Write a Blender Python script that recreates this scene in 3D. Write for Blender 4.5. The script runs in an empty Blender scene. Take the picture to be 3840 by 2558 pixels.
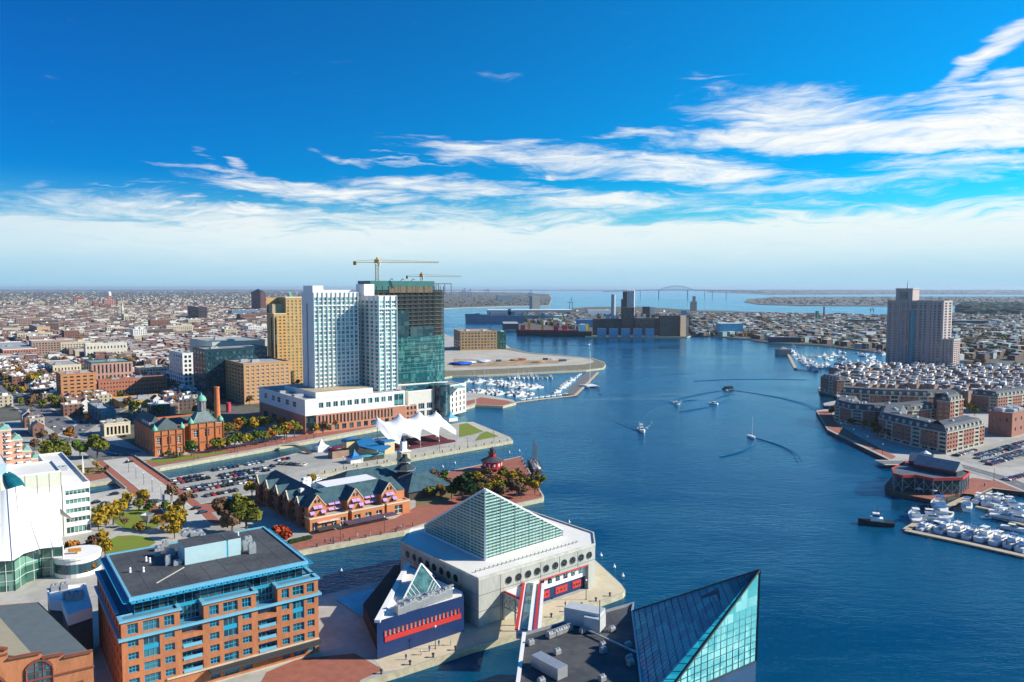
import bpy, bmesh, math, random
from mathutils import Vector, Matrix
from mathutils.geometry import tessellate_polygon
R = math.radians
rnd = random.Random(7)
sc = bpy.context.scene
col = sc.collection
# ---------------------------------------------------------------- camera
FPX, CAMH = 2900.0, 105.0
PIT = math.atan(199 / FPX)
cd = bpy.data.cameras.new('camera'); cam = bpy.data.objects.new('camera', cd); col.objects.link(cam)
cam.location = (0, 0, CAMH); cam.rotation_euler = (math.pi / 2 - PIT, 0, 0)
cd.sensor_width = 36; cd.lens = 36 * FPX / 3840; cd.clip_start = 1; cd.clip_end = 120000
sc.camera = cam
sc.view_settings.view_transform = 'Standard'; sc.view_settings.look = 'None'
sc.view_settings.exposure = 0.6; sc.view_settings.gamma = 1.0
sc.cycles.max_bounces = 6; sc.cycles.diffuse_bounces = 2; sc.cycles.glossy_bounces = 3
sc.cycles.transparent_max_bounces = 8; sc.cycles.volume_bounces = 0
sc.cycles.sample_clamp_indirect = 4
# ---------------------------------------------------------------- sun and sky
SUN_AZ, SUN_EL = R(90), R(29)          # azimuth clockwise from +Y
sd = Vector((math.sin(SUN_AZ) * math.cos(SUN_EL), math.cos(SUN_AZ) * math.cos(SUN_EL), math.sin(SUN_EL)))
sl = bpy.data.lights.new('sun', 'SUN'); sl.energy = 5.0; sl.angle = R(0.53); sl.color = (1.0, 0.91, 0.76)
so = bpy.data.objects.new('sun', sl); col.objects.link(so); so.rotation_euler = (-sd).to_track_quat('-Z', 'Y').to_euler()
world = bpy.data.worlds.new('World'); sc.world = world; world.use_nodes = True
class NT:
 """tiny node-graph helper"""
 def __init__(s, nt): s.nt = nt; s.n = nt.nodes; s.l = nt.links
 def new(s, t, **k):
  n = s.n.new(t)
  for a, v in k.items(): setattr(n, a, v)
  return n
 def put(s, inp, v):
  if hasattr(v, 'is_output'): s.l.new(v, inp)
  else: inp.default_value = v
 def m(s, op, *a, clamp=False):
  n = s.new('ShaderNodeMath', operation=op, use_clamp=clamp)
  for i, v in enumerate(a): s.put(n.inputs[i], v)
  return n.outputs[0]
 def mix(s, f, a, b, mode='MIX'):
  n = s.new('ShaderNodeMix', data_type='RGBA', blend_type=mode)
  s.put(n.inputs[0], f); s.put(n.inputs[6], a); s.put(n.inputs[7], b)
  return n.outputs[2]
 def vec(s, x, y, z):
  n = s.new('ShaderNodeCombineXYZ')
  for i, v in enumerate((x, y, z)): s.put(n.inputs[i], v)
  return n.outputs[0]
 def noise(s, v, scale, det=3, rough=.55, dist=0.0):
  n = s.new('ShaderNodeTexNoise')
  if v is not None: s.l.new(v, n.inputs['Vector'])
  n.inputs['Scale'].default_value = scale; n.inputs['Detail'].default_value = det
  n.inputs['Roughness'].default_value = rough; n.inputs['Distortion'].default_value = dist
  return n.outputs['Fac']
 def sstep(s, v, a, b):
  n = s.new('ShaderNodeMapRange', interpolation_type='SMOOTHSTEP')
  s.put(n.inputs[0], v); n.inputs[1].default_value = a; n.inputs[2].default_value = b
  return n.outputs[0]
def build_sky():
 t = NT(world.node_tree); t.n.clear()
 sky = t.new('ShaderNodeTexSky', sky_type='NISHITA', sun_disc=False)
 sky.sun_elevation = SUN_EL; sky.sun_rotation = SUN_AZ
 sky.air_density = 1.0; sky.dust_density = 0.2; sky.ozone_density = 3.0; sky.altitude = 100
 hs = t.new('ShaderNodeHueSaturation'); hs.inputs['Saturation'].default_value = 1.9; hs.inputs['Value'].default_value = .80
 hs.inputs['Hue'].default_value = 0.497
 t.l.new(sky.outputs[0], hs.inputs['Color'])
 tc = t.new('ShaderNodeTexCoord')
 sp = t.new('ShaderNodeSeparateXYZ'); t.l.new(tc.outputs['Generated'], sp.inputs[0])
 x, y, z = sp.outputs
 az = t.m('ARCTAN2', x, y)
 el = t.m('ARCTAN2', z, t.m('SQRT', t.m('ADD', t.m('MULTIPLY', x, x), t.m('MULTIPLY', y, y))))
 tone = t.mix(t.sstep(az, -.75, .75), (.0, .66, 1.05, 1), (.0, 1.58, 1.66, 1))
 skyc = t.mix(1.0, hs.outputs[0], tone, 'MULTIPLY')
 base = t.vec(t.m('MULTIPLY', az, 2.2), t.m('MULTIPLY', el, 9.0), 0.0)
 w1 = t.noise(base, 2.2, 3, .5); w2 = t.noise(t.vec(t.m('MULTIPLY', az, 5.0), t.m('MULTIPLY', el, 24.0), 3.0), 2.0, 4, .6)
 azw = t.m('ADD', az, t.m('MULTIPLY', t.m('SUBTRACT', w1, .5), .10))
 elw = t.m('ADD', el, t.m('MULTIPLY', t.m('SUBTRACT', w2, .5), .045))
 wl = t.m('ADD', el, t.m('MULTIPLY', t.m('SUBTRACT', w1, .5), .06))
 st = t.noise(t.vec(t.m('MULTIPLY', azw, 3.0), t.m('MULTIPLY', wl, 26.0), 7.0), 2.0, 7, .62, .4)
 fine = t.noise(t.vec(t.m('MULTIPLY', azw, 9.0), t.m('MULTIPLY', wl, 60.0), 2.0), 2.0, 5, .65, .8)
 tex = t.m('ADD', t.m('MULTIPLY', st, .60), t.m('MULTIPLY', fine, .40))
 def ae(px, py):
  u = (px - 1920) / FPX; v = (py - 1279) / FPX
  dy = math.cos(PIT) - v * math.sin(PIT); dz = -math.sin(PIT) - v * math.cos(PIT)
  return math.atan2(u, dy), math.atan2(dz, math.hypot(u, dy))
 CL = [(3400, 500, 740, 52, 2, 1.2), (2960, 420, 330, 80, 8, .85), (2760, 395, 150, 40, 38, .6), (3620, 465, 330, 70, 3, .9),
          (3700, 220, 260, 34, -38, .72), (3650, 348, 330, 26, -4, .7), (3830, 350, 90, 60, 0, .8),
          (3640, 610, 270, 26, 2, .7), 
          (2240, 610, 620, 50, 5, 1.0), (1850, 575, 240, 38, 8, .75), (2450, 645, 480, 38, 4, .8), (2390, 515, 190, 16, 0, .55),
          (1290, 598, 110, 12, 14, .6), (1530, 612, 200, 8, 0, .5), (1460, 577, 75, 7, 14, .4),
          (1010, 700, 260, 34, 8, .9), (1250, 722, 300, 30, 3, .9), (1650, 700, 330, 40, 1, 1.0), (1960, 722, 260, 26, 2, .7),
          (905, 612, 36, 20, 30, .55), (770, 556, 50, 12, 25, .3), (2083, 661, 24, 14, 0, .6), (2080, 650, 140, 8, 0, .3),
          (560, 775, 180, 32, 0, .85), (900, 792, 270, 26, 2, .9), (1250, 800, 260, 16, 1, .7), (600, 683, 110, 9, 0, .4), (430, 690, 60, 6, 0, .35),
          (2300, 760, 420, 26, 0, .8), (3100, 690, 600, 34, -2, .6), (140, 785, 60, 8, 0, .3), (350, 745, 60, 14, 20, .35), (170, 705, 40, 20, 0, .25)]
 tot = None
 for (cx, cy, a, b, tilt, s_) in CL:
  A, E = ae(cx, cy); a /= FPX; b /= FPX; c_, s2 = math.cos(R(-tilt)), math.sin(R(-tilt))
  dx = t.m('SUBTRACT', azw, A); dy = t.m('SUBTRACT', elw, E)
  u = t.m('ADD', t.m('MULTIPLY', dx, c_ / a), t.m('MULTIPLY', dy, s2 / a))
  v = t.m('ADD', t.m('MULTIPLY', dx, -s2 / b), t.m('MULTIPLY', dy, c_ / b))
  d = t.m('ADD', t.m('MULTIPLY', u, u), t.m('MULTIPLY', v, v))
  f = t.m('MULTIPLY', t.m('SUBTRACT', 1.0, t.m('MULTIPLY', d, .45), clamp=True), s_ + (.14 if s_ < .95 else 0))
  tot = f if tot is None else t.m('MAXIMUM', tot, f)
 dens = t.sstep(t.m('ADD', tot, t.m('MULTIPLY', t.m('SUBTRACT', tex, .5), 2.8)), .26, 1.32)
 veil = t.m('SUBTRACT', 1.0, t.sstep(t.m('ADD', el, t.m('MULTIPLY', t.m('SUBTRACT', tex, .5), .17)), .064, .112))
 veil = t.m('MULTIPLY', veil, t.m('ADD', .62, t.m('MULTIPLY', tex, .62)), clamp=True)
 veil = t.m('MULTIPLY', veil, t.m('ADD', .42, t.m('MULTIPLY', t.sstep(el, .0, .05), .58)))
 side = t.sstep(az, -.62, -.30)
 veil = t.m('MULTIPLY', veil, t.m('ADD', .78, t.m('MULTIPLY', side, .22)))
 d2 = t.m('MAXIMUM', dens, veil)
 up = t.sstep(el, -.02, .0)
 d2 = t.m('MULTIPLY', d2, up)
 ccol = t.mix(t.sstep(el, .02, .10), (4.8, 6.3, 7.0, 1), (7.5, 7.6, 7.35, 1))
 sat = t.m('ADD', .95, t.m('MULTIPLY', t.sstep(el, .0, .30), .0))
 c = t.mix(t.m('MULTIPLY', t.sstep(el, .01, .14), .985), (2.0, 4.3, 6.0, 1), skyc)
 cc = t.mix(d2, c, ccol)
 bg = t.new('ShaderNodeBackground'); t.l.new(cc, bg.inputs[0]); bg.inputs[1].default_value = 0.088
 out = t.new('ShaderNodeOutputWorld'); t.l.new(bg.outputs[0], out.inputs[0])
build_sky()
# ---------------------------------------------------------------- pixel helpers (survey of the photograph)
def G(px, py, z=2.0):
 u = (px - 1920) / FPX; v = (py - 1279) / FPX
 dy = math.cos(PIT) - v * math.sin(PIT); dz = -math.sin(PIT) - v * math.cos(PIT)
 t = (z - CAMH) / dz
 return Vector((u * t, dy * t, z))
def PX(p):
 dz = p[2] - CAMH; d = p[1] * math.cos(PIT) - dz * math.sin(PIT); up = p[1] * math.sin(PIT) + dz * math.cos(PIT)
 return 1920 + FPX * p[0] / d, 1279 - FPX * up / d
def ZT(p, py):
 v = (py - 1279) / FPX
 dy = math.cos(PIT) - v * math.sin(PIT); dz = -math.sin(PIT) - v * math.cos(PIT)
 return CAMH + dz * p[1] / dy
def onwall(px, py, A, B):
 """point where the sight line meets the vertical plane through A,B"""
 u = (px - 1920) / FPX; v = (py - 1279) / FPX
 d = Vector((u, math.cos(PIT) - v * math.sin(PIT), -math.sin(PIT) - v * math.cos(PIT)))
 n = Vector((B[1] - A[1], -(B[0] - A[0]), 0))
 t = n.dot(Vector((A[0], A[1], 0))) / n.dot(d)
 return d * t + Vector((0, 0, CAMH))
TH = R(38)
SV = Vector((math.cos(TH), math.sin(TH), 0)); EV = Vector((-math.sin(TH), math.cos(TH), 0))
def along(N, dirv, px):
 """distance along dirv from N until the image column px"""
 k = (px - 1920) / FPX; c = math.cos(PIT); s = math.sin(PIT); dz = N[2] - CAMH
 return (k * (N[1] * c - dz * s) - N[0]) / (dirv[0] - k * dirv[1] * c)
# ---------------------------------------------------------------- materials
MATS = {}
def mat(name, c, rough=.85, metal=0.0, var=.18, scale=.4, c2=None, spec=.4, bump=0.0, rand=0.0, streak=False, emit=0.0, aniso=None):
 if name in MATS: return MATS[name]
 m = bpy.data.materials.new(name); m.use_nodes = True; t = NT(m.node_tree)
 b = t.n['Principled BSDF']
 c = tuple(c) + (1,); k = tuple((list(c2) if c2 else [v * (1 - var * 1.6) for v in c[:3]])) + (1,)
 tc = t.new('ShaderNodeTexCoord'); vec = tc.outputs['Object']
 if streak or aniso:
  mp = t.new('ShaderNodeMapping'); mp.inputs['Scale'].default_value = aniso or (1, 1, .25); t.l.new(vec, mp.inputs[0]); vec = mp.outputs[0]
 n1 = t.noise(vec, scale, 4, .6); n2 = t.noise(vec, scale * 7, 2, .6)
 f = t.sstep(t.m('ADD', t.m('MULTIPLY', n1, .65), t.m('MULTIPLY', n2, .35)), .33, .67)
 cc = t.mix(f, c, k)
 if rand:
  oi = t.new('ShaderNodeObjectInfo')
  h = t.new('ShaderNodeHueSaturation'); t.l.new(cc, h.inputs['Color'])
  t.l.new(t.m('ADD', 1 - rand, t.m('MULTIPLY', oi.outputs['Random'], 2 * rand)), h.inputs['Value'])
  cc = h.outputs[0]
 t.l.new(cc, b.inputs['Base Color'])
 b.inputs['Roughness'].default_value = rough; b.inputs['Metallic'].default_value = metal
 b.inputs['Specular IOR Level'].default_value = spec
 if bump:
  bp = t.new('ShaderNodeBump'); bp.inputs['Strength'].default_value = bump; bp.inputs['Distance'].default_value = .3
  t.l.new(n2, bp.inputs['Height']); t.l.new(bp.outputs[0], b.inputs['Normal'])
 if emit:
  b.inputs['Emission Color'].default_value = c; b.inputs['Emission Strength'].default_value = emit
 MATS[name] = m
 return m
def glassmat(name, c, c2, scale=(.35, .35, .3), rough=.08, metal=.0, spec=.9):
 """opaque reflective glazing whose panes differ a little (blinds, rooms behind)"""
 if name in MATS: return MATS[name]
 m = bpy.data.materials.new(name); m.use_nodes = True; t = NT(m.node_tree); b = t.n['Principled BSDF']
 tc = t.new('ShaderNodeTexCoord'); mp = t.new('ShaderNodeMapping'); mp.inputs['Scale'].default_value = scale
 geo = t.new('ShaderNodeNewGeometry'); t.l.new(geo.outputs['Position'], mp.inputs[0])
 sn = t.new('ShaderNodeVectorMath', operation='FLOOR'); t.l.new(mp.outputs[0], sn.inputs[0])
 wn = t.new('ShaderNodeTexWhiteNoise'); t.l.new(sn.outputs[0], wn.inputs['Vector'])
 f = t.sstep(wn.outputs['Value'], .35, 1.0)
 t.l.new(t.mix(f, tuple(c) + (1,), tuple(c2) + (1,)), b.inputs['Base Color'])
 b.inputs['Roughness'].default_value = rough; b.inputs['Specular IOR Level'].default_value = spec; b.inputs['Metallic'].default_value = metal
 MATS[name] = m
 return m
# ---------------------------------------------------------------- mesh builder
class MB:
 def __init__(s): s.v = []; s.f = []; s.mi = []
 def add(s, vs, fs, mi=0):
  o = len(s.v); s.v += [tuple(p) for p in vs]
  for f in fs: s.f.append(tuple(i + o for i in f)); s.mi.append(mi)
  return s
 def quad(s, a, b, c, d, mi=0): return s.add((a, b, c, d), ((0, 1, 2, 3),), mi)
 def tri(s, a, b, c, mi=0): return s.add((a, b, c), ((0, 1, 2),), mi)
 def poly(s, pts, z=None, mi=0, flip=False):
  P = [Vector((p[0], p[1], p[2] if z is None else z)) for p in pts]
  tr = tessellate_polygon([P])
  fs = []
  for t in tr:
   a, b, c = t
   n = (P[b] - P[a]).cross(P[c] - P[a]).z
   fs.append((a, b, c) if (n > 0) != flip else (a, c, b))
  return s.add(P, fs, mi)
 def prism(s, pts, z0, z1, mi=0, mtop=None, bottom=False):
  n = len(pts); A = sum(pts[i][0] * pts[(i + 1) % n][1] - pts[(i + 1) % n][0] * pts[i][1] for i in range(n))
  if A < 0: pts = list(pts)[::-1]
  for i in range(n):
   a, b = pts[i], pts[(i + 1) % n]
   s.quad((a[0], a[1], z0), (b[0], b[1], z0), (b[0], b[1], z1), (a[0], a[1], z1), mi)
  s.poly(pts, z1, mi if mtop is None else mtop)
  if bottom: s.poly(pts, z0, mi, True)
  return s
 def box(s, c, d, rot=0.0, mi=0, mtop=None):
  """c = centre of the base, d = full sizes"""
  cs, sn = math.cos(rot), math.sin(rot); hx, hy = d[0] / 2, d[1] / 2
  pts = [(c[0] + x * cs - y * sn, c[1] + x * sn + y * cs) for x, y in ((-hx, -hy), (hx, -hy), (hx, hy), (-hx, hy))]
  return s.prism(pts, c[2], c[2] + d[2], mi, mtop, True)
 def bar(s, a, b, w, h=None, mi=0, n=4):
  a = Vector(a); b = Vector(b); h = h or w; d = (b - a)
  if d.length < 1e-6: return s
  d.normalize(); up = Vector((0, 0, 1)) if abs(d.z) < .95 else Vector((0, 1, 0))
  x = d.cross(up).normalized(); y = x.cross(d).normalized()
  if n == 4: o = [(-.5, -.5), (.5, -.5), (.5, .5), (-.5, .5)]
  else: o = [(.5 * math.cos(2 * math.pi * k / n), .5 * math.sin(2 * math.pi * k / n)) for k in range(n)]
  vs = [a + x * w * p + y * h * q for p, q in o] + [b + x * w * p + y * h * q for p, q in o]
  fs = [(i, (i + 1) % n, n + (i + 1) % n, n + i) for i in range(n)] + [tuple(range(n))[::-1], tuple(range(n, 2 * n))]
  return s.add(vs, fs, mi)
 def lathe(s, c, prof, n=16, mi=0, ax=0.0):
  """prof: list of (radius, z) from bottom to top"""
  vs = []; fs = []
  for r, z in prof:
   for k in range(n):
    a = 2 * math.pi * k / n + ax; vs.append((c[0] + r * math.cos(a), c[1] + r * math.sin(a), c[2] + z))
  for j in range(len(prof) - 1):
   for k in range(n):
    a = j * n + k; b = j * n + (k + 1) % n; fs.append((a, b, b + n, a + n))
  if prof[-1][0] > 1e-3: fs.append(tuple(range((len(prof) - 1) * n, len(prof) * n)))
  return s.add(vs, fs, mi)
 def build(s, name, mats, parent=None, smooth=False):
  me = bpy.data.meshes.new(name)
  off = Vector((0, 0, 0)); p = parent
  while p is not None: off += p.location; p = p.parent
  me.from_pydata([(v[0] - off.x, v[1] - off.y, v[2] - off.z) for v in s.v], [], s.f)
  for m in (mats if isinstance(mats, (list, tuple)) else [mats]): me.materials.append(m)
  if len(me.materials) > 1: me.polygons.foreach_set('material_index', s.mi)
  if smooth: me.polygons.foreach_set('use_smooth', [True] * len(me.polygons))
  me.update()
  o = bpy.data.objects.new(name, me); col.objects.link(o)
  if parent: o.parent = parent
  return o
def tag(o, label=None, cat=None, group=None, kind=None):
 if label: o['label'] = label
 if cat: o['category'] = cat
 if group: o['group'] = group
 if kind: o['kind'] = kind
 return o
def thing(name, label, cat, loc=(0, 0, 0), rz=0.0, group=None):
 o = bpy.data.objects.new(name, None); col.objects.link(o); o.location = loc; o.rotation_euler = (0, 0, rz); o.empty_display_size = .5
 return tag(o, label, cat, group)
def dup(root, loc, rz=0.0, scale=1.0, label=None, group=None):
 def cp(o, par):
  c = o.copy(); col.objects.link(c); c.parent = par
  for ch in KIDS.get(o.name, ()): cp(ch, c)
  return c
 if root.name not in KIDS: index(root)
 r = cp(root, None); r.location = loc; r.rotation_euler = (0, 0, rz)
 r.scale = (scale, scale, scale) if not hasattr(scale, '__len__') else scale
 if label: r['label'] = label
 if group: r['group'] = group
 return r
KIDS = {}
def index(o):
 KIDS[o.name] = [c for c in bpy.data.objects if c.parent == o]
 for c in KIDS[o.name]: index(c)
def struct(name, mb, m, smooth=False): return tag(mb.build(name, m, None, smooth), kind='structure')
def ccw(pts):
 n = len(pts); A = sum(pts[i][0] * pts[(i + 1) % n][1] - pts[(i + 1) % n][0] * pts[i][1] for i in range(n))
 return list(pts) if A > 0 else list(pts)[::-1]
def offset(poly, d):
 poly = ccw(poly); n = len(poly); out = []
 for i in range(n):
  p0, p1, p2 = [Vector((poly[j % n][0], poly[j % n][1])) for j in (i - 1, i, i + 1)]
  a = (p1 - p0).normalized(); b = (p2 - p1).normalized(); na = Vector((a.y, -a.x)); nb = Vector((b.y, -b.x))
  k = 1 + na.dot(nb); m = (na + nb) / max(k, .35)
  out.append((p1.x + m.x * d, p1.y + m.y * d))
 return out
def ring(mb, poly, z0, z1, out, inn, mi=0):
 A = offset(poly, out); B = offset(poly, -inn); n = len(A)
 for i in range(n):
  j = (i + 1) % n; a, b, c, d = A[i], A[j], B[j], B[i]
  mb.quad((*a, z0), (*b, z0), (*b, z1), (*a, z1), mi); mb.quad((*a, z1), (*b, z1), (*c, z1), (*d, z1), mi)
  mb.quad((*c, z0), (*d, z0), (*d, z1), (*c, z1), mi); mb.quad((*a, z0), (*d, z0), (*c, z0), (*b, z0), mi)
WINMESH = {}
def win_mesh(w, h, gm, fm, bars, arch=False):
 k = (round(w, 1), round(h, 1), gm.name, fm.name, bars, arch)
 if k not in WINMESH:
  mb = MB(); w2 = w / 2
  if arch:
   r = w2; pts = [(-w2, 0), (w2, 0)] + [(r * math.cos(a * math.pi / 8), h - r + r * math.sin(a * math.pi / 8)) for a in range(9)]
   pts = [(p[0], p[1]) for p in pts]
   mb.add([(p[0], 0, p[1]) for p in pts], [tuple(range(len(pts)))], 0)
  else: mb.quad((-w2, 0, 0), (w2, 0, 0), (w2, 0, h), (-w2, 0, h), 0)
  t = min(.16, w * .07)
  if bars:
   nx, nz = bars
   for i in range(nx + 1):
    x = -w2 + t / 2 + (w - t) * i / nx; hh = h if not arch else h - w2 + math.sqrt(max(0, w2 * w2 - x * x))
    mb.box((x, -.04, 0), (t, .1, hh), 0, 1)
   for j in range(nz + 1):
    z = (h - t) * j / nz
    ww = w if not arch or z < h - w2 else 2 * math.sqrt(max(0.01, w2 * w2 - (z - h + w2) ** 2))
    mb.box((0, -.05, z), (ww - .01, .1, t), 0, 1)
  me = bpy.data.meshes.new('window'); me.from_pydata(mb.v, [], mb.f); me.materials.append(gm); me.materials.append(fm)
  me.polygons.foreach_set('material_index', mb.mi); me.update(); WINMESH[k] = me
 return WINMESH[k]
class Bld:
 """a building: Empty at its base, wall mesh with real openings, windows set back in them, roof, cornice"""
 def __init__(s, name, label, cat, loc, group=None):
  s.root = thing(name, label, cat, (loc[0], loc[1], 0), 0, group); s.W = {}; s.nwin = 0; s.extra = {}; s.cap = 100
 def mb(s, key):
  return s.W.setdefault(key, MB())
 def wall(s, A, B, z0, z1, holes=(), key='wall', depth=.35, gm=None, fm=None, bars=(2, 2), arch=False, wname='window', sill=None):
  A = Vector((A[0], A[1], 0)); B = Vector((B[0], B[1], 0)); L = (B - A).length
  if L < .05: return
  u = (B - A) / L; n = Vector((u.y, -u.x, 0)); mb = s.mb(key)
  P = lambda x, z, d=0.0: A + u * x + Vector((0, 0, z)) - n * d
  if not holes:
   mb.quad(P(0, z0), P(L, z0), P(L, z1), P(0, z1)); return
  hs = [(max(.02, h[0]), min(L - .02, h[1]), h[2], h[3]) for h in holes if h[1] - h[0] > .1]
  zs = sorted({z0, z1} | {h[2] for h in hs} | {h[3] for h in hs}); zs = [z for z in zs if z0 <= z <= z1]
  for a, b in zip(zs, zs[1:]):
   if b - a < 1e-4: continue
   m = (a + b) / 2; act = sorted([h for h in hs if h[2] < m < h[3]])
   x = 0
   for h in act:
    if h[0] > x: mb.quad(P(x, a), P(h[0], a), P(h[0], b), P(x, b))
    x = max(x, h[1])
   if x < L: mb.quad(P(x, a), P(L, a), P(L, b), P(x, b))
  rz = math.atan2(u.y, u.x)
  for h in hs:
   x0, x1, a, b = h
   if depth:
    mb.quad(P(x0, a), P(x0, a, depth), P(x0, b, depth), P(x0, b)); mb.quad(P(x1, a, depth), P(x1, a), P(x1, b), P(x1, b, depth))
    mb.quad(P(x0, a), P(x1, a), P(x1, a, depth), P(x0, a, depth)); mb.quad(P(x0, b, depth), P(x1, b, depth), P(x1, b), P(x0, b))
   if gm is None: continue
   s.window((x0 + x1) / 2, x1 - x0, a, b - a, A, u, n, rz, depth, gm, fm or gm, bars, wname, arch)
   if sill:
    s.mb('sill').box(P((x0 + x1) / 2, a - .25, -.12), (x1 - x0 + .3, .3, .25), rz)
 def window(s, xc, w, z, h, A, u, n, rz, depth, gm, fm, bars, wname='window', arch=False):
  loc = A + u * xc - n * (depth - .03); loc.z = z
  if s.nwin < s.cap:
   s.nwin += 1
   o = bpy.data.objects.new(wname, win_mesh(w, h, gm, fm, bars, arch)); col.objects.link(o); o.parent = s.root
   o.location = loc - s.root.location; o.rotation_euler = (0, 0, rz)
  else:
   e = s.extra.setdefault((wname, gm.name, fm.name), (MB(), gm, fm))[0]
   t = .12
   a = loc - u * w / 2; b = loc + u * w / 2; k = Vector((0, 0, h))
   e.quad(a, b, b + k, a + k, 0)
   if bars:
    for i in range(bars[0] + 1):
     q = a + u * w * i / bars[0] + n * .05; e.quad(q - u * t / 2, q + u * t / 2, q + u * t / 2 + k, q - u * t / 2 + k, 1)
    for i in range(1, bars[1]):
     q = a + n * .06 + k * i / bars[1]; e.quad(q, q + u * w, q + u * w + Vector((0, 0, t)), q + Vector((0, 0, t)), 1)
 def grid(s, A, B, z0, z1, nc, nr, fw=.6, fh=.55, mx=0.0, mb=.0, mt=.0, **k):
  L = (Vector((B[0], B[1])) - Vector((A[0], A[1]))).length
  cw = (L - 2 * mx) / nc; ch = (z1 - z0 - mb - mt) / nr; hs = []
  for j in range(nr):
   for i in range(nc):
    xc = mx + cw * (i + .5); zb = z0 + mb + ch * (j + (1 - fh) * .5)
    hs.append((xc - cw * fw / 2, xc + cw * fw / 2, zb, zb + ch * fh))
  s.wall(A, B, z0, z1, hs, **k)
 def roof(s, poly, z, m, key='roof', t=.3):
  mb = s.mb(key); mb.prism(offset(poly, -.05), z - t, z); s.W[key].mm = m
 def cornice(s, poly, z0, z1, out=.2, inn=.4, key='cornice'):
  ring(s.mb(key), poly, z0, z1, out, inn)
 def done(s, mats):
  for k, mb in s.W.items():
   k = k.split('#')[0]
   if mb.f: mb.build(k, mats.get(k) or getattr(mb, 'mm', None) or mats['wall'], s.root)
  for (wn, g, f), (mb, gm, fm) in s.extra.items():
   tag(mb.build(wn, [gm, fm], s.root), kind='stuff')
  return s.root
def foot(xN, yN, xR, xL, z=2.0, th=None):
 """rectangular footprint from the near base corner pixel and the image columns of its right and left ends"""
 N = G(xN, yN, z)
 S, E = (SV, EV) if th is None else (Vector((math.cos(R(th)), math.sin(R(th)), 0)), Vector((-math.sin(R(th)), math.cos(R(th)), 0)))
 a = along(N, S, xR); b = along(N, E, xL)
 return [N, N + S * a, N + S * a + E * b, N + E * b], a, b
# ---------------------------------------------------------------- shared materials
CONC = mat('concrete', (.50, .48, .40), .9, var=.14, scale=.25)
QUAY = mat('quay_concrete', (.52, .47, .32), .9, var=.22, scale=.5)
PAVE = mat('paving', (.47, .455, .41), .9, scale=.05, c2=(.33, .32, .29))
BRICKPAVE = mat('brick_paving', (.36, .13, .085), .9, var=.16, scale=.4)
ASPH = mat('asphalt', (.16, .165, .17), .9, var=.14, scale=.12)
LOT = mat('worn_asphalt', (.38, .375, .33), .9, scale=.07, c2=(.28, .275, .25))
GRASS = mat('lawn', (.13, .24, .012), .95, scale=.16, c2=(.20, .17, .03))
WHITE = mat('white_paint', (.80, .80, .78), .6, var=.04, scale=.2)
WPAINT = mat('road_paint', (.72, .72, .68), .7, var=.1, scale=2)
DARKWOOD = mat('pier_timber', (.10, .085, .06), .9, var=.3, scale=1)
GREYROOF = mat('grey_gravel_roof', (.36, .37, .37), .95, var=.15, scale=.2)
DKROOF = mat('black_membrane_roof', (.040, .046, .055), .85, scale=.10, c2=(.085, .09, .095))
STEEL = mat('galvanised_steel', (.5, .52, .53), .45, .6, var=.1, scale=1)
DKSTEEL = mat('dark_steel', (.06, .065, .07), .6, .3, var=.1, scale=1)
GLASSD = glassmat('dark_glass', (.008, .018, .024), (.05, .09, .10))
GLASSB = glassmat('blue_glass', (.010, .045, .065), (.05, .16, .19))
GLASSG = glassmat('green_glass', (.012, .07, .065), (.12, .30, .26))
RED = mat('red_paint', (.55, .035, .03), .6, var=.08, scale=.6)
# ---------------------------------------------------------------- water
def build_water():
 m = bpy.data.materials.new('harbour_water'); m.use_nodes = True; t = NT(m.node_tree); t.n.clear()
 geo = t.new('ShaderNodeNewGeometry'); pos = geo.outputs['Position']
 mp = t.new('ShaderNodeMapping'); mp.inputs['Rotation'].default_value = (0, 0, R(12)); mp.inputs['Scale'].default_value = (1, 2.2, 1)
 t.l.new(pos, mp.inputs[0])
 big = t.noise(mp.outputs[0], .0030, 5, .62, 1.6); mid = t.noise(mp.outputs[0], .02, 3, .6, .5)
 w1 = t.noise(mp.outputs[0], .13, 3, .6); w2 = t.noise(mp.outputs[0], .55, 3, .6)
 h = t.m('ADD', t.m('MULTIPLY', w1, .8), t.m('MULTIPLY', w2, .35))
 calm = t.sstep(t.m('ADD', t.m('MULTIPLY', big, .8), t.m('MULTIPLY', mid, .2)), .38, .60)
 bp = t.new('ShaderNodeBump'); t.l.new(h, bp.inputs['Height']); bp.inputs['Distance'].default_value = 1.0
 t.l.new(t.m('ADD', .20, t.m('MULTIPLY', calm, .55)), bp.inputs['Strength'])
 df = t.new('ShaderNodeBsdfDiffuse'); t.l.new(t.mix(calm, (.0, .040, .095, 1), (.0, .066, .140, 1)), df.inputs[0])
 gl = t.new('ShaderNodeBsdfGlossy'); gl.inputs[0].default_value = (.52, .86, 1, 1); t.l.new(t.m('ADD', .07, t.m('MULTIPLY', calm, .12)), gl.inputs['Roughness']); t.l.new(bp.outputs[0], gl.inputs['Normal'])
 fr = t.new('ShaderNodeFresnel'); fr.inputs[0].default_value = 1.33; t.l.new(bp.outputs[0], fr.inputs['Normal'])
 mx = t.new('ShaderNodeMixShader'); t.l.new(fr.outputs[0], mx.inputs[0]); t.l.new(df.outputs[0], mx.inputs[1]); t.l.new(gl.outputs[0], mx.inputs[2])
 ot = t.new('ShaderNodeOutputMaterial'); t.l.new(mx.outputs[0], ot.inputs[0])
 mb = MB(); mb.quad((-60000, -2000, 0), (60000, -2000, 0), (60000, 62000, 0), (-60000, 62000, 0))
 struct('water', mb, m)
build_water()
def W(pts, z=2.0): return [G(x, y, z) for x, y in pts]
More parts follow.
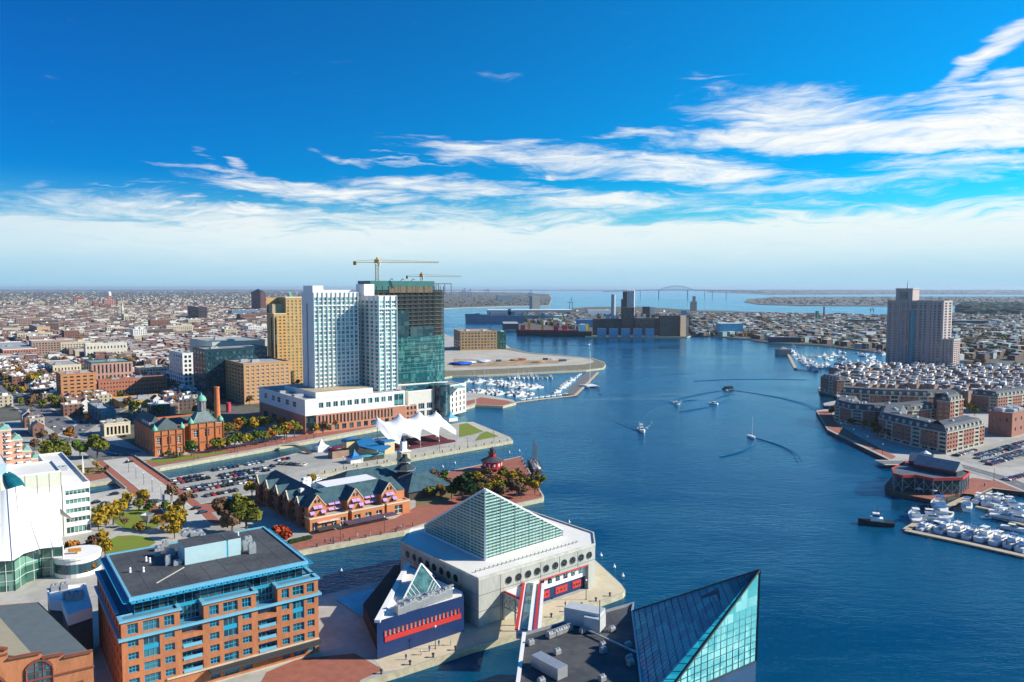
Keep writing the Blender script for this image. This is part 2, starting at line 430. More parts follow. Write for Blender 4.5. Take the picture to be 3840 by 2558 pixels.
def land(name, pts, z, mt, ms, zb=-1.5):
 mb = MB(); mb.prism([(p.x, p.y) for p in W(pts, z)], zb, z, 1, 0)
 return struct(name, mb, [mt, ms])
CITYG = mat('city_ground', (.13, .125, .115), .95, scale=.02, c2=(.06, .07, .035))
FARG = mat('far_ground', (.12, .10, .085), .95, scale=.003, c2=(.16, .155, .13))
MAIN = [(1290, 2700), (1352, 2558), (1499, 2514), (1755, 2431), (1964, 2369), (2045, 2330), (2250, 2255), (2336, 2224), (2345, 2212), (2330, 2190), (2231, 2099),
  (2140, 2035), (1575, 2105), (1472, 2167), (1224, 2229), (1050, 2265), (985, 2160), (1060, 2085), (1150, 2062), (1516, 1992), (1597, 1965), (2037, 1868),
  (2040, 1860), (1955, 1710), (1586, 1786), (1480, 1830), (1350, 1838), (1160, 1830), (1140, 1795), (1189, 1782), (1924, 1652), (1912, 1638), (1774, 1582), (1735, 1583),
  (1640, 1598), (1400, 1645), (1137, 1692), (1011, 1725), (616, 1797), (521, 1820), (337, 1853), (332, 1814), (452, 1796), (469, 1771), (520, 1763), (600, 1755),
  (1240, 1640), (1398, 1611), (1662, 1553), (1783, 1518), (1886, 1523), (1936, 1510), (1925, 1500), (1800, 1476), (1700, 1466), (1600, 1440), (1640, 1420), (1696, 1410),
  (1790, 1408), (2200, 1388), (2262, 1380), (2272, 1368), (2265, 1357), (2223, 1343), (1982, 1322), (1913, 1305), (1895, 1290), (1860, 1262), (1690, 1262), (1640, 1240),
  (1620, 1200), (1560, 1165), (1696, 1155), (1927, 1148), (2060, 1146), (2070, 1120), (2060, 1102), (1960, 1096), (1800, 1092), (1400, 1091), (900, 1091), (-900, 1092), (-4000, 1100), (-9000, 1300), (-9000, 3600), (200, 3600)]
land('ground', MAIN, 2.0, PAVE, QUAY)
LOCUST = [(1960, 1212), (1900, 1222), (1888, 1236), (2000, 1240), (2180, 1246), (2195, 1262), (2400, 1263), (2577, 1264), (2600, 1256), (2700, 1262), (2800, 1271), (2880, 1284), (3074, 1294), (3239, 1313), (3330, 1326),
          (3500, 1345), (3840, 1372), (4600, 1420), (5200, 1300), (4600, 1172), (3840, 1172), (3560, 1172), (3300, 1182), (3050, 1174), (2620, 1164), (2400, 1150), (2200, 1152), (2000, 1170)]
land('peninsula', LOCUST, 1.9, CITYG, QUAY)
land('far_shore', [(2790, 1132), (2840, 1140), (3000, 1145), (3330, 1147), (3840, 1144), (5200, 1146), (5200, 1112), (3300, 1112), (2900, 1114), (2800, 1122)], 3, FARG, FARG)
land('far_shore', [(2650, 1096), (2900, 1105), (3400, 1103), (5200, 1108), (9000, 1105), (9000, 1092), (2650, 1092)], 3.4, FARG, FARG)
land('wooded_point', [(3585, 1190), (3620, 1165), (3700, 1150), (3900, 1146), (5200, 1150), (5200, 1166), (3840, 1168), (3700, 1180)], 2.5, FARG, FARG)
land('horizon_coast', [(2000, 1089.0), (2600, 1089.3), (9000, 1090.5), (9000, 1087), (2000, 1087), (1200, 1087), (1200, 1089)], 4, FARG, FARG)
HV = [(3069, 1455), (3074, 1471), (3138, 1484), (3145, 1500), (3088, 1512), (3090, 1524), (3122, 1530), (3060, 1540), (3103, 1612), (3200, 1660), (3345, 1730), (3420, 1760), (3600, 1830), (3660, 1860), (3721, 1831), (3840, 1845), (4700, 1990), (5400, 1800),
      (5200, 1480), (4300, 1385), (3600, 1372), (3420, 1385), (3330, 1398), (3200, 1408), (3110, 1425)]
land('harbor_point', HV, 2.0, PAVE, DARKWOOD)
land('restaurant_quay', [(3318, 1818), (3322, 1832), (3345, 1845), (3502, 1875), (3600, 1852), (3650, 1846), (3600, 1815), (3480, 1800), (3400, 1790), (3345, 1790)], 2.02, BRICKPAVE, DARKWOOD)
def sheet(name, pts, dz, m, z=2.0):
 mb = MB(); mb.poly(W(pts, z + dz)); return struct(name, mb, m)
def pathstrip(mb, pts, w, z, mi=0, off=0.0):
 """flat strip of width w along world points, shifted sideways by off"""
 P = [Vector((p[0], p[1])) for p in pts]; n = len(P); L = []
 for i in range(n):
  d = ((P[min(i + 1, n - 1)] - P[max(i - 1, 0)])).normalized(); nn = Vector((-d.y, d.x)); L.append((P[i] + nn * (off - w / 2), P[i] + nn * (off + w / 2)))
 for a, b in zip(L, L[1:]): mb.quad((*a[0], z), (*b[0], z), (*b[1], z), (*a[1], z), mi)
sheet('city_ground', [(-4000, 1106), (-900, 1093), (900, 1092), (1400, 1092), (1560, 1100), (1540, 1150), (1560, 1240), (1590, 1400), (1180, 1440), (1140, 1540), (980, 1600), (840, 1650), (560, 1700), (330, 1580), (150, 1570), (-200, 1600), (-900, 1500), (-4000, 1300)], .02, CITYG)
sheet('suburbs', [(-9000, 1120), (-4000, 1105), (-900, 1097), (500, 1097), (1500, 1096), (1960, 1098), (1960, 1096.5), (1500, 1092.5), (-900, 1092.5), (-9000, 1101)], .6, FARG)
sheet('terminal_ground', [(1625, 1200), (1562, 1164), (1696, 1154), (1926, 1147), (2058, 1145), (2068, 1120), (2058, 1103), (1960, 1097.5), (1560, 1096), (1500, 1140)], .5, CITYG)
SAND = mat('sand', (.50, .47, .40), .95, var=.16, scale=.03); RIPRAP = mat('riprap', (.25, .23, .15), .95, var=.35, scale=.3)
sheet('spit_bank', [(1640, 1420), (1696, 1409), (1790, 1406), (2200, 1386), (2260, 1379), (2270, 1367), (2262, 1358), (2222, 1344), (1982, 1323), (1913, 1306), (1690, 1300), (1600, 1400)], .05, RIPRAP)
sheet('spit', [(1640, 1390), (1696, 1390), (1900, 1382), (2100, 1372), (2190, 1367), (2228, 1358), (2222, 1349), (2180, 1342), (1985, 1327), (1900, 1312), (1690, 1303), (1600, 1380)], .1, SAND)
sheet('brick_promenade', [(600, 1747), (1240, 1632), (1398, 1603), (1662, 1546), (1781, 1511), (1781, 1497), (1650, 1527), (1540, 1556), (1400, 1585), (1150, 1627), (900, 1672), (560, 1728), (480, 1748), (460, 1762), (540, 1757)], .03, BRICKPAVE)
sheet('brick_promenade', [(1786, 1517), (1886, 1521), (1925, 1510), (1900, 1502), (1800, 1490), (1786, 1496)], .04, BRICKPAVE)
sheet('brick_quay', [(1090, 2071), (1150, 2057), (1516, 1987), (1597, 1960), (2030, 1866), (2034, 1860), (1952, 1713), (1588, 1789), (1560, 1830), (1560, 1900), (1480, 1945), (1165, 2005), (1070, 2030), (1020, 2060)], .03, BRICKPAVE)
sheet('brick_path', [(740, 1893), (900, 1868), (1050, 1838), (1090, 1850), (1060, 1895), (900, 1905), (790, 1922)], .03, BRICKPAVE)
sheet('brick_plaza', [(1120, 2470), (1330, 2450), (1440, 2512), (1352, 2550), (1290, 2690), (900, 2690), (1000, 2520)], .03, BRICKPAVE)
sheet('parking_lot', [(626, 1800), (1011, 1730), (1137, 1698), (1250, 1722), (1230, 1740), (1150, 1760), (1040, 1790), (985, 1812), (985, 1838), (760, 1885), (712, 1884)], .03, LOT)
ROADC = mat('road_concrete', (.50, .49, .44), .9, var=.12, scale=.2)
mb = MB(); rd = [G(430, 1722), G(500, 1775), G(560, 1820), G(620, 1870), G(690, 1930), G(740, 1985)]
rd = [Vector((p.x, p.y)) for p in rd]
pathstrip(mb, rd, 22, 2.10, 1); pathstrip(mb, rd, 13, 2.13, 0); pathstrip(mb, rd, .3, 2.15, 2, 6.0); pathstrip(mb, rd, .3, 2.15, 2, -6.0)
struct('bridge_road', mb, [ROADC, BRICKPAVE, WPAINT])
mb = MB()
a, b = Vector(rd[0]), Vector(rd[2])
for s_ in (-1, 1):
 d = (b - a).normalized(); nn = Vector((-d.y, d.x)) * s_ * 11.2
 mb.bar((a.x + nn.x, a.y + nn.y, 1.6), (b.x + nn.x, b.y + nn.y, 1.6), .4, 2.6)
tag(mb.build('bridge_parapet', [CONC]), 'low concrete parapets along both sides of the short road bridge over the canal', 'parapet')
SZ = [2.05]
def street(name, pts, w, m=ASPH, z=None, lines=True):
 SZ[0] += .012; z = SZ[0]
 mb = MB(); P = [G(x, y) for x, y in pts]; pathstrip(mb, P, w, z, 0)
 if lines:
  for a, b in zip(P, P[1:]):
   L = (b - a).length; k = int(L / 9)
   for i in range(k): pathstrip(mb, [a + (b - a) * ((i + .2) / k), a + (b - a) * ((i + .6) / k)], .25, z + .02, 1)
 for s_ in (-1, 1): pathstrip(mb, P, 2.4, z + .004, 2, s_ * (w / 2 + 1.2))
 struct(name, mb, [m, WPAINT, PAVE])
street('road', [(240, 2000), (350, 1930), (560, 1870), (640, 1850)], 16, LOT)
street('street', [(430, 1722), (330, 1650), (240, 1600), (150, 1545), (60, 1490), (-60, 1430)], 20)
street('street', [(700, 1440), (520, 1500), (380, 1560), (250, 1640), (120, 1690)], 14)
street('street', [(60, 1620), (380, 1672), (500, 1700)], 12)
street('street', [(1300, 1400), (900, 1425), (560, 1400), (200, 1330), (-100, 1290)], 16)
street('road', [(640, 1960), (760, 1985), (900, 2000), (1000, 2060)], 12, LOT)
street('road', [(3300, 1735), (3560, 1735), (3750, 1790), (3900, 1850)], 9, ASPH)
sheet('lawn', [(415, 1920), (480, 1905), (590, 1915), (640, 1930), (625, 1960), (560, 1985), (470, 1985), (430, 1960)], .06, GRASS)
sheet('lawn', [(402, 2055), (408, 2025), (440, 2010), (500, 2007), (560, 2015), (585, 2035), (540, 2060), (470, 2080), (390, 2092)], .06, GRASS)
sheet('lawn', [(530, 1725), (600, 1722), (760, 1702), (850, 1690), (850, 1697), (700, 1722), (600, 1738)], .06, GRASS)
sheet('lawn', [(205, 2150), (260, 2125), (330, 2115), (345, 2130), (290, 2150), (230, 2172)], .06, GRASS)
sheet('plaza', [(345, 1990), (400, 1985), (420, 2010), (395, 2060), (370, 2110), (300, 2110), (320, 2040)], .05, mat('plaza_stone', (.42, .43, .45), .8, var=.1))
sheet('brick_circle', [(235, 1772), (300, 1755), (400, 1748), (450, 1740), (458, 1765), (430, 1785), (340, 1805), (250, 1800)], .05, BRICKPAVE)
sheet('garden', [(262, 1770), (310, 1758), (400, 1752), (420, 1760), (380, 1772), (320, 1782), (275, 1782)], .08, mat('garden_bed', (.28, .20, .10), .95, scale=.5, c2=(.08, .09, .02)))
sheet('lawn', [(1722, 1592), (1752, 1586), (1812, 1618), (1770, 1630), (1722, 1640)], .06, GRASS)
sheet('lawn', [(1800, 1628), (1824, 1617), (1872, 1636), (1780, 1653)], .06, GRASS)
sheet('pool', [(1255, 2243), (1437, 2198), (1362, 2318)], .3, mat('pool_tiles', (.01, .48, .70), .25, var=.2, scale=.15))
sheet('garden', [(1600, 1800), (1700, 1790), (1720, 1850), (1640, 1890), (1560, 1900), (1560, 1840)], .06, mat('garden_bed', (.28, .20, .10)))
sheet('construction_yard', [(1700, 1345), (1850, 1352), (2080, 1352), (2150, 1345), (2090, 1362), (1900, 1374), (1700, 1378)], .14, mat('yard_dirt', (.48, .34, .2), .95, var=.3, scale=.06))
sheet('car_park', [(3565, 1715), (3700, 1672), (3800, 1642), (4100, 1600), (4300, 1700), (3790, 1752), (3640, 1735)], .06, LOT)
sheet('brick_terrace', [(3600, 1850), (3660, 1855), (3721, 1828), (3900, 1850), (3950, 1835), (3800, 1812), (3650, 1792), (3600, 1800)], .05, BRICKPAVE)
sheet('brick_walk', [(3066, 1543), (3104, 1606), (3200, 1652), (3345, 1722), (3360, 1712), (3220, 1638), (3140, 1590), (3120, 1560), (3110, 1540)], .05, BRICKPAVE)
CREAMQ = mat('cream_quay_paving', (.60, .52, .36), .9, scale=.12, c2=(.48, .42, .30))
sheet('quay_apron', [(1440, 2519), (1499, 2511), (1755, 2427), (1964, 2365), (2045, 2326), (2250, 2251), (2336, 2220), (2341, 2211), (2327, 2191), (2231, 2103), (2190, 2120), (2170, 2215), (1800, 2340), (1740, 2360), (1400, 2470)], .035, CREAMQ)
sheet('quay_apron', [(1192, 1779), (1500, 1727), (1918, 1652), (1908, 1641), (1774, 1587), (1760, 1592), (1860, 1640), (1640, 1684), (1480, 1712), (1200, 1760)], .04, mat('pier_paving', (.50, .47, .37), .9, scale=.12, c2=(.40, .38, .31)))
def V3(p, z=None): return Vector((p[0], p[1], p[2] if z is None else z))
def hvac(mb, c, w=3.0, d=2.2, h=1.8, rot=TH):
 mb.box(c, (w, d, h * .85), rot); mb.box((c[0], c[1], c[2] + h * .85), (w * .9, d * .9, h * .15), rot)
 for k in (-.25, .25):
  mb.lathe((c[0] + w * k * math.cos(rot), c[1] + w * k * math.sin(rot), c[2] + h), [(d * .28, 0), (d * .28, .25), (d * .2, .25)], 10)
BALLC = mat('aquarium_concrete', (.46, .47, .42), .92, var=.16, scale=.18, streak=True)
WROOF = mat('white_membrane_roof', (.78, .76, .70), .7, var=.07, scale=.1)
NAVY = mat('navy_panels', (.010, .035, .13), .45, var=.15, scale=.3, bump=.1)
PALEG = mat('pale_green_frame', (.40, .58, .50), .5, var=.12, scale=.5)
def aquarium():
 zr = 17.3
 N = G(1796, 2353, 2); N.z = 0
 T = [G(1503, 2031, zr), G(1795, 2171, zr), G(2232, 2040, zr), G(2226, 1998, zr)]
 L, N, Rr, BR = T
 BL = G(1541, 1983, zr); BK = Vector((BL.x + (BR - N).x * .9 + 12, BL.y + (BR - N).y * .55, zr)); BK = BR + (L - N) * .88
 poly = ccw([(p.x, p.y) for p in (L, N, Rr, BR, BK, BL)])
 b = Bld('aquarium', 'grey concrete aquarium with round portholes, white roof and tall glass pyramid on its pier', 'aquarium', N)
 u = (Rr - N).normalized(); Lf = (Rr - N).length
 r0 = (onwall(2024, 2182, N, Rr) - V3(N, 0)); x0 = Vector((r0.x, r0.y)).length; x1 = Lf - 3.2
 zA = onwall(2100, 2160, N, Rr).z
 b.wall(N, Rr, 2, zr, [(x0, x1, 2.2, 10.9)], depth=2.4)
 b.wall(L, N, 2, zr); b.wall(Rr, BR, 2, zr); b.wall(BR, BK, 2, zr); b.wall(BK, BL, 2, zr); b.wall(BL, L, 2, zr)
 b.roof(poly, zr - .25, WROOF); b.cornice(poly, zr - .6, zr + .25, .12, .35, 'parapet')
 n = Vector((u.y, -u.x, 0)); rz = math.atan2(u.y, u.x)
 rec = lambda x, z, d=2.35: V3(N, 0) + u * x - n * d + Vector((0, 0, z))
 wb = MB(); wb.box(rec((x0 + x1) / 2, 6.6, 1.6), (x1 - x0 - .1, .6, 3.4), rz); wb.build('white_band', WHITE, b.root)
 nb = MB(); nb.box(rec((x0 + x1) / 2, 2.25, 2.0), (x1 - x0 - .1, .5, 4.3), rz); nb.build('navy_band', NAVY, b.root)
 rb = MB(); rb.box(rec((x0 + x1) / 2, 10.45, .05), (x1 - x0, .3, .45), rz); rb.build('red_trim', RED, b.root)
 for k in range(6):
  w = MB(); w.box(rec(x0 + (x1 - x0) * (k + .6) / 6.3, 8.0, 1.3), ((x1 - x0) / 12, .2, 2.9), rz); w.build('window', GLASSD, b.root)
 for k, (f, wd) in enumerate(((.14, .24), (.5, .24), (.82, .18))):
  w = MB(); w.box(rec(x0 + (x1 - x0) * f, 3.4, 1.7), ((x1 - x0) * wd, .3, 2.3), rz)
  for j in (-1, 0, 1): w.box(rec(x0 + (x1 - x0) * (f + j * wd * .3), 4.2, 1.5), (.5, .2, .6), rz, 1)
  w.build('red_panel', [RED, GLASSD], b.root)
 for (A, B, ps) in ((N, Rr, [(1907, 2176), (1944, 2164), (1980, 2153), (2014, 2142), (2048, 2132), (2082, 2121), (2115, 2111), (2147, 2101), (2179, 2092), (2209, 2082)]),
                       (L, N, [(1529, 2085), (1554, 2095), (1577, 2107), (1603, 2119), (1628, 2132), (1655, 2144), (1682, 2157), (1709, 2170)])):
  uu = (B - A).normalized(); nn = Vector((uu.y, -uu.x, 0))
  for px, py in ps:
   c = onwall(px, py, A, B) + nn * .04; c.z = 14.0 if A is N else 14.0
   mb = MB(); pts = []; q = []
   for k in range(18):
    a = 2 * math.pi * k / 18; pts.append(c + uu * 1.15 * math.cos(a) + Vector((0, 0, 1.15 * math.sin(a)))); q.append(c + uu * 1.3 * math.cos(a) + Vector((0, 0, 1.3 * math.sin(a))) + nn * .12)
   mb.add(pts, [tuple(range(18))], 0)
   mb.add(pts + q, [(k, (k + 1) % 18, 18 + (k + 1) % 18, 18 + k) for k in range(18)], 1)
   mb.build('porthole', [mat('porthole_black', (.01, .01, .012), .4), mat('porthole_rim', (.25, .25, .23), .7)], b.root)
 jm = MB()
 for (A, B) in ((N, Rr), (L, N)):
  uu = (B - A).normalized(); nn = Vector((uu.y, -uu.x, 0)) * .03; ln = (B - A).length
  for k in range(1, int(ln / 7.5)):
   x = ln * k / int(ln / 7.5); p = A + uu * x + nn; lo = 11.2 if (A is N and x > x0 - .5) else 2
   jm.bar(V3(p, lo), V3(p, zr - .7), .14, .06)
  for zz in (12.0, 7.0): jm.bar(V3(A + nn, zz), V3(A + nn + uu * (ln if zz > 11 or A is not N else x0 - .3), zz), .06, .14)
 jm.build('panel_joint', mat('joint_shadow', (.20, .20, .18), .9), b.root)  # dark joint lines between the concrete panels
 F = G(1819, 2100, zr); LL = G(1594, 1995, zr); RR = G(2108, 2013, zr)
 zt = ZT(F, 1836); A = V3(F, zt) + (LL - F) * .012 + (RR - F) * .012
 zl = ZT(LL, 1969); zrr = ZT(RR, 1984); B0 = LL + (RR - F) * .8; zb = zr + 3
 gm = mat('pyramid_glass', (.09, .22, .21), .12, var=.2, scale=.5, c2=(.03, .075, .08), spec=.8)
 mb = MB(); LT, RT, BT = V3(LL, zl), V3(RR, zrr), V3(B0, zb)
 mb.add([F, RR, RT, A], [(0, 1, 2, 3)]); mb.add([F, LL, LT, A], [(0, 3, 2, 1)])
 mb.add([LL, B0, BT, LT], [(0, 3, 2, 1)]); mb.add([RR, B0, BT, RT], [(0, 1, 2, 3)]); mb.tri(A, BT, LT); mb.tri(A, RT, BT)
 py = mb.build('glass_pyramid', gm, b.root)
 fr = MB()
 for p, q in ((F, A), (A, LT), (A, RT), (LT, LL), (RT, RR), (F, LL), (F, RR), (A, BT), (LT, BT), (RT, BT)): fr.bar(p, q, .6)
 fr.build('ridge_frame', WHITE, py)
 ml = MB()
 for (P0, P1, PT, nv) in ((F, RR, RT, 22), (F, LL, LT, 18)):
  uu = (P1 - P0); Ln = uu.length; uu = uu / Ln; nn = Vector((uu.y, -uu.x, 0)) * (1 if P1 is RR else -1)
  zat = lambda x: A.z + (PT.z - A.z) * x / Ln
  for k in range(1, nv):
   x = Ln * k / nv; p = P0 + uu * x + nn * .08; ml.bar(p, V3(p, zat(x)), .34 if k % 4 == 0 else .14)
  k = 1
  while zr + k * 1.05 < A.z - .6:
   z = zr + k * 1.05; xe = Ln if z < PT.z else Ln * (A.z - z) / (A.z - PT.z)
   ml.bar(V3(P0 + nn * .06, z), V3(P0 + uu * xe + nn * .06, z), .12, .42 if k % 6 else .55); k += 1
 ml.build('mullions', PALEG, py)
 rp = MB()
 for k in range(26):
  p = N + (L - N) * .12 + u * (Lf * (.06 + .9 * k / 26)) + (Rr - N) * 0; rp.box((p.x, p.y, zr), (.35, .35, .5), rz); rp.bar((p.x, p.y, zr + .1), (p.x + u.x * .9, p.y + u.y * .9, zr + .1), .25, .2)
 rp.build('roof_anchor', GREYROOF, b.root)
 b.done({'wall': BALLC, 'parapet': mat('parapet_concrete', (.62, .60, .52), .9)})
 zq = 9.6
 P1 = G(1415, 2474, 2); P2 = G(1740, 2367, 2)
 c_in = onwall(1738, 2231, P1, P2)
 zq = ZT(P1, 2330)
 d = (P2 - P1).normalized(); nn = Vector((d.y, -d.x, 0)); rz = math.atan2(d.y, d.x)
 K1 = G(1532, 2118, zq); K2 = G(1735, 2215, zq)
 wing = Bld('aquarium_wing', 'navy blue low wing with a red striped window row beside the grey concrete aquarium', 'museum wing', P1)
 X1 = V3(P1, 0); X2 = V3(P2, 0)
 wpoly = [(X1.x, X1.y), (X2.x, X2.y), (K2.x, K2.y), (K1.x, K1.y)]
 L2 = (X2 - X1).length; hs = [(L2 * (.09 + .85 * k / 18), L2 * (.09 + .85 * k / 18) + L2 * .033, zq - 5.0, zq - 3.5) for k in range(18)]
 wing.wall(X1, X2, 2, zq, hs, depth=.3, gm=glassmat('pale_window', (.35, .42, .45), (.6, .65, .65)), fm=WHITE, bars=(2, 1))
 pc = ccw(wpoly)
 for a_, b_ in ((X2, K2), (K2, K1), (K1, X1)): wing.wall(a_, b_, 2, zq, key='wall' if a_ is X2 else 'side_wall')
 wing.roof(wpoly, zq - .3, WROOF)
 rs = MB(); rs.box(X1 + d * L2 * .52 + nn * .12 + Vector((0, 0, zq - 6.6)), (L2 * .88, .25, 1.5), rz)
 for k in range(19): rs.box(X1 + d * L2 * (.082 + .85 * k / 18) + nn * .1 + Vector((0, 0, zq - 5.1)), (.35, .22, 1.7), rz)
 rs.build('red_stripe', RED, wing.root)
 ed = MB(); ed.bar(V3(X1, zq) + nn * .2, V3(K1, zq + .4), 1.6, .8); ed.build('roof_edge', WHITE, wing.root)
 S0 = G(1510, 2245, zq); S1 = G(1586, 2128, zq); S2 = G(1650, 2200, zq); S3 = G(1545, 2230, zq)
 ap = G(1590, 2125, zq); ap.z = zq + 6.0
 q0, q1, q2 = G(1505, 2262, zq), G(1560, 2185, zq), G(1655, 2210, zq)
 ap = G(1580, 2190, zq); ap.z = zq + 6.5; q3 = G(1630, 2165, zq)
 mb = MB(); mb.tri(q0, q2, ap); mb.tri(q2, q3, ap); mb.tri(q3, q1, ap); mb.tri(q1, q0, ap)
 gp = mb.build('small_glass_pyramid', gm, wing.root)
 fr = MB()
 for p in (q0, q1, q2, q3): fr.bar(p, ap, .35)
 for k in range(1, 10):
  t_ = k / 10; fr.bar(q0.lerp(q2, t_), ap.lerp(q2, t_) if t_ > .5 else ap.lerp(q0, 1 - t_) .lerp(ap, .0), .14)
 fr.build('ridge_frame', WHITE, gp)
 for k in range(9):
  p = G(1500 + 22 * k, 2298 - 7.5 * k, zq); mb = MB(); hvac(mb, (p.x, p.y, zq - .1), 2.6, 2.2, 2.2 + (k % 3) * .4, rz)
  mb.build('cooling_unit', STEEL, wing.root)
 mb = MB(); p, q = G(1490, 2290, zq), G(1700, 2225, zq)
 mb.bar(V3(p, zq + 2.6), V3(q, zq + 2.6), .5); mb.bar(V3(p, zq + 1.6), V3(q, zq + 1.6), .8, n=8); mb.build('duct', STEEL, wing.root)
 wing.done({'wall': NAVY, 'side_wall': mat('dark_cladding', (.05, .045, .05), .8)})
 mb = MB(); a_, b_ = G(1362, 2318, 2), G(1480, 2165, 2); c_ = G(1418, 2450, 2)
 mb.prism([(a_.x, a_.y), (c_.x, c_.y), (c_.x + 1.5, c_.y + 1.5), (b_.x + 2, b_.y), (b_.x, b_.y)], 2, 6.5)
 tag(mb.build('entrance_wall', [mat('dark_brown_wall', (.05, .035, .03), .8)]), 'dark brown angled wall between the turquoise pool and the navy wing', 'wall')
 return zr
aquarium()
def footbridge():
 """white covered bridge with red edges from the aquarium's west face to the roof of the glass-peaked building"""
 N = G(1795, 2171, 17.3); Rr = G(2232, 2040, 17.3)
 a = onwall(1976, 2205, N, Rr); zb = 9.5
 A = G(2000, 2195, 11.0); B = G(1978, 2380, 11.0)
 r = thing('footbridge', 'white covered footbridge with red edges linking the concrete aquarium to its neighbour', 'bridge', (A.x, A.y, 0))
 d = (B - A).normalized(); nn = Vector((d.y, -d.x, 0)); B = B - d * 1.5
 mb = MB(); mb.bar(A, B, 6.4, 1.0); mb.bar(V3(A, 9.2), V3(B, 9.2), 6.2, .4); mb.build('deck', WHITE, r)
 for s_, m in ((-1.9, RED), (-3.1, WHITE), (3.1, RED)):
  e = MB(); e.bar(A + nn * s_ + Vector((0, 0, .62)), B + nn * s_ + Vector((0, 0, .62)), .9 if abs(s_) > 2 else .7, .35); e.build('edge_trim', m, r)
 e = MB(); e.bar(A + Vector((0, 0, .62)) + nn * .9, B + nn * .9 + Vector((0, 0, .62)), 1.9, .3)
 e.build('skylight', GLASSB, r)
 for s_ in (-3.1, 3.1):
  e = MB()
  for k in range(9):
   p = A.lerp(B, k / 9); q = A.lerp(B, (k + 1) / 9); e.bar(V3(p, 9.3) + nn * s_, V3(q, 10.6) + nn * s_, .18); e.bar(V3(q, 9.3) + nn * s_, V3(q, 10.6) + nn * s_, .18)
  e.build('truss', STEEL, r)
 t = thing('landing_terrace', 'white terrace with a red fascia over steel trusses against the aquarium wall', 'terrace', (a.x, a.y, 0))
 q = [G(1890, 2219, 11), G(1976, 2258, 11), G(2000, 2250, 11), onwall(2020, 2190, N, Rr), onwall(1930, 2190, N, Rr)]
 mb = MB(); mb.prism([(p.x, p.y) for p in q], 10.2, 11.0, 0, None, True); mb.build('deck', WHITE, t)
 e = MB(); e.bar(V3(q[0], 11.05), V3(q[1], 11.05), .6, .5); e.build('fascia', RED, t)
 e = MB(); p0, p1 = V3(q[0], 6.2), V3(q[1], 6.2)
 e.bar(p0, p1, .25)
 for k in range(4):
  a0 = p0.lerp(p1, k / 4); a1 = p0.lerp(p1, (k + 1) / 4); e.bar(a0, V3(a1, 10.2), .22); e.bar(a1, V3(a1, 10.2), .22); e.bar(V3(a0, 10.2), a1, .16)
 for k in (0, .5, 1): p = p0.lerp(p1, k); e.bar(V3(p, 1), V3(p, 10.2), .5)
 e.build('truss', STEEL, t)
footbridge()
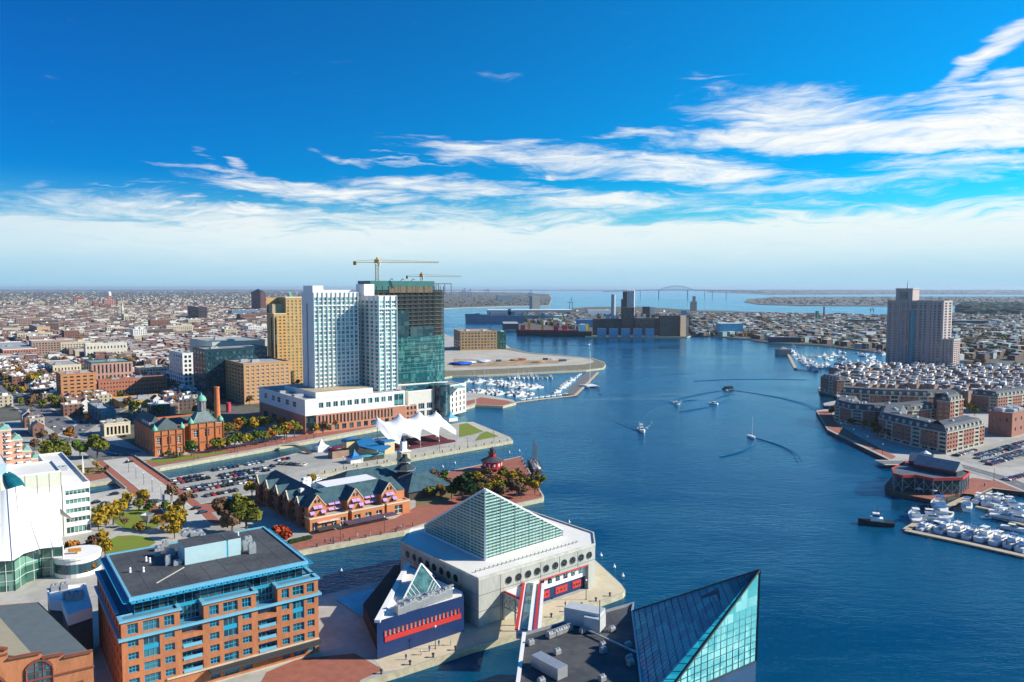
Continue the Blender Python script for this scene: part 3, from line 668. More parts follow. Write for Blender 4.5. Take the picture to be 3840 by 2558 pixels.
def glass_peak():
 z = 20.0
 C = G(2473, 2639, z); Bq = G(2834, 2479, z); E_ = G(2371, 2292, z); Fq = G(2415, 2639, z)
 K = Bq + (E_ - C) * .9
 z1 = ZT(Bq, 2137); A = V3(Bq, z1) + Vector((0.4, 0, 0))
 H1 = G(1966, 2377, z); H2 = G(2376, 2262, z); H0 = G(1925, 2700, z); H3 = G(2430, 2700, z)
 b = Bld('pavilion', 'building with a black flat roof and a big turquoise glass peak standing in the harbour', 'building', C)
 low = [(H0.x, H0.y), (H3.x, H3.y), (C.x, C.y), (Fq.x, Fq.y), (E_.x, E_.y), (H2.x, H2.y), (H1.x, H1.y)]
 base = [(p.x, p.y) for p in (C, Bq, K, E_, Fq)]
 lowp = [(H0.x, H0.y), (Fq.x - 1, Fq.y - 20), (Fq.x, Fq.y), (E_.x, E_.y), (H2.x, H2.y), (H1.x, H1.y)]
 pts = ccw(lowp); n = len(pts)
 for i in range(n): b.wall(pts[i], pts[(i + 1) % n], -1, z)
 b.roof(pts, z - .3, DKROOF); b.cornice(pts, z - .5, z + .3, .15, .3, 'parapet')
 pb = ccw(base); n = len(pb)
 for i in range(n): b.wall(pb[i], pb[(i + 1) % n], -1, z - .02, key='blue_base')
 e = MB(); e.bar(V3(H1, z - 1.2) + Vector((-.4, 0, 0)), V3(H0, z - 1.2) + Vector((-.4, 0, 0)), .5, 1.4, 0); e.build('red_fascia', RED, b.root)
 e = MB(); e.bar(V3(H1, z + .36), V3(H0, z + .36), .9, .2); e.build('white_coping', WHITE, b.root)
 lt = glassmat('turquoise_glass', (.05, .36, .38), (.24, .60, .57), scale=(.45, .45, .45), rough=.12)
 dk = glassmat('deep_teal_glass', (.008, .30, .40), (.03, .50, .56), scale=(.3, .3, .3), rough=.35, spec=.25)  # same glass twice: sunlit face paler, shaded faces deeper in colour
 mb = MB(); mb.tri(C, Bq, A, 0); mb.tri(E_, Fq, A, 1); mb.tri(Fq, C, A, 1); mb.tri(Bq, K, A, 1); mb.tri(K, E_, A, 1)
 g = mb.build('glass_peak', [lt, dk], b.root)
 fr = MB()
 for p in (C, Bq, E_, K): fr.bar(p, A, .45)
 fr.bar(C, Bq, .4); fr.bar(E_, Fq, .3)
 fr.build('ridge_frame', DKSTEEL, g)
 ml = MB(); nn = Vector((Bq.y - C.y, C.x - Bq.x, 0)).normalized() * .07
 Ln = (Bq - C).length; u = (Bq - C) / Ln
 for k in range(1, 15):
  p = C + u * Ln * k / 15; ml.bar(p + nn, V3(p + nn, z + (A.z - z) * k / 15), .13)
 k = 1
 while z + k * 1.6 < A.z - .5:
  zz = z + k * 1.6; t_ = (zz - z) / (A.z - z); ml.bar(V3(C.lerp(Bq, t_), zz) + nn, V3(Bq, zz) + nn, .13); k += 1
 nf = (E_ - A).cross(C - A).normalized(); nf = nf if nf.z > 0 else -nf
 for k in range(1, 18):
  t_ = k / 18; p = E_.lerp(A, t_) ; q = E_.lerp(C, t_) if False else Fq.lerp(C, t_)
  q = C.lerp(A, t_) if k else C
  p0 = E_.lerp(A, t_); q0 = Fq.lerp(A, t_)
  ml.bar(p0 + nf * .08, q0 + nf * .08, .10)
  ml.bar(Fq.lerp(A, t_) + nf * .08, C.lerp(A, t_) + nf * .08, .10)
 for k in range(1, 22):
  t_ = k / 22; p = E_.lerp(Fq, t_); ml.bar(p + nf * .07, p.lerp(A, .985) + nf * .07, .045)
 ml.build('mullions', mat('teal_frame', (.01, .10, .15), .5), g)
 e = MB(); h0 = E_.lerp(A, .55).lerp(C.lerp(A, .55), .22); h1 = E_.lerp(A, .68).lerp(C.lerp(A, .68), .2); h2 = E_.lerp(A, .66).lerp(C.lerp(A, .66), .62); h3 = E_.lerp(A, .57).lerp(C.lerp(A, .57), .6)
 off = nf * .25; e.add([h0 + off, h1 + off, h2 + off, h3 + off], [(0, 1, 2, 3)]); e.bar(h1 + off, h2 + off, .4); e.bar(h2 + off, h3 + off, .4); e.build('roof_hatch', mat('hatch_blue', (.01, .05, .12), .4), g)
 bx = MB(); p = G(2195, 2352, z)
 bx.box((p.x, p.y + 2, z), (9.5, 4.2, 4.2), TH - R(64), 0); bx.box((p.x + 2.3, p.y - .5, z), (4.2, 4.6, 3.4), TH - R(64), 0); bx.build('plant_room', mat('pale_metal', (.55, .58, .58), .5, .2, var=.08), b.root)
 p = G(2070, 2500, z); q = G(2098, 2535, z)
 bx = MB(); bx.bar((G(2010, 2490, z).x, G(2010, 2490, z).y, z + 1.3), (G(2110, 2545, z).x, G(2110, 2545, z).y, z + 1.3), 3.0, 2.6); bx.build('air_handler', STEEL, b.root)
 for k in range(5):
  p = G(2062 + 18 * k, 2388 - 7 * k, z); bx = MB(); hvac(bx, (p.x, p.y, z - .1), 1.5, 1.5, 1.3); bx.build('roof_unit', STEEL, b.root)
 for px, py in ((2185, 2370), (2260, 2425), (2262, 2445), (2355, 2425), (2360, 2475), (2365, 2492), (2295, 2365), (1990, 2415), (2090, 2450), (2030, 2560), (2258, 2550)):
  p = G(px, py, z); bx = MB(); hvac(bx, (p.x, p.y, z - .1), 1.6, 1.1, 1.1); bx.build('roof_unit', STEEL, b.root)
 e = MB(); p, q = G(2200, 2370, z), G(2385, 2455, z); e.bar(V3(p, z + .6), V3(q, z + .6), .5, .3); e.bar(V3(G(2248, 2385, z), z), V3(G(2248, 2385, z), z + 9), .2); e.build('pipe', STEEL, b.root)
 b.done({'wall': mat('dark_grey_wall', (.07, .09, .10), .7), 'blue_base': mat('blue_base_panels', (.01, .05, .14), .4, var=.12), 'parapet': STEEL})
glass_peak()
ORBRICK = mat('orange_brick', (.48, .185, .08), .9, var=.2, scale=.4, streak=True)
TEALTRIM = mat('turquoise_trim', (.02, .33, .52), .5, var=.1, scale=.4)
PALETEAL = mat('pale_turquoise', (.16, .45, .60), .5, var=.08, scale=.3)
def brick_office():
 zc, z1, zr = 19.2, 23.6, 28.0
 N = G(453, 2336, z1); Rr = G(1192, 2169, z1); L = G(325, 2154, z1)
 u = (Rr - N); Lf = u.length; u.normalize(); e = (L - N); e = (e - u * e.dot(u)); Ls = e.length; e.normalize()
 P = lambda a, b_: N + u * a + e * b_
 Q = lambda a, b_: (P(a, b_).x, P(a, b_).y)
 b = Bld('brick_office', 'large orange brick office block with turquoise cornices and a black flat roof', 'office building', N)
 b.cap = 100
 rz = math.atan2(u.y, u.x); n = -e
 WG, WF = GLASSB, TEALTRIM
 bays = [(0, .27, 'p'), (.27, .385, 'r'), (.385, .655, 'p'), (.655, .77, 'r'), (.77, 1, 'p')]
 fl = [(2.2, 5.6), (6.0, 9.3), (9.3, 12.6), (12.6, 15.9), (15.9, 19.2)]
 for a0, a1, kind in bays:
  x0, x1 = a0 * Lf, a1 * Lf; w = x1 - x0; hs = []; big = []
  if kind == 'p':
   for j, (f0, f1) in enumerate(fl):
    hs += [(w * .10, w * .28, f0 + 1.0, f1 - .5), (w * .72, w * .90, f0 + 1.0, f1 - .5)]
    if j in (1, 2) or j == 0: hs.append((w * .36, w * .64, f0 + .7, f1 - .4))
   hs.append((w * .36, w * .64, fl[3][0] + .7, fl[4][1] - .5))
   hs += [(w * .10, w * .28, zc + .9, z1 - .9), (w * .36, w * .64, zc + .9, z1 - .9), (w * .72, w * .90, zc + .9, z1 - .9)]
   b.wall(P(x0, 0), P(x1, 0), 2, z1, hs, depth=.5, gm=WG, fm=WF, bars=(3, 2))
  else:
   for (f0, f1) in fl[1:]: hs.append((w * .06, w * .94, f0 + .9, f1 - .3))
   b.wall(P(x0, 0), P(x1, 0), 2, zc, hs, depth=1.6, gm=WG, fm=WF, bars=(4, 2))
   b.wall(P(x0, 3), P(x1, 3), zc, z1, [(.3, w - .3, zc + .3, z1 - .3)], key='upper_wall', depth=.1, gm=GLASSD, fm=WF, bars=(5, 2))
   b.wall(P(x0, 0), P(x0, 3), zc, z1); b.wall(P(x1, 3), P(x1, 0), zc, z1)
   for (f0, f1) in fl[1:4]:
    r_ = MB(); r_.bar(P(x0 + .6, -.1) + Vector((0, 0, f0 + 1.2 - z1)), P(x1 - .6, -.1) + Vector((0, 0, f0 + 1.2 - z1)), .2, .9); r_.build('balcony_rail', PALETEAL, b.root)
 for a0, a1, kind in bays:      # turquoise spandrels between the tall central windows, pier joints
  if kind != 'p': continue
  x0 = a0 * Lf; w = (a1 - a0) * Lf
  s_ = MB(); s_.box(P(x0 + w * .5, .38) + Vector((0, 0, fl[4][0] - .7 - z1)), (w * .28, .3, 1.2), rz); s_.build('spandrel', TEALTRIM, b.root)
 for A, B_, ln in ((P(0, Ls), P(0, 0), Ls), (P(Lf, 0), P(Lf, Ls), Ls)):
  hs = []
  for j, (f0, f1) in enumerate(fl + [(zc, z1)]):
   for k in range(9): hs.append((ln * (k + .28) / 9, ln * (k + .72) / 9, f0 + 1.0, f1 - .6))
  b.wall(A, B_, 2, z1, hs, depth=.4, gm=WG, fm=WF, bars=(2, 2))
 b.wall(P(Lf, Ls), P(0, Ls), 2, z1)
 full = [Q(0, 0), Q(Lf, 0), Q(Lf, Ls), Q(0, Ls)]
 ring(b.mb('cornice'), full, zc - .25, zc + .35, .75, -.02); b.mb('terrace').prism(offset(full, -.1), zc - .5, zc - .1)
 for a0, a1, kind in bays:
  if kind == 'p':
   x0, x1 = a0 * Lf, a1 * Lf; pp = [Q(x0, 0), Q(x1, 0), Q(x1, 4.2), Q(x0, 4.2)]
   b.mb('terrace').prism(pp, z1 - .3, z1 - .02); ring(b.mb('cornice'), pp, z1 - .1, z1 + .4, .45, .5)
 side = [Q(0, 4.2), Q(3.4, 4.2), Q(3.4, Ls), Q(0, Ls)]; b.mb('terrace').prism(side, z1 - .3, z1 - .02); ring(b.mb('cornice'), side, z1 - .1, z1 + .4, .45, .5)
 side = [Q(Lf - 3.4, 4.2), Q(Lf, 4.2), Q(Lf, Ls), Q(Lf - 3.4, Ls)]; b.mb('terrace').prism(side, z1 - .3, z1 - .02); ring(b.mb('cornice'), side, z1 - .1, z1 + .4, .45, .5)
 g0 = (3.6, 3.4); gp = [P(3.6, 3.4), P(Lf - 3.2, 3.4), P(Lf - 3.2, Ls - 1), P(3.6, Ls - 1)]
 for i in range(4):
  A, B_ = gp[i], gp[(i + 1) % 4]; ln = (B_ - A).length; k = int(ln / 1.9)
  hs = [(ln * j / k + .06, ln * (j + 1) / k - .06, z1 + .3, zr - .7) for j in range(k)]
  b.wall(A, B_, z1 - .3, zr, hs, key='penthouse_wall', depth=.12, gm=GLASSD, fm=WF, bars=None, wname='penthouse_window')
 rp = [Q(2.6, 2.4), Q(Lf - 2.2, 2.4), Q(Lf - 2.2, Ls - .2), Q(2.6, Ls - .2)]
 b.roof(rp, zr + .1, DKROOF, t=.5); ring(b.mb('cornice'), rp, zr - .55, zr + .45, .25, .35)
 bs = MB(); zz = zr - .55
 for (A, B_, out) in ((P(2.6, 2.4), P(Lf - 2.2, 2.4), -e), (P(2.6, Ls), P(2.6, 2.4), -u), (P(Lf - 2.2, 2.4), P(Lf - 2.2, Ls), u)):
  ln = (B_ - A).length; k = int(ln / 1.55); d = (B_ - A) / ln
  for j in range(k):
   p = V3(A + d * ln * j / k, zz); q = V3(A + d * ln * (j + 1) / k, zz)
   bs.bar(p, p + out * 1.8, .18); bs.bar(p + out * 1.8, q, .2)
   bs.add([p + out * .2, p + out * 1.5, q + out * 1.5 + Vector((0, 0, -.35)), q + out * .2 + Vector((0, 0, -.35))], [(0, 1, 2, 3)])
  bs.bar(V3(A + out * 1.7, zz), V3(B_ + out * 1.7, zz), .16)
 bs.build('sun_louvres', TEALTRIM, b.root)
 c = G(915, 2100, zr); q0, q1, q2 = G(693, 2121, zr), G(905, 2062, zr), G(640, 2052, zr)
 q0 = G(694, 2120, zr + .1); q1 = G(906, 2080, zr + .1); L1 = (q1 - q0).dot(u)
 pr = MB(); hw = 5.0
 for a0, a1 in ((0, L1 * .735), (L1 * .765, L1)):
  pts = [q0 + u * a0, q0 + u * a1, q0 + u * a1 + e * 8.5, q0 + u * a0 + e * 8.5]; pr.prism([(p.x, p.y) for p in pts], zr, zr + hw, 0, 1)
 pts = [q0 + u * (L1 * .735), q0 + u * (L1 * .765), q0 + u * (L1 * .765) + e * 8, q0 + u * (L1 * .735) + e * 8]; pr.prism([(p.x, p.y) for p in pts], zr, zr + hw - .3, 2, 1)
 pr.build('plant_room', [mat('pale_blue_panels', (.42, .60, .62), .6, var=.06), DKROOF, TEALTRIM], b.root)
 for px, py, w, h in ((600, 2065, 2, 1.4), (640, 2085, 2.2, 2), (590, 2085, 1.6, 1.8), (630, 2120, 1.4, 2.6), (665, 2118, 2.2, 1.2), (620, 2050, 1.6, 1.5), (925, 2060, 2.4, 2.5), (945, 2075, 2, 3), (930, 2045, 2.2, 2.6), (860, 2010, 2.4, 1.2), (820, 2020, 1.2, 1.2), (760, 2020, 1.8, 1.4), (700, 2010, 3, 1.6), (735, 2005, 4, 1.2)):
  p = G(px, py, zr); m_ = MB(); hvac(m_, (p.x, p.y, zr + .05), w, w * .8, h, rz); m_.build('roof_unit', STEEL, b.root)
 for px, py in ((488, 2148), (538, 2146), (548, 2106), (562, 2110), (893, 2013), (824, 2030)):
  p = G(px, py, zr); m_ = MB(); m_.lathe((p.x, p.y, zr), [(.35, 0), (.25, .9), (.35, 1.2), (.1, 1.5)], 8); m_.build('roof_vent', WHITE, b.root)
 m_ = MB()
 for k in range(1, 9): a_ = 2.8 + (Lf - 5.2) * k / 9; m_.bar(V3(P(a_, 2.8), zr + .13), V3(P(a_, Ls - .6), zr + .13), .16, .05)
 m_.build('roof_seam', mat('seam_dark', (.11, .115, .12), .8), b.root)
 m_ = MB(); m_.bar(V3(G(586, 2190, zr), zr + .2), V3(G(690, 2130, zr), zr + .2), .3, .15); m_.build('roof_walkway', CONC, b.root)
 ring(b.mb('base'), full, 0, 2.3, .3, .1)
 cp = MB(); cp.bar(P(Lf * .4, -1.4) + Vector((0, 0, 6.0 - z1)), P(Lf, -1.4) + Vector((0, 0, 6.0 - z1)), 3.2, .5); cp.build('canopy', DKSTEEL, b.root)
 ln = MB(); ln.bar(P(Lf * .2, -.2) + Vector((0, 0, 6.4 - z1)), P(Lf, -.2) + Vector((0, 0, 6.4 - z1)), .5, .35); ln.build('stone_band', mat('cream_stone', (.66, .55, .40), .8), b.root)
 b.done({'wall': ORBRICK, 'cornice': PALETEAL, 'terrace': mat('terrace_blue', (.10, .24, .36), .7, var=.1), 'upper_wall': TEALTRIM, 'penthouse_wall': TEALTRIM, 'base': CONC})
brick_office()
def power_plant():
 z = 25.0
 A = G(348, 2442, z); B0 = A - SV * 46
 u = Vector((math.cos(R(33)), math.sin(R(33)), 0)); e = G(143, 2249, z) - A; LE = e.length
 rz = math.atan2(u.y, u.x)
 b = Bld('power_hall', 'old orange brick power hall with arched windows, stepped gable and a green-grey ridge roof', 'hall', A)
 prof = [(0, z), (5.6, z + .1), (5.6, z + .9), (9.6, z + 1.0), (9.6, z + 2.2), (15.6, z + 2.4), (15.6, z + 4.6), (15.6, z + 4.6), (23, z + 7.4), (30.5, z + 3.9), (30.5, z - 2), (40, z - 2)]
 F = MB(); P = lambda d, h, o=0.0: A - u * d + Vector((u.y, -u.x, 0)) * o + Vector((0, 0, h - z))
 for (d0, h0), (d1, h1) in zip(prof, prof[1:]):
  if d1 - d0 < .01: continue
  F.quad(P(d1, 2), P(d0, 2), P(d0, h0), P(d1, h1))
  F.quad(P(d1, h1), P(d0, h0), P(d0, h0, -1.2), P(d1, h1, -1.2))
  F.quad(P(d0, 2, -1.2), P(d1, 2, -1.2), P(d1, h1, -1.2), P(d0, h0, -1.2))
 F.quad(P(0, 2), P(0, 2, -1.2), P(0, z, -1.2), P(0, z)); F.build('facade', ORBRICK, b.root)
 for dd, hh in ((5.6, z), (9.6, z + .9), (15.6, z + 2.4)): pass
 c = MB(); dk = mat('dark_red_trim', (.22, .07, .045), .85)
 for (d0, h0), (d1, h1) in zip(prof, prof[1:]):
  if d1 - d0 > .01: c.bar(P(d0, h0 + .12, .1), P(d1, h1 + .12, .1), .9, .3)
 for h in (z - 3.4, z - 8.6): c.bar(P(-.2, h, .15), P(13.5, h, .15), .35, .3)
 for h in (z + 3.6,): c.bar(P(15.6, h, .12), P(30.5, h - .6, .12), .3, .3)
 c.build('coping', dk, b.root)
 def arch(d, h, w, t, g, name='arched_window'):
  a = MB(); r = w / 2; pts = [P(d - r, h, .06), P(d + r, h, .06)]
  pts = [P(d + r, h, .06), P(d - r, h, .06)] + [P(d - r * math.cos(k * math.pi / 10), h + t - r + r * math.sin(k * math.pi / 10), .06) for k in range(11)]
  a.add(pts, [tuple(range(len(pts)))], 0); o = a.build(name, g, b.root)
  f = MB()
  for k in range(11 - 1):
   p0 = P(d - (r + .35) * math.cos(k * math.pi / 10), h + t - r + (r + .35) * math.sin(k * math.pi / 10), .1); p1 = P(d - (r + .35) * math.cos((k + 1) * math.pi / 10), h + t - r + (r + .35) * math.sin((k + 1) * math.pi / 10), .1)
   f.bar(p0, p1, .5, .5)
  for s_ in (-1, 1): f.bar(P(d + s_ * (r + .35), h, .1), P(d + s_ * (r + .35), h + t - r, .1), .5, .5)
  nb = max(2, int(w / 1.3))
  for k in range(1, nb): x = -r + w * k / nb; f.bar(P(d + x, h, .12), P(d + x, h + t - r + math.sqrt(r * r - x * x), .12), .16)
  k = 1
  while h + k * 1.2 < h + t - .4:
   zz = k * 1.2; ww = r if zz < t - r else math.sqrt(max(.01, r * r - (zz - t + r) ** 2)); f.bar(P(d - ww, h + zz, .12), P(d + ww, h + zz, .12), .12); k += 1
  f.build('frame', dk if name != 'arched_window_' else PALETEAL, o)
 arch(20.5, z - 9.5, 8.6, 9.5, GLASSD); arch(10.2, z - 5.6, 4.2, 6.0, GLASSB); arch(31.5, z - 9.0, 6.0, 8.0, GLASSB)
 for d in (3.6, 8.4, 12.4):
  f = MB(); x0, x1, h0, h1 = d - 1.5, d + 1.5, z - 8.2, z - 5.2 - .9
  for p, q in (((x0, h0), (x1, h0)), ((x0, h1), (x1, h1)), ((x0, h0), (x0, h1)), ((x1, h0), (x1, h1))): f.bar(P(*p, .08), P(*q, .08), .22)
  f.build('brick_panel', dk, b.root)
 nn = e.normalized(); Q = lambda d, h, t_: A - u * d + nn * t_ + Vector((0, 0, h - z))
 r1 = MB(); L_ = LE
 gr = mat('green_grey_roof', (.20, .20, .135), .85, var=.1, scale=.3); mg = mat('olive_roof', (.26, .235, .17), .85, var=.08, scale=.3)
 r1.quad(Q(30.5, z + 1.5, 1), Q(23, z + 5.4, 1), Q(23, z + 5.4, L_), Q(30.5, z + 1.5, L_)); r1.build('ridge_roof', gr, b.root)
 r2 = MB(); r2.quad(Q(23, z + 5.5, 1), Q(17.3, z + 3.6, 1), Q(17.3, z + 3.6, L_), Q(23, z + 5.5, L_)); r2.build('skylight_strip', mat('cream_skylight', (.60, .60, .44), .6, var=.06), b.root)
 r3 = MB(); r3.quad(Q(17.3, z + 3.5, 1), Q(10.5, z + 1.0, 1), Q(10.5, z + 1.0, L_), Q(17.3, z + 3.5, L_)); r3.build('side_roof', mg, b.root)
 r4 = MB(); r4.quad(Q(10.5, z + .6, 1), Q(.3, z - .6, 1), Q(.3, z - .6, L_), Q(10.5, z + .6, L_)); r4.build('lower_roof', mat('slate_blue_roof', (.10, .13, .14), .8, var=.1), b.root)  # blue stands for the brick office's cast shadow, put into the roof colour
 r5 = MB(); r5.quad(Q(60, z - 3, 1), Q(30.5, z - 2.4, 1), Q(30.5, z - 2.4, L_), Q(60, z - 3, L_)); r5.build('left_roof', gr, b.root)
 w = MB(); w.quad(Q(0, 2, 0), Q(0, 2, L_), Q(0, z - .6, L_), Q(0, z - .6, 0)); w.quad(Q(0, 2, L_), Q(40, 2, L_), Q(40, z - 3, L_), Q(0, z - .6, L_))
 w.add([Q(0, z - 6, L_), Q(30.5, z - 6, L_), Q(30.5, z + 1.5, L_), Q(23, z + 5.4, L_), Q(17.3, z + 3.5, L_), Q(10.5, z + .8, L_), Q(0, z - .6, L_)], [tuple(range(7))])
 w.quad(Q(30.5, z - 3, 0), Q(30.5, z - 3, L_), Q(30.5, z + 1.5, L_), Q(30.5, z + 1.5, 0)); w.build('wall', ORBRICK, b.root)
 b.done({'wall': ORBRICK})
power_plant()
def white_plant():
 """low white service block between the hall and the brick office"""
 N = G(265, 2310, 15); b = Bld('service_block', 'low white service block with rooftop machinery behind the orange brick hall', 'building', N)
 p = [G(177, 2210, 16), G(320, 2190, 16), G(345, 2280, 16), G(255, 2310, 16), G(232, 2255, 16), G(186, 2252, 16)]
 pts = ccw([(q.x, q.y) for q in p]); n = len(pts)
 for i in range(n): b.wall(pts[i], pts[(i + 1) % n], 13.2, 16); b.wall(pts[i], pts[(i + 1) % n], 2, 13.2, key='lower_wall')  # dark gap next to the hall put into the lower wall's colour
 b.roof(pts, 15.6, WHITE); b.cornice(pts, 15, 16.3, .1, .3)
 for px, py in ((250, 2240), (262, 2247), (278, 2238), (292, 2245), (300, 2235), (205, 2196 + 15), (240, 2205)):
  q = G(px, py, 16); m_ = MB(); hvac(m_, (q.x, q.y, 15.5), 2, 1.6, 2); m_.build('roof_unit', STEEL, b.root)
 b.done({'wall': WHITE, 'cornice': WHITE, 'lower_wall': mat('dark_grey_wall', (.07, .09, .10), .7)})
white_plant()
def columbus():
 """big white membrane roof over a green glass hall, with white offices beside"""
 WMEM = mat('white_membrane', (.80, .81, .78), .55, var=.03, scale=.1)
 r = thing('membrane_hall', 'big white tensile membrane roof over a green glass hall at the left edge', 'hall', tuple(G(120, 2100)))
 D = lambda px, py, z: G(px, py, z)
 ap = [D(-260, 1850, 31), D(-60, 1840, 33), D(84, 1822, 33)]
 mid = [D(-300, 1990, 22), D(-60, 1960, 23), D(120, 1900, 24.5), D(222, 1905, 22)]
 grid_ = []
 edge = [D(-400, 2150, 13), D(-150, 2118, 13), (D(0, 2105, 13)), D(48, 2103, 13), D(90, 2076, 13.5), D(150, 2058, 14), D(200, 2052, 14), D(236, 2050, 13.5)]
 top = [D(-400, 1830, 29), D(-150, 1828, 31), D(0, 1842, 32), D(30, 1835, 32.5), D(60, 1826, 33), D(84, 1820, 33), D(150, 1868, 27.5), D(224, 1906, 22)]
 mb = MB(); n = 10; V = []
 for i in range(len(edge)):
  for j in range(n + 1):
   t_ = j / n; p = top[i].lerp(edge[i], t_); sag = -3.2 * math.sin(math.pi * t_) * (1 - .5 * t_); p.z += sag; V.append(p)
 fs = [(i * (n + 1) + j, i * (n + 1) + j + 1, (i + 1) * (n + 1) + j + 1, (i + 1) * (n + 1) + j) for i in range(len(edge) - 1) for j in range(n)]
 mb.add(V, fs)
 bk = [p + Vector((-8, 26, -14)) for p in top]
 mb.add(top + bk, [(i, i + 1, len(top) + i + 1, len(top) + i) for i in range(len(top) - 1)])
 mb.build('membrane_roof', WMEM, r, True)
 sm = MB()
 for i in range(1, len(edge) - 1):
  for j in range(n): sm.bar(V[i * (n + 1) + j] + Vector((0, -.1, .05)), V[i * (n + 1) + j + 1] + Vector((0, -.1, .05)), .16)
 sm.build('membrane_seam', mat('seam_white', (.70, .71, .68), .8), r)
 g = MB(); ge = [D(-400, 2150, 13), D(48, 2103, 13), D(90, 2076, 13), D(150, 2058, 13), D(232, 2052, 13)]
 for a, c in zip(ge, ge[1:]):
  a2, c2 = a + Vector((-.6, 1.6, 0)), c + Vector((-.6, 1.6, 0)); g.quad(V3(a2, 2), V3(c2, 2), V3(c2, 13.6), V3(a2, 13.6))
 gw = g.build('glass_wall', glassmat('green_hall_glass', (.02, .10, .075), (.16, .34, .26), scale=(.3, .3, .25)), r)
 m_ = MB()
 for a, c in zip(ge, ge[1:]):
  k = max(2, int((c - a).length / 2.4))
  for i in range(k + 1): p = a.lerp(c, i / k) + Vector((-.6, 1.5, 0)); m_.bar(V3(p, 2), V3(p, 13.4), .14)
  for zz in (5.5, 9): m_.bar(V3(a, zz) + Vector((-.6, 1.5, 0)), V3(c, zz) + Vector((-.6, 1.5, 0)), .12)
 p = D(236, 2050, 13.5); m_.bar(V3(p, 2), V3(p, 14), .5, n=8); m_.build('mullions', WHITE, gw)
 c = D(48, 1812, 33); sk = MB(); ax = Vector((.65, -.25, -.7)).normalized(); sx = Vector((0, 1, 0)).cross(ax).normalized(); sy = ax.cross(sx)
 V = []; nn = 16
 for j in range(7):
  t_ = j / 6; rr = 3.4 * math.sin(math.pi * (.12 + .80 * t_)) ** .8
  for k in range(nn): a = 2 * math.pi * k / nn; V.append(c + ax * (t_ * 12 - 4.5) + sx * rr * math.cos(a) * .8 + sy * rr * math.sin(a))
 sk.add(V, [(j * nn + k, j * nn + (k + 1) % nn, (j + 1) * nn + (k + 1) % nn, (j + 1) * nn + k) for j in range(6) for k in range(nn)] + [tuple(range(nn))])
 sk.build('oval_skylight', mat('teal_glass_cone', (.01, .13, .17), .2, var=.3, scale=.6), r, True)
 q = D(300, 2072, 9); d = MB(); d.lathe((q.x - 1, q.y, 2), [(7.5, 0), (7.5, 6.5), (7.9, 6.5), (7.9, 7.2), (0, 7.3)], 28, 0)
 d.build('entrance_drum', WHITE, r); d = MB(); d.lathe((q.x - 1, q.y, 3.5), [(7.56, 0), (7.56, 3.4)], 28); d.build('curved_window', GLASSB, r)
 N = G(241, 2013, 2); F1, a, b_ = foot(241, 2013, 343, 150)
 zt = ZT(N, 1819); b = Bld('white_office', 'white office block with five long bands of green glass beside the membrane roof', 'office building', N)
 S_ = F1[1] - F1[0]; Ln = S_.length; hs = []
 fh = (zt - 4.5) / 5.0
 hs = [(.9, Ln - .2, 2.4 + fh * k + (1.2 if k else .4), 2.4 + fh * k + 3.2) for k in range(5)]
 b.wall(F1[0], F1[1], 2, zt, hs, depth=.5, gm=GLASSG, fm=WHITE, bars=(6, 1), wname='window_band')
 b.wall(F1[3], F1[0], 2, zt, [(.5, 8, h[2], h[3]) for h in hs], depth=.4, gm=GLASSG, fm=WHITE, bars=(3, 1), wname='window_band')
 b.wall(F1[1], F1[2], 2, zt, [(.5, b_ - .5, h[2], h[3]) for h in hs], depth=.4, gm=GLASSG, fm=WHITE, bars=(6, 1), wname='window_band'); b.wall(F1[2], F1[3], 2, zt)
 pp = [(p.x, p.y) for p in F1]; b.roof(pp, zt - 1.0, WROOF); b.cornice(pp, zt - .6, zt + .05, .08, .3, 'parapet')
 m_ = MB(); c = F1[0].lerp(F1[2], .45); hvac(m_, (c.x, c.y, zt - 1), 4, 3, 2); m_.build('roof_unit', STEEL, b.root)
 b.done({'wall': mat('white_cladding', (.74, .74, .70), .6, var=.05), 'parapet': WHITE})
 F2, a2, b2 = foot(236, 2018, 241, 60); N2 = G(236, 2018, 2)
 S2 = F1[0] - SV * 34
 z2 = ZT(F1[0], 1766); b = Bld('laboratory_block', 'tall beige panelled block with a pale blue side wall behind the membrane roof', 'office building', S2)
 A, B_ = S2, F1[0] - SV * .3; q = [A, B_, B_ + EV * 24, A + EV * 24]
 Ln = (B_ - A).length; hs = [(1, Ln - 1, 3 + 4 * k + 1, 3 + 4 * k + 3) for k in range(3)]
 b.wall(A, B_, 2, z2 - 6, hs, depth=.4, gm=GLASSG, fm=WHITE, bars=(8, 1), wname='window_band'); b.wall(A, B_, z2 - 6, z2, key='panel_wall')
 b.wall(B_, q[2], 2, z2); b.wall(q[2], q[3], 2, z2); b.wall(q[3], A, 2, z2)
 pl = MB(); u = (B_ - A).normalized(); n = Vector((u.y, -u.x, 0))
 for k in range(9): p = A + u * (Ln * k / 8) + n * .05; pl.bar(V3(p, z2 - 8), V3(p, z2), .14)
 pl.build('panel_joint', mat('joint_grey', (.35, .36, .33), .8), b.root)
 qq = [(p.x, p.y) for p in q]; b.roof(qq, z2 - .4, WROOF); b.cornice(qq, z2 - .3, z2 + .3, .1, .3, 'parapet')
 C0 = G(180, 1765, z2); a0 = B_ - SV * 14 + EV * 9; pn = [a0 - SV * 40, a0 - SV * 4, a0 - SV * 4 + EV * 22, a0 - SV * 40 + EV * 22]
 for i in range(4): b.wall(pn[i], pn[(i + 1) % 4], z2 - 1, z2 + 4.2, key='penthouse_wall')
 pq = [(p.x, p.y) for p in pn]; b.roof(pq, z2 + 4.0, WROOF, 'penthouse_roof')
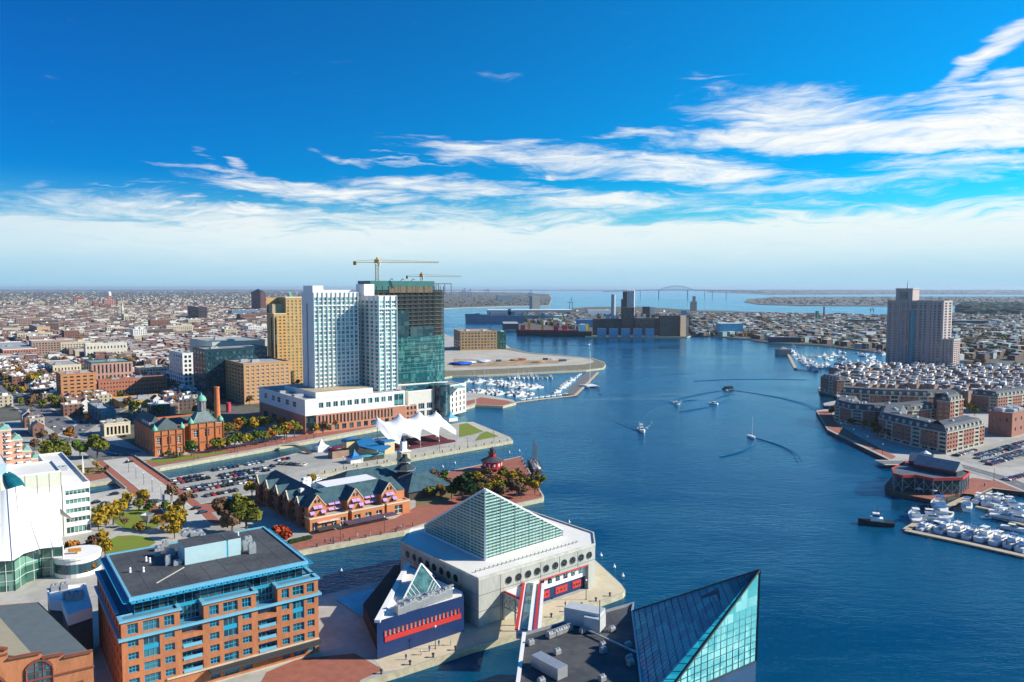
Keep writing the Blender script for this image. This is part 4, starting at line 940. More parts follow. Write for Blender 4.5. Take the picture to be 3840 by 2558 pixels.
 b.done({'wall': mat('white_cladding', (.74, .74, .70)), 'panel_wall': mat('beige_panels', (.60, .61, .50), .7, var=.06), 'penthouse_wall': mat('sky_blue_wall', (.35, .50, .58), .6, var=.05), 'parapet': WHITE})  # penthouse wall: blue shade of its side put into the colour
columbus()
# ---------------------------------------------------------------- generic block builder
TAKEN = []          # footprints (centre, radius) kept clear by the filler houses
def take(poly, grow=3):
 TAKEN.append(offset([(p[0], p[1]) for p in poly], grow))
def block(name, label, cat, spec, ytop, m, roofm=None, cols=(8, 5), rows=5, fw=.55, fh=.5, gm=None, fm=None, bars=None, depth=.3, corn=None, mb=1.5, mt=1.2, th=None, units=2, zt=None, key2=None, group=None, build=True, mx=1.0):
 xN, yN, xR, xL = spec
 F, a, b_ = foot(xN, yN, xR, xL, th=th)
 z = zt or ZT(F[0], ytop)
 b = Bld(name, label, cat, F[0], group); take(F)
 gm = gm or GLASSD; fm = fm or gm
 kw = dict(fw=fw, fh=fh, mb=mb, mt=mt, depth=depth, gm=gm, fm=fm, bars=bars, mx=mx)
 if cols[0]: b.grid(F[0], F[1], 2, z, cols[0], rows, **kw)
 else: b.wall(F[0], F[1], 2, z)
 if cols[1]: b.grid(F[3], F[0], 2, z, cols[1], rows, **kw)
 else: b.wall(F[3], F[0], 2, z)
 b.wall(F[1], F[2], 2, z); b.wall(F[2], F[3], 2, z)
 pp = [(p.x, p.y) for p in F]
 b.roof(pp, z - .5, roofm or GREYROOF); b.cornice(pp, z - .4, z + .5, .15, .4)
 if corn: b.W['cornice'].mm = corn
 for k in range(units):
  c = F[0] + (F[1] - F[0]) * rnd.uniform(.2, .8) + (F[3] - F[0]) * rnd.uniform(.25, .75); mm = MB()
  s_ = min(6, a * .18); hvac(mm, (c.x, c.y, z - .5), s_ + 1, s_ * .8 + 1, rnd.uniform(1.6, 3)); mm.build('roof_unit', STEEL, b.root)
 if build: b.done({'wall': m, 'cornice': corn or m})
 return b, F, z, a, b_
def mean(F): return sum(((Vector((p[0], p[1], 0))) for p in F), Vector()) / len(F)
WHITEW = mat('white_wall', (.76, .77, .74), .7, var=.05, scale=.1)
TERRA = mat('terracotta_brick', (.42, .165, .10), .9, var=.12, scale=.3)
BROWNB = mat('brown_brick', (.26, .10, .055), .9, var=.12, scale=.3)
TANB = mat('tan_brick', (.52, .30, .14), .9, var=.10, scale=.3)
COPPER = mat('verdigris_copper', (.16, .45, .32), .6, var=.12, scale=.8)
SLATE = mat('slate_roof', (.075, .11, .12), .75, var=.2, scale=.4)
TEALROOF = mat('teal_shingle_roof', (.05, .125, .145), .8, var=.35, scale=.35, c2=(.022, .055, .075))
CREAM = mat('cream_render', (.66, .58, .42), .85, var=.08, scale=.2)
def hip(mb, poly4, z, h, inset, mi=0, ridge=True):
 """hipped roof over 4 corner points; ridge along the first edge direction"""
 A, B_, C, D = [V3(p, z) for p in poly4]
 m0 = (A + D) / 2; m1 = (B_ + C) / 2; d = (m1 - m0).normalized()
 r0 = m0 + d * inset + Vector((0, 0, h)); r1 = m1 - d * inset + Vector((0, 0, h))
 mb.quad(A, B_, r1, r0, mi); mb.quad(C, D, r0, r1, mi); mb.tri(D, A, r0, mi); mb.tri(B_, C, r1, mi)
def pump_station():
 F, a, b_ = foot(580, 1712, 838, 505)
 N = F[0]; z = ZT(N, 1617); u = SV; e = EV
 b = Bld('pump_house', 'ornate orange brick pump house with slate roofs, green copper domes and a tall brick chimney', 'pump house', N); take(F)
 P = lambda x, y, zz: N + u * x + e * y + Vector((0, 0, zz - 2)); n = -e; rz = TH
 w1 = along(N, u, 690); w2 = along(N, u, 716); w3 = a; D = b_
 OB = mat('pump_house_brick', (.52, .17, .06), .9, var=.12, scale=.5)
 z2 = z + 2.2
 def bay(x0, x1, y0, zz, k):
  L = x1 - x0; hs = []
  for i in range(k):
   c = L * (i + .5) / k; hs += [(c - L / k * .22, c + L / k * .22, zz - 9.0, zz - 4.4), (c - L / k * .2, c + L / k * .2, 3.2, 6.0)]
  b.wall(P(x0, y0, 2), P(x1, y0, 2), 2, zz, hs, depth=.5, gm=GLASSD, fm=WHITE, bars=(2, 3))
 bay(0, w1, 0, z, 3); bay(w2, w3, 0, z2, 3); b.wall(P(w1, 5, 0), P(w2, 5, 0), 2, z); b.wall(P(w1, 0, 0), P(w1, 5, 0), 2, z); b.wall(P(w2, 5, 0), P(w2, 0, 0), 2, z2)
 hs = [(D * (k + .3) / 6, D * (k + .7) / 6, 9, 13) for k in range(6)] + [(D * (k + .3) / 6, D * (k + .7) / 6, 3.5, 6.5) for k in range(6)]
 b.wall(P(0, D, 0), P(0, 0, 0), 2, z, hs, depth=.4, gm=GLASSD, fm=WHITE, bars=(2, 2)); b.wall(P(w3, 0, 0), P(w3, D * .6, 0), 2, z2); b.wall(P(w3, D, 0), P(0, D, 0), 2, z)
 for x0, x1, zz in ((-.3, w1 + .3, z), (w2 - .3, w3 + .3, z2)):
  for h, t_ in ((zz - .1, .7), (zz - 3.4, .4), (7.6, .35)):
   b.mb('trim').bar(P(x0, -.15, h), P(x1, -.15, h), .5, t_)
 for k in range(5):
  for x0, x1, zz in ((0, w1, z), (w2, w3, z2)): x = x0 + (x1 - x0) * k / 4; b.mb('wall').bar(P(x, -.2, 2), P(x, -.2, zz), .9, .5)
 r_ = MB()
 A, B_, C, Dd = P(0, .3, z), P(w1, .3, z), P(w1, 15, z), P(0, 15, z); hip(r_, (A, Dd, C, B_), z, 6.5, 5)
 A, B_, C, Dd = P(0, 14, z), P(10, 14, z), P(10, D, z), P(0, D, z); hip(r_, (A, Dd, C, B_), z, 6.5, 3)
 hip(r_, (P(10, 15, z), P(w3 - 4, 15, z), P(w3 - 4, 24, z), P(10, 24, z)), z, 4, 4)
 r_.build('slate_roof', SLATE, b.root)
 for k in range(5):
  m_ = MB(); c = P(2.2, 16 + k * 4.4, z + 1); m_.box(c, (2.6, 1.6, 2), rz); m_.build('dormer', STEEL, b.root)
 xc = (w2 + w3) / 2 - 1; m_ = MB(); yc = 6.5; h0 = z2
 V = [P(xc + sx * 7.2, yc + sy * 6.2, h0) for sx, sy in ((-1, -1), (1, -1), (1, 1), (-1, 1))] + [P(xc + sx * 3.2, yc + sy * 2.6, h0 + 6) for sx, sy in ((-1, -1), (1, -1), (1, 1), (-1, 1))]
 m_.add(V, [(0, 1, 5, 4), (1, 2, 6, 5), (2, 3, 7, 6), (3, 0, 4, 7), (4, 5, 6, 7)]); m_.build('mansard_roof', mat('mansard_slate', (.17, .22, .23), .7), b.root)
 m_ = MB()
 for i in range(4): m_.bar(V[i], V[i + 4], .4)
 for i in range(4): m_.bar(V[4 + i], V[4 + (i + 1) % 4], .4)
 m_.build('copper_ridge', COPPER, b.root)
 c = P(xc, yc, h0 + 6); m_ = MB(); m_.lathe(c, [(2.9, 0), (2.9, 1.4), (2.3, 1.5), (2.3, 6.5), (3.1, 6.7), (3.1, 7.2)], 8, ax=R(22.5)); lan = m_.build('lantern', mat('lantern_wood', (.24, .20, .21), .7), b.root)
 for k in range(8):
  a_ = 2 * math.pi * k / 8 + R(22.5); m_ = MB(); m_.bar(c + Vector((2.4 * math.cos(a_), 2.4 * math.sin(a_), 1.5)), c + Vector((2.4 * math.cos(a_), 2.4 * math.sin(a_), 6.6)), .35)
  m_.build('column', mat('pale_stone', (.5, .5, .48), .8), lan)
 m_ = MB(); m_.lathe(c + Vector((0, 0, 7.2)), [(3.1, 0), (2.9, 1.2), (2.3, 2.4), (1.3, 3.3), (.4, 3.7), (.35, 4.6), (0, 5.2)], 16); m_.build('copper_dome', COPPER, b.root, True)
 for x, y, zz in ((.6, .6, z), (w1 - .6, .6, z), (w2 + .6, .6, z2), (w3 - 1.2, .6, z2)):
  m_ = MB(); m_.lathe(P(x, y, zz), [(1.7, 0), (1.8, .8), (1.3, 1.9), (.5, 2.8), (0, 4.0)], 10); m_.build('copper_finial', COPPER, b.root, True)
 xb = along(N, u, 824); c = P(xb, 3.0, 2); zt = ZT(c, 1447)
 b.mb('wall').box((c.x, c.y, 2), (5.4, 5.4, z + 1 - 2), rz)
 m_ = MB(); m_.box((c.x, c.y, z + 1), (6.2, 6.2, .8), rz); m_.lathe((c.x, c.y, z + 1.8), [(2.8, 0), (2.1, 1.8)], 14); m_.build('chimney_base', mat('chimney_stone', (.60, .50, .36), .85), b.root)
 m_ = MB(); m_.lathe((c.x, c.y, z + 3.4), [(1.95, 0), (1.5, zt - z - 5), (1.75, zt - z - 4.8), (1.75, zt - z - 4), (1.3, zt - z - 4)], 18); m_.build('chimney', OB, b.root, False)
 b.done({'wall': OB, 'trim': mat('dark_green_trim', (.12, .13, .10), .8)})
pump_station()
def podium_mall():
 b, F, z, a, b_ = block('hotel_podium', 'long low building, white above brick, below the white hotel towers', 'building', (1146, 1630, 1519, 974), 1502, WHITEW, cols=(0, 0), units=0, build=False)
 b.W['wall'] = MB(); N = F[0]; L = a; zm = ZT(N, 1561)
 BR = mat('podium_brick', (.50, .22, .14), .9, var=.12, scale=.3)
 g = GLASSG
 hs = [(L * .115 + (L * .76) * (k + .18) / 11, L * .115 + (L * .76) * (k + .82) / 11, z - 6.6, z - 2.6) for k in range(11)]
 b.wall(F[0], F[1], zm, z, hs + [(L * .885, L * .985, zm + .5, z - 1.6)], depth=.5, gm=g, fm=WHITE, bars=(2, 1))
 hs = [(L * .115 + L * .76 * (k + .2) / 22, L * .115 + L * .76 * (k + .72) / 22, zm - 7.2, zm - 1.0) for k in range(22)]
 hs += [(L * .115 + L * .87 * (k + .22) / 12, L * .115 + L * .87 * (k + .78) / 12, 3.0, 6.8) for k in range(12)]
 b.wall(F[0], F[1], 2, zm, hs + [(L * .005, L * .1, 4, zm - .2)], key='brick_wall', depth=.4, gm=GLASSD, fm=g, bars=(2, 1))
 hs = [(b_ * t_, b_ * (t_ + .07), z - 7, z - 3) for t_ in (.12, .3, .42, .6, .75)]
 b.wall(F[3], F[0], zm, z, hs, depth=.4, gm=GLASSB, fm=WHITE); b.wall(F[3], F[0], 2, zm, [(b_ * t_, b_ * (t_ + .1), 4, 9) for t_ in (.1, .3, .5, .7)], key='brick_wall', gm=GLASSD)
 b.wall(F[1], F[2], 2, z); b.wall(F[2], F[3], 2, z)
 q = [F[0] + SV * 12 + EV * 9, F[0] + SV * (L * .72) + EV * 9, F[0] + SV * (L * .72) + EV * (b_ * .75), F[0] + SV * 12 + EV * (b_ * .75)]
 for i in range(4): b.wall(q[i], q[(i + 1) % 4], z - .6, z + 3.6, key='upper_wall')
 b.roof(q, z + 3.3, mat('tan_gravel_roof', (.52, .42, .28), .95, var=.2, scale=.1), 'upper_roof')
 for t_ in (.25, .55, .85):
  c = F[0].lerp(F[3], t_) + SV * 4; m_ = MB(); m_.box((c.x, c.y, z - .5), (7, 5, 2.2), TH); m_.build('roof_unit', GREYROOF, b.root)
 r = F[1]; q2 = [r + EV * 4, r + SV * 13 + EV * 4, r + SV * 13 + EV * 22, r + EV * 22]
 b.grid(q2[0], q2[1], 2, 14, 4, 3, fw=.55, fh=.6, gm=GLASSD, key='brick_wall'); b.wall(q2[1], q2[2], 2, 14, key='brick_wall'); b.roof(q2, 14, WROOF, 'annex_roof'); take(q2)
 b.done({'wall': WHITEW, 'cornice': WHITE, 'brick_wall': BR, 'upper_wall': WHITEW})
 return F, z
PF, PZ = podium_mall()
WGREEN = glassmat('pale_green_window', (.010, .14, .15), (.24, .58, .46), scale=(.5, .5, .33), rough=.3, spec=.35)
def hotel():
 """two joined white towers with vertical fins and green glazing"""
 def tower(name, label, N, a, b_, z, nc, nr, ncs, side_blank, z0=18.0, penth=None):
  b = Bld(name, label, 'hotel tower', N); u, e = SV, EV
  F = [N, N + u * a, N + u * a + e * b_, N + e * b_]; take(F)
  L = a; cw = L / nc; fh = (z - z0 - 6) / nr; hs = []
  for j in range(nr):
   for i in range(nc):
    hs.append((cw * i + cw * .16, cw * (i + 1) - cw * .16, z0 + 3 + fh * j + .5, z0 + 3 + fh * (j + 1) - .35))
  b.wall(F[0], F[1], z0, z, hs, depth=.3, gm=WGREEN, fm=WHITE, bars=(2, 1))
  for i in range(nc + 1):
   f = MB(); p = N + u * min(cw * i, L - .3) - e * .35; f.bar(V3(p, z0), V3(p, z + .4), .9, .8); f.build('fin', WHITE, b.root)
  f = MB(); f.bar(V3(N - e * .3, z - 9.5), V3(N + u * L - e * .3, z - 9.5), .6, .9); f.build('string_course', WHITE, b.root)
  if side_blank:
   b.wall(F[3], F[0], z0, z, [(b_ * .38, b_ * .50, z0 + 2, z - 8)], depth=.8, gm=GLASSD)
  else:
   hs = []; cs = b_ / ncs
   for j in range(nr):
    for i in range(ncs): hs.append((cs * i + cs * .2, cs * (i + 1) - cs * .2, z0 + 3 + fh * j + .6, z0 + 3 + fh * (j + 1) - .4))
   b.wall(F[3], F[0], z0, z, hs, depth=.3, gm=WGREEN, fm=WHITE, bars=(1, 1))
   for i in range(ncs + 1):
    f = MB(); p = N + e * min(cs * i, b_ - .3) - u * .3; f.bar(V3(p, z0), V3(p, z), .6, .7); f.build('fin', WHITE, b.root)
  b.wall(F[1], F[2], z0, z); b.wall(F[2], F[3], z0, z)
  b.roof(F, z - .6, GREYROOF); b.cornice([(p.x, p.y) for p in F], z - .3, z + .6, .2, .4)
  if penth:
   for (x0, x1, y0, y1, h) in penth:
    q = [N + u * x0 + e * y0, N + u * x1 + e * y0, N + u * x1 + e * y1, N + u * x0 + e * y1]
    for i in range(4): b.wall(q[i], q[(i + 1) % 4], z - .6, z + h, key='penthouse_wall')
    b.roof(q, z + h - .2, WROOF, 'penthouse_roof')
  b.done({'wall': WHITEW, 'cornice': WHITE, 'penthouse_wall': WHITE}); return F
 N1 = PF[0] + SV * 6 + EV * 34
 k = along(N1, SV, 1183); N1 = N1 + SV * k; N1.z = 2
 z1 = ZT(N1, 1099); L1 = along(N1, SV, 1348)
 W1 = along(N1, EV, 1140)
 tower('hotel_tower', 'left white hotel tower with vertical white fins over green glass, a diagonal shadow across it', N1, L1, W1, z1, 10, 24, 3, True, penth=[(.5, 9, 2, W1 - 2, 5.5), (9, L1, W1 * .55, W1 * .7, 2.2)])
 N2 = N1 + SV * L1; t_ = 20; N2 = N2 - EV * t_
 k = along(N2, SV, 1424); N2 = N2 + SV * k
 z2 = ZT(N2, 1112); L2 = along(N2, SV, 1492); W2 = along(N2, EV, 1342)
 tower('hotel_tower', 'right white hotel wing projecting forward, taller white penthouse block at its back corner', N2, L2, W2, z2, 3, 24, 5, False, penth=[(-.2, L2 * .55, W2 * .62, W2, 9.5)])
 return N1, N2, L2
HN1, HN2, HL2 = hotel()
def legg():
 N = G(1394, 1484, 2) ; N.z = 2
 z = ZT(N, 1053); u, e = SV, EV; b_ = along(N, EV, 1372); L = along(N, SV, 1632); L2 = along(N, SV, 1696)
 b = Bld('glass_tower', 'dark green glass tower under construction, open upper floors, rounded right end', 'office tower', N)
 b_ = 26
 k = 12; out = [N + u * L]
 rr = L2 - L
 for i in range(1, k): a_ = math.pi / 2 * i / k; out.append(N + u * (L + rr * math.sin(a_)) + e * (rr * (1 - math.cos(a_))))
 poly = [N] + out + [N + u * L2 + e * rr, N + u * L2 + e * b_, N + e * b_]; take(poly)
 z0 = 2; zf = ZT(N, 1270); fh = 4.0; TG = glassmat('curtain_glass', (.006, .07, .075), (.06, .21, .20), scale=(.35, .35, .25)); DG = glassmat('unfinished_glass', (.012, .030, .032), (.05, .09, .08), scale=(.18, .18, .25))
 n = len(poly)
 for i in range(n):
  A, B_ = poly[i], poly[(i + 1) % n]
  b.wall(A, B_, z0, zf, key='curtain_wall')
 inner = offset(poly, -1.2)
 zz = zf; slabs = MB()
 while zz < z - 9:
  b.mb('slab').prism([(p.x, p.y) for p in poly] and offset(poly, 0), zz, zz + .55, bottom=True); zz += fh
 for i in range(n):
  A, B_ = inner[i], inner[(i + 1) % n]; b.wall(A, B_, zf, z - 9, key='dark_core')  # near-black wall stands in for the shade inside the open floors
 for t_ in range(12):
  p = N + u * (L * t_ / 11) - e * .05; b.mb('column').bar(V3(p, zf), V3(p, z - 5), .6)
 for i in range(len(out)):
  if i % 3 == 0: b.mb('column').bar(V3(out[i], zf), V3(out[i], z - 5), .6)
 for (x0, x1, h) in ((0, L * .2, 34), (L * .26, L * .58, 26), (L * .6, L * .98, 10)):
  A = N + u * x0 - e * .3; B_ = N + u * x1 - e * .3; b.wall(A, B_, zf, zf + h, key='unfinished_glazing'); 
 cp = [N, N + u * L, N + u * L + e * b_, N + e * b_]
 for i in range(4): b.wall(cp[i], cp[(i + 1) % 4], z - 9, z, key='crown_wall' if i != 3 else 'crown_wall')
 A = N + u * L * .28 - e * .25; B_ = N + u * (L - 2) - e * .25
 b.wall(A, B_, z - 11.5, z - 5.5, key='ochre_band')
 for k_ in range(6): p = A.lerp(B_, k_ / 5) - e * .1; b.mb('column').bar(V3(p, z - 12), V3(p, z - 5), .3)
 b.roof(cp, z - 1, DKROOF)
 q = [N + u * L - e * .2, N + u * L2 - e * .2, N + u * L2 + e * 14, N + u * L + e * 14]; b.mb('canopy').prism([(p.x, p.y) for p in q], z - 3, z - 2, bottom=True)
 for x in (L + 2, L + (L2 - L) * .6, L2 - .6):
  for y in (.2, 12): p = N + u * x + e * y; b.mb('canopy').bar(V3(p, z - 13), V3(p, z - 3), .6)
 ml = MB(); fh2 = 4.0
 for i in range(n):
  A, B_ = poly[i], poly[(i + 1) % n]
  if i > len(out) and i < n - 1: continue
  d = (B_ - A); Ln = d.length; d = d / Ln; nn = Vector((d.y, -d.x, 0)) * .06; k_ = max(1, round(Ln / 3.2))
  for j in range(k_): p = A + d * Ln * j / k_ + nn; ml.bar(V3(p, z0), V3(p, zf), .16)
  zz = 22
  while zz < zf: ml.bar(V3(A + nn, zz), V3(B_ + nn, zz), .14, .35); zz += fh2
 ml.build('mullions', mat('tower_mullion', (.16, .30, .27), .5), b.root)
 for k_ in range(3): m_ = MB(); p = N + u * (L * (.35 + .17 * k_)) + e * 9; m_.bar(V3(p, z - .5), V3(p + u * 3, z + 2.4), .5); m_.bar(V3(p + u * 3, z + 2.4), V3(p + u * 4.5, z + 1), .5); m_.build('roof_davit', DKSTEEL, b.root)
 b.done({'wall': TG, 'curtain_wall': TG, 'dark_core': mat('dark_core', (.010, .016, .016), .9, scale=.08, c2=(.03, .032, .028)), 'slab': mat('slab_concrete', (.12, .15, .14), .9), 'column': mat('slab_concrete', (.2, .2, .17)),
   'unfinished_glazing': DG, 'crown_wall': mat('crown_green', (.035, .15, .13), .4, var=.12, scale=.1), 'ochre_band': mat('ochre_panels', (.17, .13, .08), .8), 'canopy': mat('frame_grey', (.16, .17, .16), .7)})
 return N, z, L, b_
LN, LZ, LL_, LB = legg()
def base_drum():
 """curved white and glass base of the green tower, with a roof pool"""
 A = G(1532, 1578, 2); B_ = G(1640, 1560, 2); C = G(1723, 1530, 2); Dp = G(1771, 1505, 2)
 z = ZT(A, 1470); b = Bld('curved_building', 'low curved white and glass base with a planted roof terrace below the green glass tower', 'building', A)
 pts = [A, G(1590, 1562, 2), B_]
 P4 = [C, Dp]
 k = [A, G(1590, 1566, 2), G(1640, 1557, 2), G(1700, 1552, 2), C, Dp]
 k = [A, A + SV * 24 - EV * 1, A + SV * 44 + EV * 1]
 b1 = along(A, SV, 1690)
 Q0, Q1 = A, A + SV * b1
 Q2 = Q1 + (Vector((math.cos(R(62)), math.sin(R(62)), 0)) * 24); back = [Q2 + EV * 26, A + EV * 44]
 poly = [Q0, Q1, Q2] + back; take(poly)
 hs = [(b1 * (i + .15) / 5, b1 * (i + .85) / 5, 4 + 6 * j, 8.6 + 6 * j) for i in range(5) for j in range(2)]
 b.wall(Q0, Q1, 2, z, hs, depth=.5, gm=GLASSD, fm=WHITE, bars=(3, 1)); L2 = (Q2 - Q1).length
 b.wall(Q1, Q2, 2, z + 2, [(L2 * (i + .3) / 4, L2 * (i + .6) / 4, 4 + 4.5 * j, 7 + 4.5 * j) for i in range(4) for j in range(4)], depth=.4, gm=GLASSD)
 for i in range(2, len(poly)): b.wall(poly[i], poly[(i + 1) % len(poly)], 2, z)
 b.roof(poly, z - .3, mat('terrace_paving', (.40, .38, .33), .9)); b.cornice([(p.x, p.y) for p in poly], z - .4, z + .5, .15, .4)
 g = MB(); m_ = Q0.lerp(Q1, .78); 
 g.lathe((m_.x - 2.4, m_.y + 3.0, 2), [(9, 0), (9, z + 1.5)], 30); g.build('glass_drum', GLASSD, b.root)
 g = MB(); q = [p + EV * 7 for p in (Q0, Q1)]; g.bar(V3(q[0], z + 1.6), V3(q[1], z + 1.6), 7, 3.6); g.build('glass_lounge', GLASSB, b.root)
 pl = MB(); c = G(1740, 1448, z + .8); pl.box((c.x - 6, c.y, z + .2), (10, 16, 1.0), R(20)); pl.build('pool_deck', CONC, b.root)
 pl = MB(); pl.box((c.x - 6, c.y, z + 1.25), (8.6, 14, .1), R(20)); pl.build('pool_water', mat('pool_turquoise', (.03, .62, .60), .1, var=.1), b.root)
 b.done({'wall': mat('warm_white_stone', (.66, .62, .54), .8, var=.06), 'cornice': WHITE})
base_drum()
def crane(label, base, z0, ymast, ytop, xa, xb, tipcat, s=1.0):
 """tower crane: lattice mast, slewing cab, jib towards image right, counter-jib with ballast"""
 YEL = mat('crane_yellow', (.75, .40, .03), .5, var=.08, scale=.5)
 c = Vector((base.x, base.y, z0)); zt = ZT(base, ytop + 6)
 r = thing('tower_crane', label, 'crane', (c.x, c.y, z0))
 def lattice(mb, p, q, w, n):
  p, q = Vector(p), Vector(q); d = (q - p).normalized(); up = Vector((0, 0, 1)) if abs(d.z) < .9 else Vector((1, 0, 0)); x = d.cross(up).normalized() * w / 2; y = d.cross(x).normalized() * w / 2
  cs = [x + y, x - y, -x - y, -x + y]
  for o in cs: mb.bar(p + o, q + o, .34 * s)
  for i in range(n):
   a = p.lerp(q, i / n); b2 = p.lerp(q, (i + 1) / n)
   for j in range(4): mb.bar(a + cs[j], b2 + cs[(j + 1) % 4], .2 * s)
 m_ = MB(); lattice(m_, c, (c.x, c.y, zt), 2.6 * s, max(6, int((zt - z0) / 3))); m_.build('mast', YEL, r)
 kz = zt + 1.5
 def at(px): return Vector((0, 0, 0)) + Vector(((px - 1920) / FPX, 1, 0))
 depth = base.y; X = lambda px: Vector(((px - 1920) / FPX * depth * 1.004, depth, 0))
 m_ = MB(); e1 = X(xb); e1.y += 6; e0 = X(xa); e0.y -= 2
 p1 = Vector((c.x, c.y, kz)); t1 = Vector((e1.x, e1.y, kz)); m_.bar(p1, t1, .5 * s); m_.bar(p1 + Vector((0, 1.2, 0)), t1 + Vector((0, 1.2, 0)), .5 * s); m_.bar(p1 + Vector((0, .6, 2.4)), t1 + Vector((0, .6, .8)), .3 * s)
 for i in range(26):
  a = p1.lerp(t1, i / 26); b2 = p1.lerp(t1, (i + 1) / 26); h = 2.4 - 1.6 * (i + .5) / 26
  m_.bar(a, a.lerp(b2, .5) + Vector((0, .6, h)), .16 * s); m_.bar(a.lerp(b2, .5) + Vector((0, .6, h)), b2, .16 * s)
 m_.build('jib', mat('crane_jib', (.78, .50, .18), .5), r)
 m_ = MB(); t0 = Vector((e0.x, e0.y, kz)); m_.bar(p1, t0, 1.6 * s, .5); m_.bar(p1 + Vector((0, 0, 2.6)), t0 + Vector((0, 0, 1)), .3 * s); m_.build('counter_jib', YEL, r)
 m_ = MB(); w = (p1 - t0).length; m_.box((t0.x + w * .07, t0.y, kz - 2.6), (w * .12, 2.2, 3.4), 0); m_.build('counterweight', mat('ballast', (.55, .30, .02), .8), r)
 m_ = MB(); m_.box((c.x, c.y, kz - .8), (4.6 * s, 3.4, 3.4), 0); m_.add([(c.x - 1.6, c.y - 1, kz + 2.4), (c.x + 1.6, c.y - 1, kz + 2.4), (c.x + .4, c.y, kz + 5), (c.x - .4, c.y, kz + 5)], [(0, 1, 2, 3)]); m_.build('slewing_unit', YEL, r)
 m_ = MB(); m_.box((c.x + 2.2 * s, c.y - 1.6, kz - 3.2), (2.2 * s, 2, 2.8), 0); m_.build('cab', WHITE, r)
cb = LN + SV * 12 + EV * 3
kk = along(cb, SV, 1419); cb = cb + SV * kk
crane('yellow tower crane rising in front of the green tower, its long jib pointing right', cb, 2, 1085, 984, 1331, 1645, 'a')
c2 = LN + SV * 60 + EV * 120; c2 = Vector(((1581 - 1920) / FPX * c2.y, c2.y, 2))
crane('smaller, farther tower crane just showing above the green tower roof', c2, 2, 1060, 1036, 1526, 1730, 'b', .8)
# ---- other named mid-distance buildings
YELB = mat('yellow_brick', (.55, .34, .13), .85, var=.1, scale=.3)
N = G(1032, 1452, 2); z = ZT(N, 1177); aa = along(N, SV, 1137)
b = Bld('apartment_tower', 'yellow brick apartment tower with green glass bays left of the white hotel', 'apartment tower', N)
bl = along(N, EV, 1006); F = [N, N + SV * aa, N + SV * aa + EV * bl, N + EV * bl]; take(F)
x1 = along(N, SV, 1078); zt2 = ZT(N, 1117)
for (x0, xx, zz, nc, nm) in ((0, x1, z, 3, 0), (x1, aa, zt2, 4, 1)):
 b.grid(N + SV * x0, N + SV * xx, 2, zz, nc, int((zz - 2) / 3.4), fw=.5, fh=.52, gm=GLASSD if nm == 0 else WGREEN, fm=YELB, depth=.5, mb=0, mt=2)
b.wall(N + SV * x1 + EV * bl, N + SV * x1, z, zt2); b.wall(F[3], F[0], 2, z, [(bl * .55, bl * .8, 4, z - 4)], depth=.8, gm=GLASSB); b.wall(F[1], F[2], 2, zt2); b.wall(F[2], F[3], 2, zt2)
b.roof([N, N + SV * x1, N + SV * x1 + EV * bl, N + EV * bl], z - .4, COPPER); b.roof([N + SV * x1, F[1], F[2], N + SV * x1 + EV * bl], zt2 - .4, GREYROOF, 'upper_roof')
b.cornice([(p.x, p.y) for p in (N, N + SV * x1, N + SV * x1 + EV * bl, N + EV * bl)], z - .4, z + .5); ring(b.mb('cornice'), [(p.x, p.y) for p in (N + SV * x1, F[1], F[2], N + SV * x1 + EV * bl)], zt2 - .6, zt2 + 1, .5, .5)
m_ = MB(); c = N + SV * (x1 * .7) + EV * (bl * .6); zb = ZT(N, 1146); m_.box((c.x, c.y, z - .5), (16, 10, zb - z + 2), TH); m_.build('penthouse', mat('tan_panels', (.45, .36, .24), .8), b.root)
m_ = MB(); c = N + SV * (x1 + 8) + EV * (bl * .5); m_.lathe((c.x, c.y, zt2), [(2, 0), (2, 3), (2.4, 3.2), (.4, 5.5), (0, 7)], 10); m_.build('copper_cupola', COPPER, b.root)
for xx in (x1 * .12,):
 m_ = MB(); m_.bar(V3(N + SV * xx - EV * .2, 4), V3(N + SV * xx - EV * .2, z - 4), 2.4, .8); m_.build('glass_bay', GLASSG, b.root)
b.done({'wall': YELB, 'cornice': CREAM})
block('apartment_block', 'orange-brown brick apartment block with white balconies left of the yellow tower, half in shadow', 'apartment block', (917, 1517, 1092, 837), 1366, TANB, cols=(9, 7), rows=10, fw=.5, fh=.5, fm=WHITE, bars=(2, 1), depth=.4)
block('office_block', 'long dark teal glass office block with a flat pale roof behind the brown apartments', 'office block', (774, 1500, 1006, 729), 1312, mat('dark_teal_cladding', (.012, .045, .06), .4, var=.12), cols=(14, 4), rows=9, fw=.8, fh=.55, gm=GLASSB, units=1)
block('office_wing', 'pale green flat-roofed block with metal screens above the dark teal offices', 'office block', (800, 1452, 1006, 716), 1284, mat('pale_green_metal', (.46, .52, .47), .6, var=.06), cols=(0, 0), rows=1, units=3)
block('office_block', 'slim office block with a gridded white end wall left of the dark teal offices', 'office block', (688, 1470, 727, 638), 1326, WHITEW, cols=(2, 6), rows=8, fw=.62, fh=.6, gm=GLASSD)
block('brick_block', 'orange brick block with tiers of wide windows near the left streets', 'office block', (231, 1512, 362, 213), 1405, mat('bright_brick', (.50, .23, .10), .9, var=.08), roofm=GREYROOF, cols=(5, 2), rows=7, fw=.58, fh=.42, fm=WHITE, depth=.4)
block('brick_row', 'long red brick warehouse with many small windows right of the orange brick block', 'warehouse', (372, 1500, 628, 364), 1428, TERRA, roofm=SLATE, cols=(22, 2), rows=4, fw=.42, fh=.42, gm=GLASSD)
